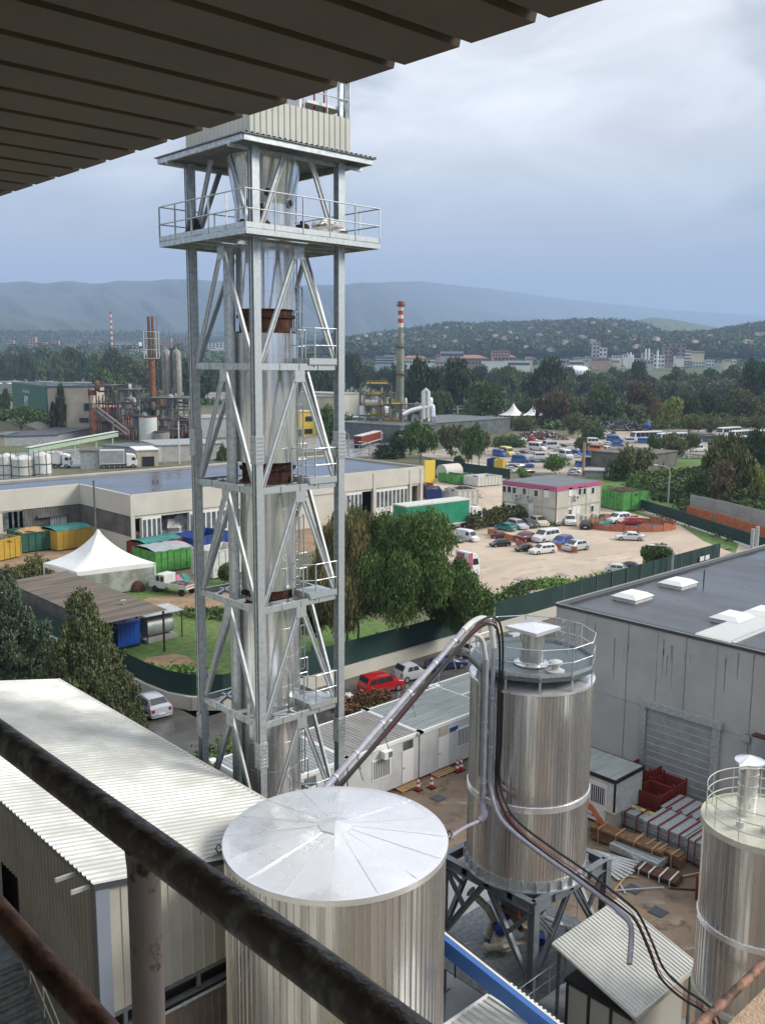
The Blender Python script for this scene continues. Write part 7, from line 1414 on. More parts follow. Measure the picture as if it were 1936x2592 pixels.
# process plant around the rusty stacks
PD = 330.
def fpt(px, py, dd=0): return at(px, py, PD+dd)
rs_ = T('rusty_stack', tuple(V(*fpt(384, 1040))*1), label='twin rust brown stacks with a white access cage, left of the tower', cat='chimney'); 
for k, px in enumerate((376, 386)): p = fpt(px, 801); b = MB(); b.tube([(p.x, p.y, 0), (p.x, p.y, p.z)], .48, 12); b.build('stack', 'rust_orange', rs_, smooth=True, sharp=50)
p = fpt(386, 1000); b = MB(); b.tube([(p.x, p.y, 0), (p.x, p.y, fpt(386, 915).z)], .95, 12); b.build('lower_stack', 'rust_orange', rs_, smooth=True, sharp=50)
b = MB(); c = fpt(384, 870); e1 = V(rt[0], rt[1], 0)
for zz in (840, 857, 885, 907):
    z = fpt(384, zz).z
    for s_ in (-1, 1): b.bar(c+e1*-2.2+V(fw[0], fw[1], 0)*2*s_+V(0, 0, z-c.z), c+e1*2.2+V(fw[0], fw[1], 0)*2*s_+V(0, 0, z-c.z), .25, .25)
for s_ in (-2.2, 2.2):
    for f_ in (-2, 2): q = c+e1*s_+V(fw[0], fw[1], 0)*f_; b.bar(V(q.x, q.y, fpt(384, 907).z), V(q.x, q.y, fpt(384, 838).z), .22, .22)
b.build('access_cage', 'offwhite', rs_)
p = fpt(396, 800, 4); b = MB(); b.tube([(p.x, p.y, 0), (p.x, p.y, p.z)], .12, 5); b.build('antenna', 'corr_grey', rs_)
mat('silo_grey', (.30, .29, .27), .6, .2, (.20, .18, .16), .3)
for k, px in enumerate((421, 447)):
    p = fpt(px, 884, 15); s_ = T('grey_silo', (p.x, p.y, 0), label=['left one of the two tall grey silos by the rusty stacks', 'right one of the two tall grey silos by the rusty stacks'][k], cat='silo', group='twin grey silos')
    b = MB(); b.lathe((p.x, p.y, 0), [(1.75, 0), (1.75, p.z-1.6), (1.3, p.z-.5), (.4, p.z)], 18); b.build('shell', 'silo_grey', s_, smooth=True, sharp=50); b = MB(); b.tube([(p.x-1.0, p.y-1.6, 8), (p.x-1.0, p.y-1.6, p.z-2), (p.x, p.y, p.z+.6)], .3, 8); b.build('pipe', 'silo_grey', s_)
def plant(name, x0_, x1_, y0_, y1_, D_, nfl, mats_, seed, label, depth=14, dens=1.):
    """open steel process structure: decks, columns, braces, vessels, ducts"""
    r = random.Random(seed); zt2 = at(0, y0_, D_).z; zb2 = 0; a = at(x0_, y1_, D_); c = at(x1_, y1_, D_); d = V(c.x-a.x, c.y-a.y, 0); W_ = d.length; d.normalize(); n = V(fw[0], fw[1], 0); n = (n-d*n.dot(d)).normalized()
    t = T(name, (a.x, a.y, 0), label=label, cat='plant'); P_ = lambda u, v, z: V(a.x, a.y, 0)+d*u+n*v+V(0, 0, z); nc = max(3, int(W_/5))
    b = MB()
    for i in range(nc+1):
        for j in (0, depth*.5, depth): b.bar(P_(W_*i/nc, j, 0), P_(W_*i/nc, j, zt2*(r.uniform(.75, 1))), .35, .35)
    for f_ in range(1, nfl+1):
        z = zt2*f_/nfl*.95
        for j in (0, depth): b.bar(P_(0, j, z), P_(W_, j, z), .3, .45)
        for i in range(nc): b.bar(P_(W_*i/nc, 0, z-zt2/nfl), P_(W_*(i+1)/nc, 0, z), .15, .15)
    b.build('steel_frame', mats_[0], t)
    for f_ in range(1, nfl+1):
        z = zt2*f_/nfl*.95; u0, u1 = sorted((r.uniform(0, W_*.4), r.uniform(W_*.6, W_))); b = MB(); 
        b.prism([tuple(P_(u, v, 0))[:2] for u, v in ((u0, -.5), (u1, -.5), (u1, depth), (u0, depth))], z+.2, z+.32); dk2 = b.build('deck', mats_[1], t)
        b = MB(); [b.bar(P_(u0, -.5, z+hh), P_(u1, -.5, z+hh), .1, .1) for hh in (.8, 1.4)]; [b.bar(P_(u0+(u1-u0)*k/8, -.5, z), P_(u0+(u1-u0)*k/8, -.5, z+1.4), .1, .1) for k in range(9)]; b.build('railing', mats_[2], dk2)
    for k in range(int(13*dens)):
        u, v, z = r.uniform(.5, W_-.5), r.uniform(-.3, depth*.6), zt2*r.uniform(0, .85); ty_ = r.random(); mt = r.choice(mats_[3]); b = MB()
        if ty_ < .35: rr = r.uniform(.5, 1.3); hh = r.uniform(2, 6); c_ = P_(u, v, z); b.lathe(tuple(c_), [(rr*.4, 0), (rr, .6), (rr, hh), (rr*.4, hh+.6)], 12); b.build('vessel', mt, t, smooth=True, sharp=50)
        elif ty_ < .6: c_ = P_(u, v, z); b.cbox(c_.x, c_.y, c_.z+1, r.uniform(1, 3), r.uniform(1, 3), r.uniform(1.5, 3.5)); b.build('housing', mt, t)
        else:
            p1 = P_(u, v, z); p2 = p1+d*r.uniform(-5, 5); p3 = p2+V(0, 0, r.uniform(-5, 5)); p3.z = max(.5, p3.z); b.tube([p1, p2, p3], r.uniform(.2, .5), 7); b.build('duct', mt, t)
    return t
dm = ('corr_grey', 'corr_grey', 'corr_grey', ('silo_grey', 'rust', 'concrete', 'corr_grey', 'rust_orange', 'corr_pale'))
plant('process_plant', 228, 300, 968, 1040, 325, 3, dm, 2, 'dark cluttered steel structure on top of and behind the orange block', 16, 1.4)
plant('process_plant', 300, 356, 978, 1095, 318, 4, ('corr_grey', 'corr_grey', 'corr_grey', ('corr_pale', 'silo_grey', 'concrete', 'offwhite')), 5, 'grey latticed plant structure right of the orange block', 12, 1.2)
plant('process_plant', 352, 480, 1000, 1110, 322, 4, dm, 9, 'rusty brown process plant below the twin grey silos', 20, 2.4)
p0 = g(418, 1080); hh = hgt(418, 1080, 990)[1]; b = MB(); b.box(p0.x-3.4, p0.x+3.4, p0.y-3, p0.y+3, hh*.55, hh); b.build('rusty_bin', 'rust_orange', label='square orange rusty bin high in the plant left of the tower', cat='bin')
for k, (x, y0_, y1_, rr, mt, l_) in enumerate(((377, 1055, 1120, 3.0, 'offwhite', 'pale round tank with rusty top below the plant'), (411, 1093, 1122, 2.6, 'silo_grey', 'grey round tank right of the pale one below the plant'))):
    p = g(x, y1_); h2 = hgt(x, y1_, y0_)[1]; s_ = T('round_tank', tuple(p), label=l_, cat='tank'); b = MB(); b.cyl((p.x, p.y), rr, 0, h2, 20); b.build('shell', mt, s_, smooth=True, sharp=50); b = MB(); b.cyl((p.x, p.y), rr+.1, h2, h2+.3, 20); b.build('lid', 'rust', s_)
# white round tanks
for k, (x, w2, y0_) in enumerate(((22, 46, 1155), (64, 62, 1160), (112, 44, 1152))):
    p, h2, dd_ = hgt(x, 1225, y0_); rr = w2/2/F0*dd_; s_ = T('white_tank', tuple(p), label=['white round storage tank leftmost of the three', 'white round storage tank in the middle, widest of the three', 'white round storage tank rightmost of the three'][k], cat='tank', group='white tanks behind the wet roof')
    b = MB(); b.lathe((p.x, p.y, 0), [(rr, 0), (rr, h2), (rr*.9, h2+.25), (.01, h2+.9)], 28); b.build('shell', 'offwhite', s_, smooth=True, sharp=40)
    b = MB(); [b.lathe((p.x, p.y, z), [(rr, 0), (rr+.08, .02), (rr+.08, .2), (rr, .22)], 28) for z in (h2*.35, h2*.7)]; [b.bar((p.x+(rr+.05)*math.cos(a_), p.y+(rr+.05)*math.sin(a_), 0), (p.x+(rr+.05)*math.cos(a_), p.y+(rr+.05)*math.sin(a_), h2+1), .15, .1) for a_ in np.linspace(0, 6.28, 9)]; b.build('hoop', 'corr_grey', s_)
t, a, c, d, n, h_ = front(8, 1130, 148, 1125, 22, 1106, 'low dark roofed shed with pale wall above the round tanks', 'shed', 'corr_pale', 'trim_dark')
t, a, c, d, n, h_ = front(148, 1122, 235, 1104, 14, 1100, 'low pale shed continuing right of the dark roofed one', 'shed', 'corr_pale', 'trim_dark')
t, a, c, d, n, h_ = front(-10, 1130, 15, 1130, 14, 1102, 'small cream hut at the left edge above the round tanks', 'hut', 'render_beige', 'slate')
t, a, c, d, n, h_ = front(205, 1187, 252, 1186, 9, 1142, 'grey corrugated tall shed between the two lorries', 'shed', 'corr_pale', 'corr_grey')
t, a, c, d, n, h_ = front(348, 1182, 402, 1180, 10, 1140, 'beige open fronted shed with dark bay behind the wet roof', 'shed', 'render_beige', 'light_cover'); Lo = (c-a).length; decal(t, a, d, n, h_, Lo*.25, Lo*.8, 0, h_*.62, 'black', 'shade_panel')  # flat black panel paints the shade inside the open bay
t, a, c, d, n, h_ = front(260, 1165, 352, 1172, 10, 1128, 'long grey shed behind the white lorry', 'shed', 'corr_pale', 'slate')
t, a, c, d, n, h_ = front(402, 1165, 560, 1158, 18, 1128, 'low pale roofed building behind the wet roof, left of the tower', 'building', 'concrete', 'corr_pale')
t, a, c, d, n, h_ = front(480, 1110, 600, 1105, 20, 1060, 'grey clad hall seen between the left tower legs', 'hall', 'corr_pale', 'concrete'); front(470, 1020, 610, 1015, 40, 1000, 'flat roofed grey hall behind the tower', 'hall', 'concrete', 'corr_pale')
t, a, c, d, n, h_ = front(752, 1105, 800, 1103, 12, 1043, 'cream yellow house seen through the right part of the tower', 'house', 'yellow', 'slate'); mat('cream_wall', (.62, .50, .28), .8, 0, (.55, .45, .26), .4); t.children[0].data.materials[0] = M('cream_wall'); Lo = (c-a).length
decal(t, a, d, n, h_, Lo*.45, Lo*.8, h_*.62, h_*.82, 'glass_dark'); decal(t, a, d, n, h_, Lo*.4, Lo*.8, h_*.1, h_*.3, 'glass_dark'); decal(t, a, d, n, h_, Lo*.08, Lo*.22, 0, h_*.28, 'black', 'door')
# ================= incinerator plant right of the tower
t, a, c, d, n, h_ = front(860, 1062, 925, 1058, 40, 998, 'large beige windowless hall left of the incinerator plant', 'hall', 'concrete_warm', 'concrete'); front(800, 1062, 862, 1062, 30, 1004, 'lower part of the beige windowless hall, beside the tower', 'hall', 'render_beige', 'concrete')
ym = ('corr_grey', 'yellow_skip', 'yellow_skip', ('offwhite', 'silo_grey', 'corr_pale', 'concrete', 'alu_wet', 'offwhite'))
plant('incinerator_plant', 910, 990, 958, 1060, 345, 5, ym, 14, 'incinerator plant with yellow railings left of the striped chimney', 14, 1.8)
plant('incinerator_plant', 972, 1035, 1012, 1062, 342, 2, ym, 23, 'lower yellow railed plant at the foot of the striped chimney', 12, 1.2); plant('incinerator_plant', 1040, 1100, 1018, 1062, 340, 1, ym, 31, 'pipes and ducts right of the striped chimney', 10, 1.4)
b = MB(); pts = [at(*q, 338) for q in ((1072, 1062), (1072, 992), (1078, 987), (1083, 992), (1083, 1058))]; b.tube(pts, .9, 10); b.build('bent_duct', 'offwhite', smooth=True, label='tall white inverted U duct right of the striped chimney', cat='duct')
b = MB(); pts = [at(*q, 338) for q in ((1020, 1050), (1045, 1038), (1085, 1030), (1094, 1028), (1096, 1055))]; b.tube(spl(pts, 3), .9, 10); b.build('shiny_duct', 'alu_wet', smooth=True, label='shiny horizontal duct at the foot of the bent white duct', cat='duct')
p = at(1012, 1000, 360); zt3 = at(1012, 765, 360).z; ch = T('striped_chimney', (p.x, p.y, 0), label='tall grey green chimney with red and white striped top', cat='chimney')
mat('chimney_conc', (.27, .30, .23), .8, 0, (.18, .20, .16), .3); mat('stripe_red', (.45, .06, .03), .6); mat('stripe_white', (.70, .68, .62), .6)
zz = lambda y: at(1012, y, 360).z
b = MB(); b.lathe((p.x, p.y, 0), [(1.55, 0), (1.55, zz(905)), (1.45, zz(880)), (1.02, zz(850)), (1.0, zz(830))], 20); b.build('lower_shaft', 'chimney_conc', ch, smooth=True, sharp=50)
ys = [830, 819, 808, 799, 788, 778, 765]
for k in range(6): b = MB(); b.lathe((p.x, p.y, 0), [(1.0, zz(ys[k])), (1.0, zz(ys[k+1]))], 18); b.build('stripe', 'stripe_white' if k % 2 == 0 else 'stripe_red', ch, smooth=True, sharp=50)
for (y, r_) in ((777, 1.8), (880, 2.0), (948, 2.6)): b = MB(); b.lathe((p.x, p.y, zz(y)), [(1.0, 0), (r_, 0), (r_, .25), (1., .25)], 18); [b.tube([(p.x+r_*math.cos(2*math.pi*i/18), p.y+r_*math.sin(2*math.pi*i/18), zz(y)+hh) for i in range(19)], .06, 5) for hh in (.7, 1.3)]; b.build('gallery', 'rust', ch)
p = g(975, 1070); b = MB(); b.lathe((p.x, p.y, 0), [(3.1, 0), (3.1, 5.5), (2.4, 7), (.3, 7.8)], 20); b.build('white_vessel', 'offwhite', smooth=True, label='white dome topped vessel in front of the incinerator plant', cat='tank')
b = MB(); q1_, q2_ = at(924, 1020, 345), at(956, 1020, 345); b.tube([q1_, q2_], 1.4, 14); b.build('horizontal_vessel', 'offwhite', smooth=True, label='horizontal silver vessel on the incinerator deck', cat='tank')
# blue grey hall with window row, open shed, long low grey roof
t, a, c, d, n, h_ = front(932, 1112, 1013, 1121, 16, 1072, 'blue grey clad hall with a row of small dark windows', 'hall', 'slate', 'corr_grey'); Lo = (c-a).length
for k in range(5): decal(t, a, d, n, h_, Lo*(.08+.18*k), Lo*(.14+.18*k), h_*.42, h_*.68, 'black')
t, a, c, d, n, h_ = front(1013, 1121, 1290, 1095, 30, 1078, 'long low building with wide dark grey sloping roof', 'building', 'slate', 'slate')
p = g(1060, 1060); t_, a, c, d, n, h_ = front(1122, 1064, 1218, 1060, 22, 1030, 'open fronted grey shed with steel frame, right of the plant', 'shed', 'black', 'corr_grey'); Lo = (c-a).length  # solid black walls stand in for the shade of the open interior
for k in range(4): decal(t_, a, d, n, h_, Lo*k/3.03, Lo*k/3.03+.6, 0, h_, 'concrete', 'column', .3)
decal(t_, a, d, n, h_, 0, Lo, h_*.8, h_*.84, 'concrete', 'tie_beam', .2); front(1092, 1068, 1122, 1066, 22, 1026, 'grey side wall part of the open fronted shed', 'wall', 'corr_grey', 'corr_grey')
# twin peaked white tents
for k, (xl_, xc_, xr_) in enumerate(((1252, 1298, 1325), (1312, 1350, 1372))):
    pc_, ht_, dd_ = hgt(xc_, 1072, 1021); e0 = hgt(xc_, 1072, 1050)[1]; t = T('peaked_tent', tuple(pc_), label=['left one of the two white peaked tents among the trees', 'right one of the two white peaked tents among the trees'][k], cat='tent', group='twin peaked tents')
    rr = (xr_-xl_)/2/F0*dd_; b = MB(); pr = [(rr*(1-i/10)**1.0+.15, e0+(ht_-e0)*((i/10)**1.1*.35+.65*(i/10)**3)) for i in range(11)]; b.lathe((pc_.x, pc_.y, 0), pr, 12); b.build('canopy', 'tent', t, smooth=True, sharp=70)
    for i in range(4): a_ = math.pi/4+i*math.pi/2; b = MB(); b.tube([(pc_.x+rr*.9*math.cos(a_), pc_.y+rr*.9*math.sin(a_), 0), (pc_.x+rr*.9*math.cos(a_), pc_.y+rr*.9*math.sin(a_), e0)], .15, 6); b.build('pole', 'offwhite', t)
# scrap heaps
def heap(px0, px1, base, top, seed, mt, label, n=900, cols=None):
    a, c = g(px0, base), g(px1, base); h2 = hgt((px0+px1)/2, base, top)[1]; d = c-a; L_ = d.length; R = random.Random(seed); b = MB(); mats_ = cols or ['rubble']
    for k in range(n):
        u = R.uniform(0, 1); v = R.uniform(-1, 1)*L_*.16; z = max(0, h2*math.sin(math.pi*u)**.7*(1-abs(v)/(L_*.17))**.6*R.uniform(.6, 1)); p_ = a+d*u+V(fw[0], fw[1], 0)*v; s_ = R.uniform(.3, 1.1)*L_/42
        b.use(R.choice(mats_)); q = V(R.uniform(-1, 1), R.uniform(-1, 1), R.uniform(-.6, .6)).normalized()*s_; b.bar(p_+V(0, 0, z)-q, p_+V(0, 0, z)+q, s_*R.uniform(.3, 1.2), s_*R.uniform(.2, .8))
    o = b.build('scrap_heap', None); o['kind'] = 'stuff'; o['label'] = label; o['category'] = 'scrap heap'
heap(1500, 1635, 1090, 1056, 3, None, 'big heap of grey scrap and tyres behind the bus park', 1500, ['rubble', 'rubble', 'black', 'corr_grey', 'corr_pale'])
heap(1285, 1435, 1112, 1088, 5, None, 'line of mixed car scrap left of the brownish tree', 900, ['rubble', 'red_skip', 'black', 'corr_grey', 'offwhite'])
for k, (x, y, s_, mt, l_) in enumerate(((1372, 1112, 2.2, 'red_skip', 'bright red container among the car scrap'), (1345, 1119, 1.8, 'red_skip', 'second red container left of the first among the car scrap'), (1487, 1087, 2., 'rust', 'dark red rusty box left of the big scrap heap'), (1636, 1088, 2.6, 'blue_skip', 'blue tarpaulin covered pile right of the big scrap heap'))):
    p = g(x, y); lumpy((p.x, p.y, 0), s_, s_*.8, s_*1.3, k, 10, .15).build('scrap_box', mt, label=l_, cat='container')
# grey shed with plastered walls in the field, rubble
t, a, c, d, n, h_ = front(1560, 1190, 1632, 1193, 14, 1156, 'weathered grey shed in the field, left wall', 'shed', 'corr_grey', 'corr_grey'); t, a, c, d, n, h_ = front(1632, 1193, 1712, 1180, 16, 1153, 'weathered grey shed in the field with open dark bay, right wall', 'shed', 'corr_grey', 'corr_grey'); Lo = (c-a).length; decal(t, a, d, n, h_, Lo*.55, Lo*.8, 0, h_*.4, 'corr_grey', 'door')
t, a, c, d, n, h_ = front(1478, 1208, 1538, 1210, 6, 1192, 'low wall of concrete blocks beside the wooden pole', 'wall', 'concrete', 'concrete')
heap(1690, 1800, 1160, 1148, 9, None, 'pale rubble spread beside the grey shed', 500, ['offwhite', 'concrete', 'corr_grey'])
# ================= lamps and poles
def lamp(px, base, top, dirx, label, s=1., arm=2.4):
    p, h2, dd_ = hgt(px, base, top); e = V(rt[0], rt[1], 0)*dirx; t = T('street_lamp', tuple(p), label=label, cat='street lamp', group='street lamps with curved arms'); r = .11*s+.0003*dd_
    b = MB(); pts = [p, p+V(0, 0, h2*.6), p+V(0, 0, h2*.85), p+V(0, 0, h2*.96)+e*arm*.3, p+V(0, 0, h2)+e*arm]; b.tube(spl(pts, 4), [r]*8+[r*.7]*9, 7); b.build('pole', 'concrete', t, smooth=True)
    q = p+V(0, 0, h2)+e*(arm+.3); b = MB(); b.lathe((q.x, q.y, q.z-.1), [(.001, 0), (.35*s, .03), (.5*s, .14), (.001, .26)], 10); b.build('lamp_head', 'offwhite', t, smooth=True); return t
for (px, b_, t_, dr_, l_) in ((882, 1160, 1092, -1, 'curved street lamp nearest the tower over the long roof'), (935, 1168, 1118, -1, 'curved street lamp in front of the red lorry'), (1037, 1172, 1102, -1, 'curved street lamp left of the dense green tree'), (1211, 1195, 1110, -1, 'curved street lamp at the left of the bus park'), (1689, 1282, 1176, -1, 'curved street lamp standing in the field'), (1697, 1480, 1377, -1, 'curved street lamp at the small dark tree by the hall')):
    lamp(px, b_, t_, dr_, l_)
lamp(1247, 1620, 1492, -1, 'curved street lamp rising behind the silo by the lot', arm=3.2)
for (px, py, l_) in ((1288, 1542, 'white lamp head above the fence left of the hall roof'), (1626, 1446, 'white lamp head at the fence behind the white hatchback')):
    p = g(px, py+38, 0); h2 = hgt(px, py+38, py)[1]; t = T('street_lamp', tuple(p), label=l_, cat='street lamp'); b = MB(); b.tube([p, p+V(0, 0, h2)], .09, 6); b.build('pole', 'galv_dark', t); b = MB(); b.lathe((p.x, p.y, h2), [(.001, -.1), (.6, 0), (.5, .25), (.001, .4)], 12); b.build('lamp_head', 'white', t, smooth=True)
p, h2, _ = hgt(1475, 1205, 1120); b = MB(); b.tube([p, p+V(0, 0, h2)], .35, 8); b.build('wooden_pole', 'wood_pale', label='pale wooden pole standing behind the office at the bus park', cat='pole')
p, h2, _ = hgt(146, 1185, 1142); b = MB(); b.tube([p, p+V(0, 0, h2)], .3, 8); b.build('white_pole', 'offwhite', label='short white pole right of the round tanks', cat='pole')
p, h2, _ = hgt(455, 1175, 1066); b = MB(); b.tube([p, p+V(0, 0, h2)], .18, 8); b.build('floodlight_pole', 'offwhite', label='thin white pole just left of the tower behind the wet roof', cat='pole')
p = at(285, 900, 1500); zt3 = at(285, 790, 1500).z; ms = T('lattice_mast', (p.x, p.y, 0), label='thin red and white mast on the skyline between hall and rusty stacks', cat='mast')
for k in range(14): b = MB(); z0_ = zt3*.42+zt3*.58*k/14; b.tube([(p.x, p.y, z0_), (p.x, p.y, z0_+zt3*.58/14)], 1.6, 6); b.build('mast_band', 'stripe_red' if k % 2 else 'stripe_white', ms)
b = MB(); b.tube([(p.x, p.y, 0), (p.x, p.y, zt3*.42)], 1.4, 6); b.build('mast_base', 'corr_pale', ms)
# ================= terrain: rising plain and hills
mat('hill_near', (.055, .085, .035), .95, 0, (.12, .15, .06), .011, nd_=12, lo=.42, hi=.66, bump=1., bs=.05); mat('hill_far', (.035, .05, .05), .95, 0, (.055, .075, .05), .003, nd_=10, lo=.4, hi=.6)
def hill(name, prof, Dq, front_, y_base, mt, nx=140, ny=26, rough=.12, seed=0):
    xs_ = np.linspace(prof[0][0], prof[-1][0], nx); yt = np.interp(xs_, [p[0] for p in prof], [p[1] for p in prof]); R = np.random.RandomState(seed)
    ph = R.uniform(0, 6.28, 12); vs = []; fs = []
    for j in range(ny+1):
        t = j/ny
        for i in range(nx):
            x = xs_[i]; D_ = Dq if not isinstance(Dq, tuple) else float(np.interp(x, Dq[0], Dq[1])); r_ = ray(x, yt[i]); hl = math.hypot(r_.x, r_.y); dx, dy = r_.x/hl, r_.y/hl
            ztop = H+r_.z/hl*D_; rb_ = ray(x, y_base); zb_ = H+rb_.z/math.hypot(rb_.x, rb_.y)*(D_-front_) if y_base else 0
            zb_ = max(zb_, -2)
            if t <= .85: u = t/.85; dist = D_-front_*(1-u); s_ = u*u*(3-2*u)*.6+u*.4; z = zb_+(ztop-zb_)*s_
            else: u = (t-.85)/.15; dist = D_+front_*.6*u; z = ztop*(1-u*.7)
            nz = sum(math.sin(x*.011*(k+1)*1.7+ph[k]+t*(5+3*k))/(k+1.5) for k in range(10)); z += nz*rough*(ztop-zb_)*math.sin(math.pi*min(1, t/.85))*.5
            vs.append((dx*dist, dy*dist, z))
    for j in range(ny):
        for i in range(nx-1): fs.append((j*nx+i, j*nx+i+1, (j+1)*nx+i+1, (j+1)*nx+i))
    b = MB(); b.add(vs, fs); o = b.build(name, mt, smooth=True, sharp=180); o['kind'] = 'structure'; return o, (xs_, yt)
hill('rising_plain', [(-300, 893), (0, 890), (500, 890), (860, 893), (1936, 895), (2300, 895)], 2300, 1300, 0, 'hill_near', rough=.03, seed=2)
hill('wooded_hill', [(700, 884), (860, 862), (930, 850), (1050, 833), (1130, 822), (1250, 820), (1330, 818), (1420, 815), (1500, 812), (1580, 815), (1640, 826), (1760, 842), (1850, 846), (1936, 850), (2200, 850)], 3300, 1500, 893, 'hill_near', rough=.2, seed=3)
hill('wooded_hill', [(1680, 870), (1740, 858), (1800, 842), (1850, 832), (1900, 824), (1960, 815), (2200, 805)], 2900, 900, 893, 'hill_near', rough=.15, seed=4)
hill('distant_hill', [(1450, 850), (1530, 830), (1600, 812), (1650, 803), (1700, 808), (1750, 818), (1820, 830), (1936, 850), (2100, 850)], 4600, 1500, 880, 'hill_near', rough=.15, seed=5)
hill('distant_hill', [(-300, 770), (0, 796), (120, 800), (300, 822), (470, 850), (640, 862), (860, 850), (960, 840), (1100, 850)], 4600, 1700, 880, 'hill_far', rough=.2, seed=6)
hill('mountain_ridge', [(-300, 712), (0, 716), (60, 712), (120, 718), (180, 711), (240, 721), (300, 710), (380, 712), (430, 706), (480, 708), (560, 712), (700, 722), (800, 722), (860, 722), (930, 716), (1010, 713), (1070, 712), (1150, 722), (1230, 730), (1320, 742), (1450, 760), (1700, 785), (1936, 800), (2300, 800)], ((0, 900, 1300, 1936), (7200, 7200, 12500, 16500)), 2600, 868, 'hill_far', rough=.2, seed=7)
hill('mountain_ridge', [(-300, 735), (0, 748), (150, 742), (330, 752), (520, 745), (700, 760), (860, 752), (1050, 765), (1300, 800), (1500, 815)], ((0, 900, 1500), (6200, 6600, 10500)), 1900, 868, 'hill_far', rough=.25, seed=8)
# hillside woods: lumps of foliage standing on the near hills
def hillwood(name, x0_, x1_, yf, y1f, D0, D1, n, size, kind, label, seed=1, dmin=1500, per=14):
    R = np.random.RandomState(seed); me = leafmesh(name, n, 'bush', 4, size, kind, clump=.05); N_ = len(me.vertices)//4
    co_ = np.empty(N_*12); me.vertices.foreach_get('co', co_); v = co_.reshape(N_, 4, 3); c = v.mean(1, keepdims=True); K = N_//per
    P = np.empty((K, 3))
    dg_ = bpy.context.evaluated_depsgraph_get()
    for k in range(K):
        px = R.uniform(x0_, x1_); f_ = R.uniform(0, 1); py = yf(px)*(1-f_)+y1f*f_
        r_ = ray(px, py); hit = S.ray_cast(dg_, r_*dmin+V(0, 0, H), r_.normalized()); 
        P[k] = hit[1] if hit[0] else (0, 0, -50)
    ix = R.randint(0, K, N_); off = R.normal(size=(N_, 3))*size*np.array([.9, .9, .55]); Q = P[ix]+off+np.array([0, 0, size*.35]); v = v-c+Q[:, None, :]; me.vertices.foreach_set('co', v.ravel()); me.update()
    o = bpy.data.objects.new(name, me); COL.objects.link(o); o['kind'] = 'stuff'; o['label'] = label; o['category'] = 'woodland'
bpy.context.view_layer.update()
crest = lambda x: float(np.interp(x, [700, 860, 930, 1050, 1130, 1250, 1420, 1500, 1580, 1640, 1680, 1740, 1800, 1850, 1900, 1960], [884, 862, 850, 833, 822, 820, 815, 812, 815, 826, 846, 846, 842, 832, 824, 815]))
_dg = bpy.context.evaluated_depsgraph_get()
hidden = [o for o in S.objects]
def cast(px, py, dmin=700):
    r_ = ray(px, py); h_ = S.ray_cast(_dg, r_*dmin+V(0, 0, H), r_.normalized()); return h_[1] if h_[0] else None
for nm_, n_, sz, kd, sd in (('hillside_wood', 60000, 6.0, 'hilla', 1), ('hillside_wood', 60000, 6.0, 'hillb', 2), ('hillside_wood', 3000, 5, 'mid', 3)):
    hillwood(nm_, 840, 1960, crest, 893, 0, 0, n_, sz, kd, ['dark woods covering the hillside at right', 'green woods covering the hillside at right', 'bright groves on the hillside at right'][sd-1], sd)
hillwood('plain_wood', -20, 1960, lambda x: 889., 925, 0, 0, 36000, 4, 'mid', 'dark trees of the plain around the town', 7, 1250, 8)
hillwood('foothill_wood', -20, 860, lambda x: 842., 888, 0, 0, 30000, 7, 'dark', 'dark woods on the lower hills at left', 8, 1800, 10)
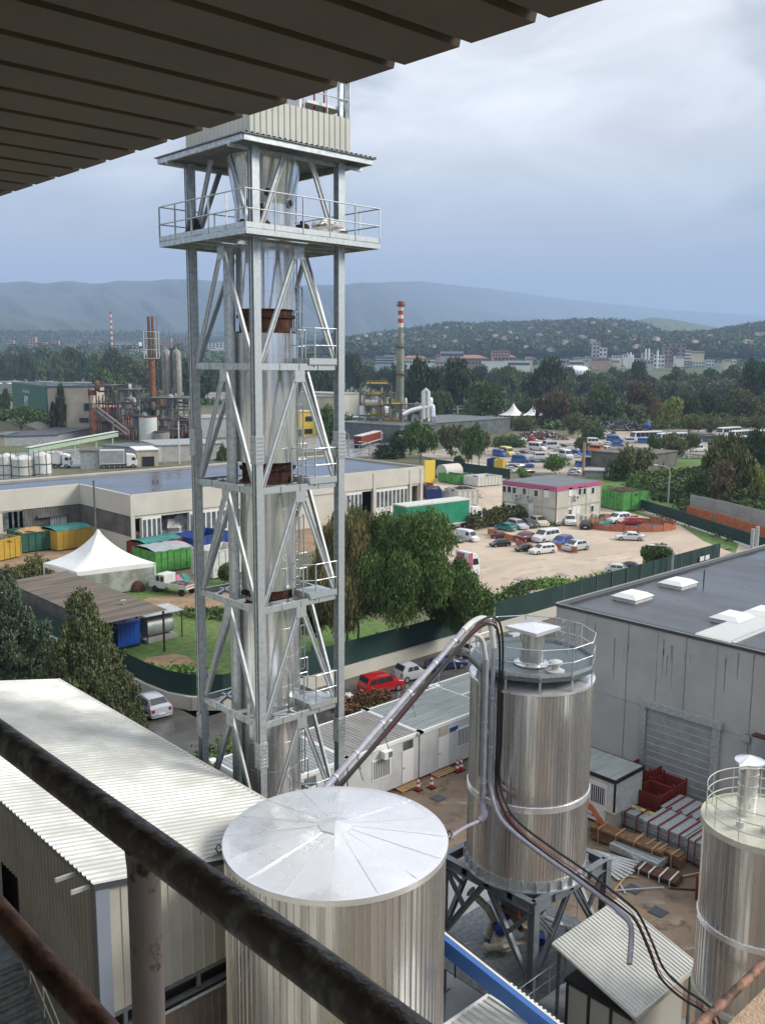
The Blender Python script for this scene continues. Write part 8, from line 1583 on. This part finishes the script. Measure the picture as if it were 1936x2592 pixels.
# ---- town
mat('brick_pink', (.48, .30, .24), .8, 0, (.40, .26, .21), .05); mat('brick_brown', (.30, .20, .16), .8, 0, (.22, .15, .13), .05); mat('roof_red', (.36, .15, .10), .8); mat('town_white', (.72, .70, .66), .8); mat('town_cream', (.60, .50, .36), .8); mat('town_grey', (.40, .41, .43), .8)
def block(x0_, x1_, ytop, ybase, D_, mt, label, roof='town_grey', bands=0, wins=0, hip=False, group=None, cat='building', depth=None, name='apartment_block'):
    a, c = at(x0_, ybase, D_), at(x1_, ybase, D_); zt2 = at((x0_+x1_)/2, ytop, D_).z; zb2 = min(a.z, c.z)-12; d = V(c.x-a.x, c.y-a.y, 0); W_ = d.length; d.normalize(); n = V(-d.y, d.x, 0); n = n if n.dot(FV) > 0 else -n; dp = depth or max(10, W_*.5)
    t = T(name, tuple(V((a.x+c.x)/2, (a.y+c.y)/2, zb2)), label=label, cat=cat, group=group); a = V(a.x, a.y, 0); P_ = [a, a+d*W_, a+d*W_+n*dp, a+n*dp]; zr_ = zt2-(1.5+W_*.06 if hip else .4)
    gbox('wall', P_, zb2, zr_, mt, t)
    if hip:
        b = MB(); o = [a-d-n, a+d*(W_+1)-n, a+d*(W_+1)+n*(dp+1), a-d+n*(dp+1)]; r1, r2 = a+d*dp*.4+n*dp/2, a+d*(W_-dp*.4)+n*dp/2
        b.add([(p.x, p.y, zr_) for p in o]+[(r1.x, r1.y, zt2), (r2.x, r2.y, zt2)], [(0, 1, 5, 4), (1, 2, 5), (2, 3, 4, 5), (3, 0, 4), (3, 2, 1, 0)]); b.build('roof', 'roof_red', t)
    else: gbox('roof', [P_[0]-d*.3-n*.3, P_[1]+d*.3-n*.3, P_[2]+d*.3+n*.3, P_[3]-d*.3+n*.3], zr_, zt2, roof, t)
    for k in range(bands):
        z = zb2+12+(zr_-zb2-12)*(k+.5)/bands
        if wins:
            for j in range(wins): u = W_*(j+.5)/wins; p1 = a+d*(u-W_/wins*.28)-n*.15; p2 = a+d*(u+W_/wins*.28)-n*.15; b = MB(); b.bar(V(p1.x, p1.y, z), V(p2.x, p2.y, z), .5, (zr_-zb2-12)/bands*.5); b.build('window', 'glass_dark', t)
        else: p1, p2 = a-n*.15, a+d*W_-n*.15; b = MB(); b.bar(V(p1.x, p1.y, z), V(p2.x, p2.y, z), .5, (zr_-zb2-12)/bands*.4); b.build('window_band', 'glass_dark', t)
    return t
TD = 2100
for (x0_, x1_, yt_, yb_, mt, l_, bd2, wn, hp) in (
    (16, 36, 862, 888, 'brick_pink', 'brick pink tower block at the far left of the town', 4, 4, 0), (50, 72, 880, 890, 'brick_pink', 'low pink block left of the tallest pink tower', 2, 4, 0), (70, 92, 853, 885, 'brick_pink', 'tallest pink tower block in the left town', 5, 3, 0), (92, 118, 866, 886, 'brick_pink', 'stepped pink block right of the tallest pink tower', 3, 4, 0), (118, 136, 872, 890, 'town_cream', 'cream block between two pink towers', 3, 3, 0), (128, 150, 862, 884, 'brick_pink', 'pink tower with pale roof right of the cream block', 4, 3, 0),
    (160, 196, 870, 882, 'town_cream', 'cream stepped housing block', 2, 6, 0), (192, 208, 860, 880, 'town_grey', 'grey slab block left of the brown striped one', 4, 3, 0), (208, 226, 861, 881, 'brick_brown', 'brown and white striped tower block', 5, 0, 0), (246, 264, 878, 886, 'brick_pink', 'small pink house group left of the mast', 1, 3, 1), (290, 352, 865, 876, 'town_white', 'long white terraced complex on the slope', 2, 0, 0), (300, 345, 880, 890, 'brick_pink', 'long low pink housing row below the white complex', 2, 7, 0),
    (402, 434, 856, 882, 'brick_pink', 'brick tower pair left of the lattice tower, left one', 5, 5, 0), (448, 480, 855, 878, 'brick_pink', 'brick tower pair left of the lattice tower, right one', 5, 5, 0), (396, 480, 881, 894, 'town_cream', 'long low cream building under the brick tower pair', 2, 0, 0), (482, 494, 858, 884, 'town_grey', 'grey block seen through the tower\'s left edge', 4, 2, 0), (520, 546, 868, 884, 'town_white', 'white stepped block seen through the tower', 3, 3, 0), (546, 574, 865, 880, 'town_white', 'second white stepped block seen through the tower', 3, 3, 0), (515, 528, 884, 898, 'brick_pink', 'small pink block seen through the tower', 3, 2, 0), (760, 790, 880, 892, 'town_white', 'white block seen through the tower\'s right half', 3, 3, 0), (796, 826, 876, 892, 'town_white', 'white towers seen through the tower\'s right half', 3, 3, 0), (870, 884, 892, 902, 'town_white', 'small white block right of the tower', 2, 2, 0)):
    block(x0_, x1_, yt_, yb_, TD, mt, l_, bands=bd2, wins=wn, hip=bool(hp))
MD = 1350
for (x0_, x1_, yt_, yb_, mt, l_, bd2, wn, hp, rf) in (
    (950, 998, 902, 922, 'town_grey', 'grey glass office block left of the striped chimney', 3, 0, 0, 'town_grey'), (972, 1006, 898, 912, 'town_cream', 'cream block behind the grey office', 2, 4, 0, 'roof_red'), (1020, 1078, 900, 918, 'town_cream', 'cream building with red roof right of the striped chimney', 2, 8, 1, 'roof_red'), (1022, 1056, 909, 922, 'town_white', 'white block in front of the cream red roofed one', 1, 5, 0, 'town_white'), (1080, 1102, 910, 922, 'town_white', 'small white block right of the cream one', 1, 4, 0, 'town_grey'), (1115, 1172, 890, 905, 'town_grey', 'long grey block above the old brown factory', 1, 0, 0, 'town_white'), (1104, 1130, 912, 922, 'render_beige', 'low beige house with brown roof', 1, 3, 1, 'roof_red'),
    (1133, 1235, 898, 922, 'brick_brown', 'old brown factory with long red roof', 2, 12, 1, 'roof_red'), (1245, 1290, 887, 903, 'brick_pink', 'pink factory block with flat top', 2, 6, 0, 'roof_red'), (1250, 1306, 898, 915, 'brick_brown', 'brown gabled factory right of the old one', 1, 6, 1, 'roof_red'), (1218, 1284, 914, 934, 'town_white', 'large white flat hall before the factories', 0, 0, 0, 'town_white'), (1275, 1340, 913, 928, 'town_white', 'white flat hall continuing right', 1, 0, 0, 'town_white'), (1400, 1440, 908, 922, 'town_grey', 'grey low industrial hall', 1, 5, 0, 'corr_pale'), (1440, 1475, 912, 926, 'town_white', 'white low industrial hall behind the oval tent roof', 1, 0, 0, 'town_white'), (1470, 1500, 906, 930, 'render_beige', 'beige factory block left of the tall tower', 3, 3, 0, 'concrete'),
    (1498, 1516, 866, 925, 'town_grey', 'tall slim process tower in the right industrial area', 6, 2, 0, 'brick_pink'), (1514, 1534, 880, 925, 'town_white', 'stepped pale tower right of the tall slim one', 4, 2, 0, 'town_grey'), (1534, 1580, 905, 930, 'town_cream', 'cream factory with red roof', 2, 5, 0, 'roof_red'), (1580, 1602, 898, 930, 'town_white', 'white silo building in the industrial area', 0, 0, 0, 'town_white'), (1602, 1640, 906, 930, 'town_grey', 'grey low factory next to the white silo building', 2, 5, 0, 'corr_pale'), (1624, 1652, 893, 928, 'render_beige', 'beige factory tower cluster', 3, 3, 0, 'concrete'), (1652, 1680, 898, 930, 'town_white', 'white factory block left of the brown one', 3, 3, 0, 'town_grey'),
    (1678, 1712, 878, 918, 'brick_brown', 'big dark brown factory block, left half', 4, 3, 0, 'brick_brown'), (1696, 1733, 869, 918, 'brick_brown', 'big dark brown factory block, taller right half', 4, 3, 0, 'brick_brown'), (1732, 1747, 886, 928, 'town_white', 'red and white banded tower right of the brown factory', 5, 0, 0, 'roof_red'), (1720, 1752, 918, 932, 'render_beige', 'beige low block at the foot of the banded tower', 2, 4, 0, 'concrete'), (1746, 1782, 888, 896, 'town_cream', 'long cream house on the slope right of the banded tower', 1, 6, 0, 'roof_red'), (1752, 1780, 915, 930, 'town_white', 'white block right of the beige low one', 2, 4, 0, 'town_grey'), (1784, 1806, 910, 928, 'town_white', 'white block with dark windows on the right', 2, 3, 0, 'town_grey'), (1806, 1850, 918, 930, 'town_grey', 'blue grey low hall at right', 0, 0, 0, 'slate'), (1838, 1862, 910, 922, 'town_white', 'small white block near the right edge', 1, 3, 0, 'town_white'), (1852, 1890, 922, 936, 'slate', 'dark grey hall near the right edge', 0, 0, 0, 'slate')):
    block(x0_, x1_, yt_, yb_, MD if x1_ < 1480 else 1500, mt, l_, bands=bd2, wins=wn, hip=bool(hp), roof=rf, name='factory_building')
rk = random.Random(8)
for k in range(26):
    x = rk.choice([rk.uniform(1380, 1880), rk.uniform(1100, 1500), rk.uniform(-5, 480)]); y = rk.uniform(896, 920) if x > 600 else rk.uniform(880, 892); w_ = rk.uniform(10, 26)
    block(x, x+w_, y, y+rk.uniform(6, 12), 1420 if x > 600 else 1900, rk.choice(['town_white', 'town_cream', 'town_grey', 'brick_pink']), 'small low building scattered through the far town', bands=1, wins=3, roof=rk.choice(['roof_red', 'town_grey', 'corr_pale']), group='small low buildings in the far town', name='town_house')
for k, (x, y0_, r_) in enumerate(((1586, 893, 1.3), (1594, 891, 1.3), (1632, 882, 1.2), (1640, 881, 1.2), (1662, 886, 1.4), (1600, 898, 1.5))):
    p = at(x, 925, 1480); zt2 = at(x, y0_, 1480).z; b = MB(); b.lathe((p.x, p.y, 0), [(r_*1.2, -5), (r_*1.2, zt2-3), (r_*.5, zt2)], 12); b.build('factory_silo', 'town_white', smooth=True, sharp=50, label='slim white silo rising in the right industrial area', cat='silo', group='slim white silos in the industrial area')
# white oval tent roof
a, c = at(1420, 945, 1150), at(1492, 945, 1150); cc = (a+c)/2; t = T('oval_tent_roof', tuple(cc), label='white oval tensile roof building among the far trees', cat='building'); b = MB(); zt2 = at(1450, 926, 1150).z; z0_ = at(1450, 938, 1150).z
b.lathe((cc.x, cc.y, 0), [(18.5, z0_-14), (18.5, z0_), (17, z0_+1.5), (12, zt2-.6), (5, zt2), (.1, zt2+.3)], 28); b.build('shell', 'tent', t, smooth=True, sharp=60)
b = MB(); [b.bar((cc.x+18.7*math.cos(q), cc.y+18.7*math.sin(q), z0_-12), (cc.x+18.7*math.cos(q), cc.y+18.7*math.sin(q), z0_), 1.2, .4) for q in np.linspace(0, 6.28, 30)]; b.build('arch_rib', 'corr_pale', t)
# ---- houses on the hills
hp_ = None; rh = random.Random(21)
HS = [(905, 858), (925, 851), (960, 847), (983, 846), (998, 852), (1012, 849), (1052, 842), (1090, 826), (1130, 830), (1158, 826), (1175, 828), (1188, 832), (1200, 833), (1124, 854), (1098, 878), (920, 877), (1252, 852), (1275, 858), (1305, 857), (1330, 880), (1388, 886), (1395, 888), (1330, 866), (1345, 833), (1402, 820), (1470, 852), (1476, 855), (1520, 882), (1562, 884), (1540, 840), (1588, 837), (1555, 824), (1500, 818), (1450, 818), (1480, 815), (1675, 837), (1640, 830), (1700, 820), (1745, 818), (1720, 815), (1796, 850), (1890, 868), (1900, 866), (1850, 896), (1862, 896), (1915, 848), (1930, 848), (1610, 880), (1770, 894), (1430, 870), (1240, 838), (1212, 860), (1150, 866), (1060, 862), (1020, 868), (950, 872), (1290, 842), (1365, 850), (1415, 845), (1500, 868), (1600, 862), (1660, 860), (1820, 868), (1758, 866)]
for i, (x, y) in enumerate(HS):
    q = cast(x, y)
    if q is None or q.length < 900: continue
    D_ = q.length; s_ = rh.uniform(.45, .85)
    if hp_ is None:
        hp_ = T('hill_house', tuple(q), label='pale house with red roof dotted on the wooded hills', cat='house', group='pale houses on the wooded hills')
        mat('house_wall', (.55, .50, .43), .8); mat('house_roof', (.34, .20, .15), .8); b = MB(); b.box(-7, 7, -5, 5, -3, 7); w0 = b.build('wall', 'house_wall', None); w0.parent = hp_; w0.location = (0, 0, 0); w0.data.transform(Matrix.Translation((0, 0, -3)))
        b = MB(); b.add([(-8, -6, 7), (8, -6, 7), (8, 6, 7), (-8, 6, 7), (-4, 0, 10), (4, 0, 10)], [(0, 1, 5, 4), (1, 2, 5), (2, 3, 4, 5), (3, 0, 4), (3, 2, 1, 0)]); w1 = b.build('roof', 'house_roof', None); w1.parent = hp_; w1.location = (0, 0, 0); w1.data.transform(Matrix.Translation((0, 0, 7)))
        hp_.rotation_euler = (0, 0, rh.uniform(0, 3)); hp_.scale = (s_, s_, s_)
    else: copy_tree(hp_, q, rh.uniform(0, 3), (s_*rh.uniform(.8, 1.7), s_, s_*rh.uniform(.6, .9)))
block(1898, 1940, 822, 846, 2700, 'town_cream', 'large cream villa on the hilltop at the right edge', bands=3, wins=7, hip=True, name='hill_villa')
block(1862, 1900, 848, 856, 2600, 'town_white', 'white house below the hilltop villa', bands=1, wins=5, name='hill_villa')
# ================= haze
hz = bpy.data.materials.new('haze'); hz.use_nodes = True; t = hz.node_tree; [t.nodes.remove(n_) for n_ in list(t.nodes)]
vo = t.nodes.new('ShaderNodeVolumePrincipled'); vo.inputs['Color'].default_value = (.50, .66, .96, 1); vo.inputs['Density'].default_value = .000135; vo.inputs['Anisotropy'].default_value = .0
om = t.nodes.new('ShaderNodeOutputMaterial'); t.links.new(vo.outputs[0], om.inputs['Volume'])
b = MB(); b.box(-13000, 27000, -13000, 27000, -6, 1050); MATS['haze'] = hz; o = b.build('haze', 'haze'); o['kind'] = 'stuff'
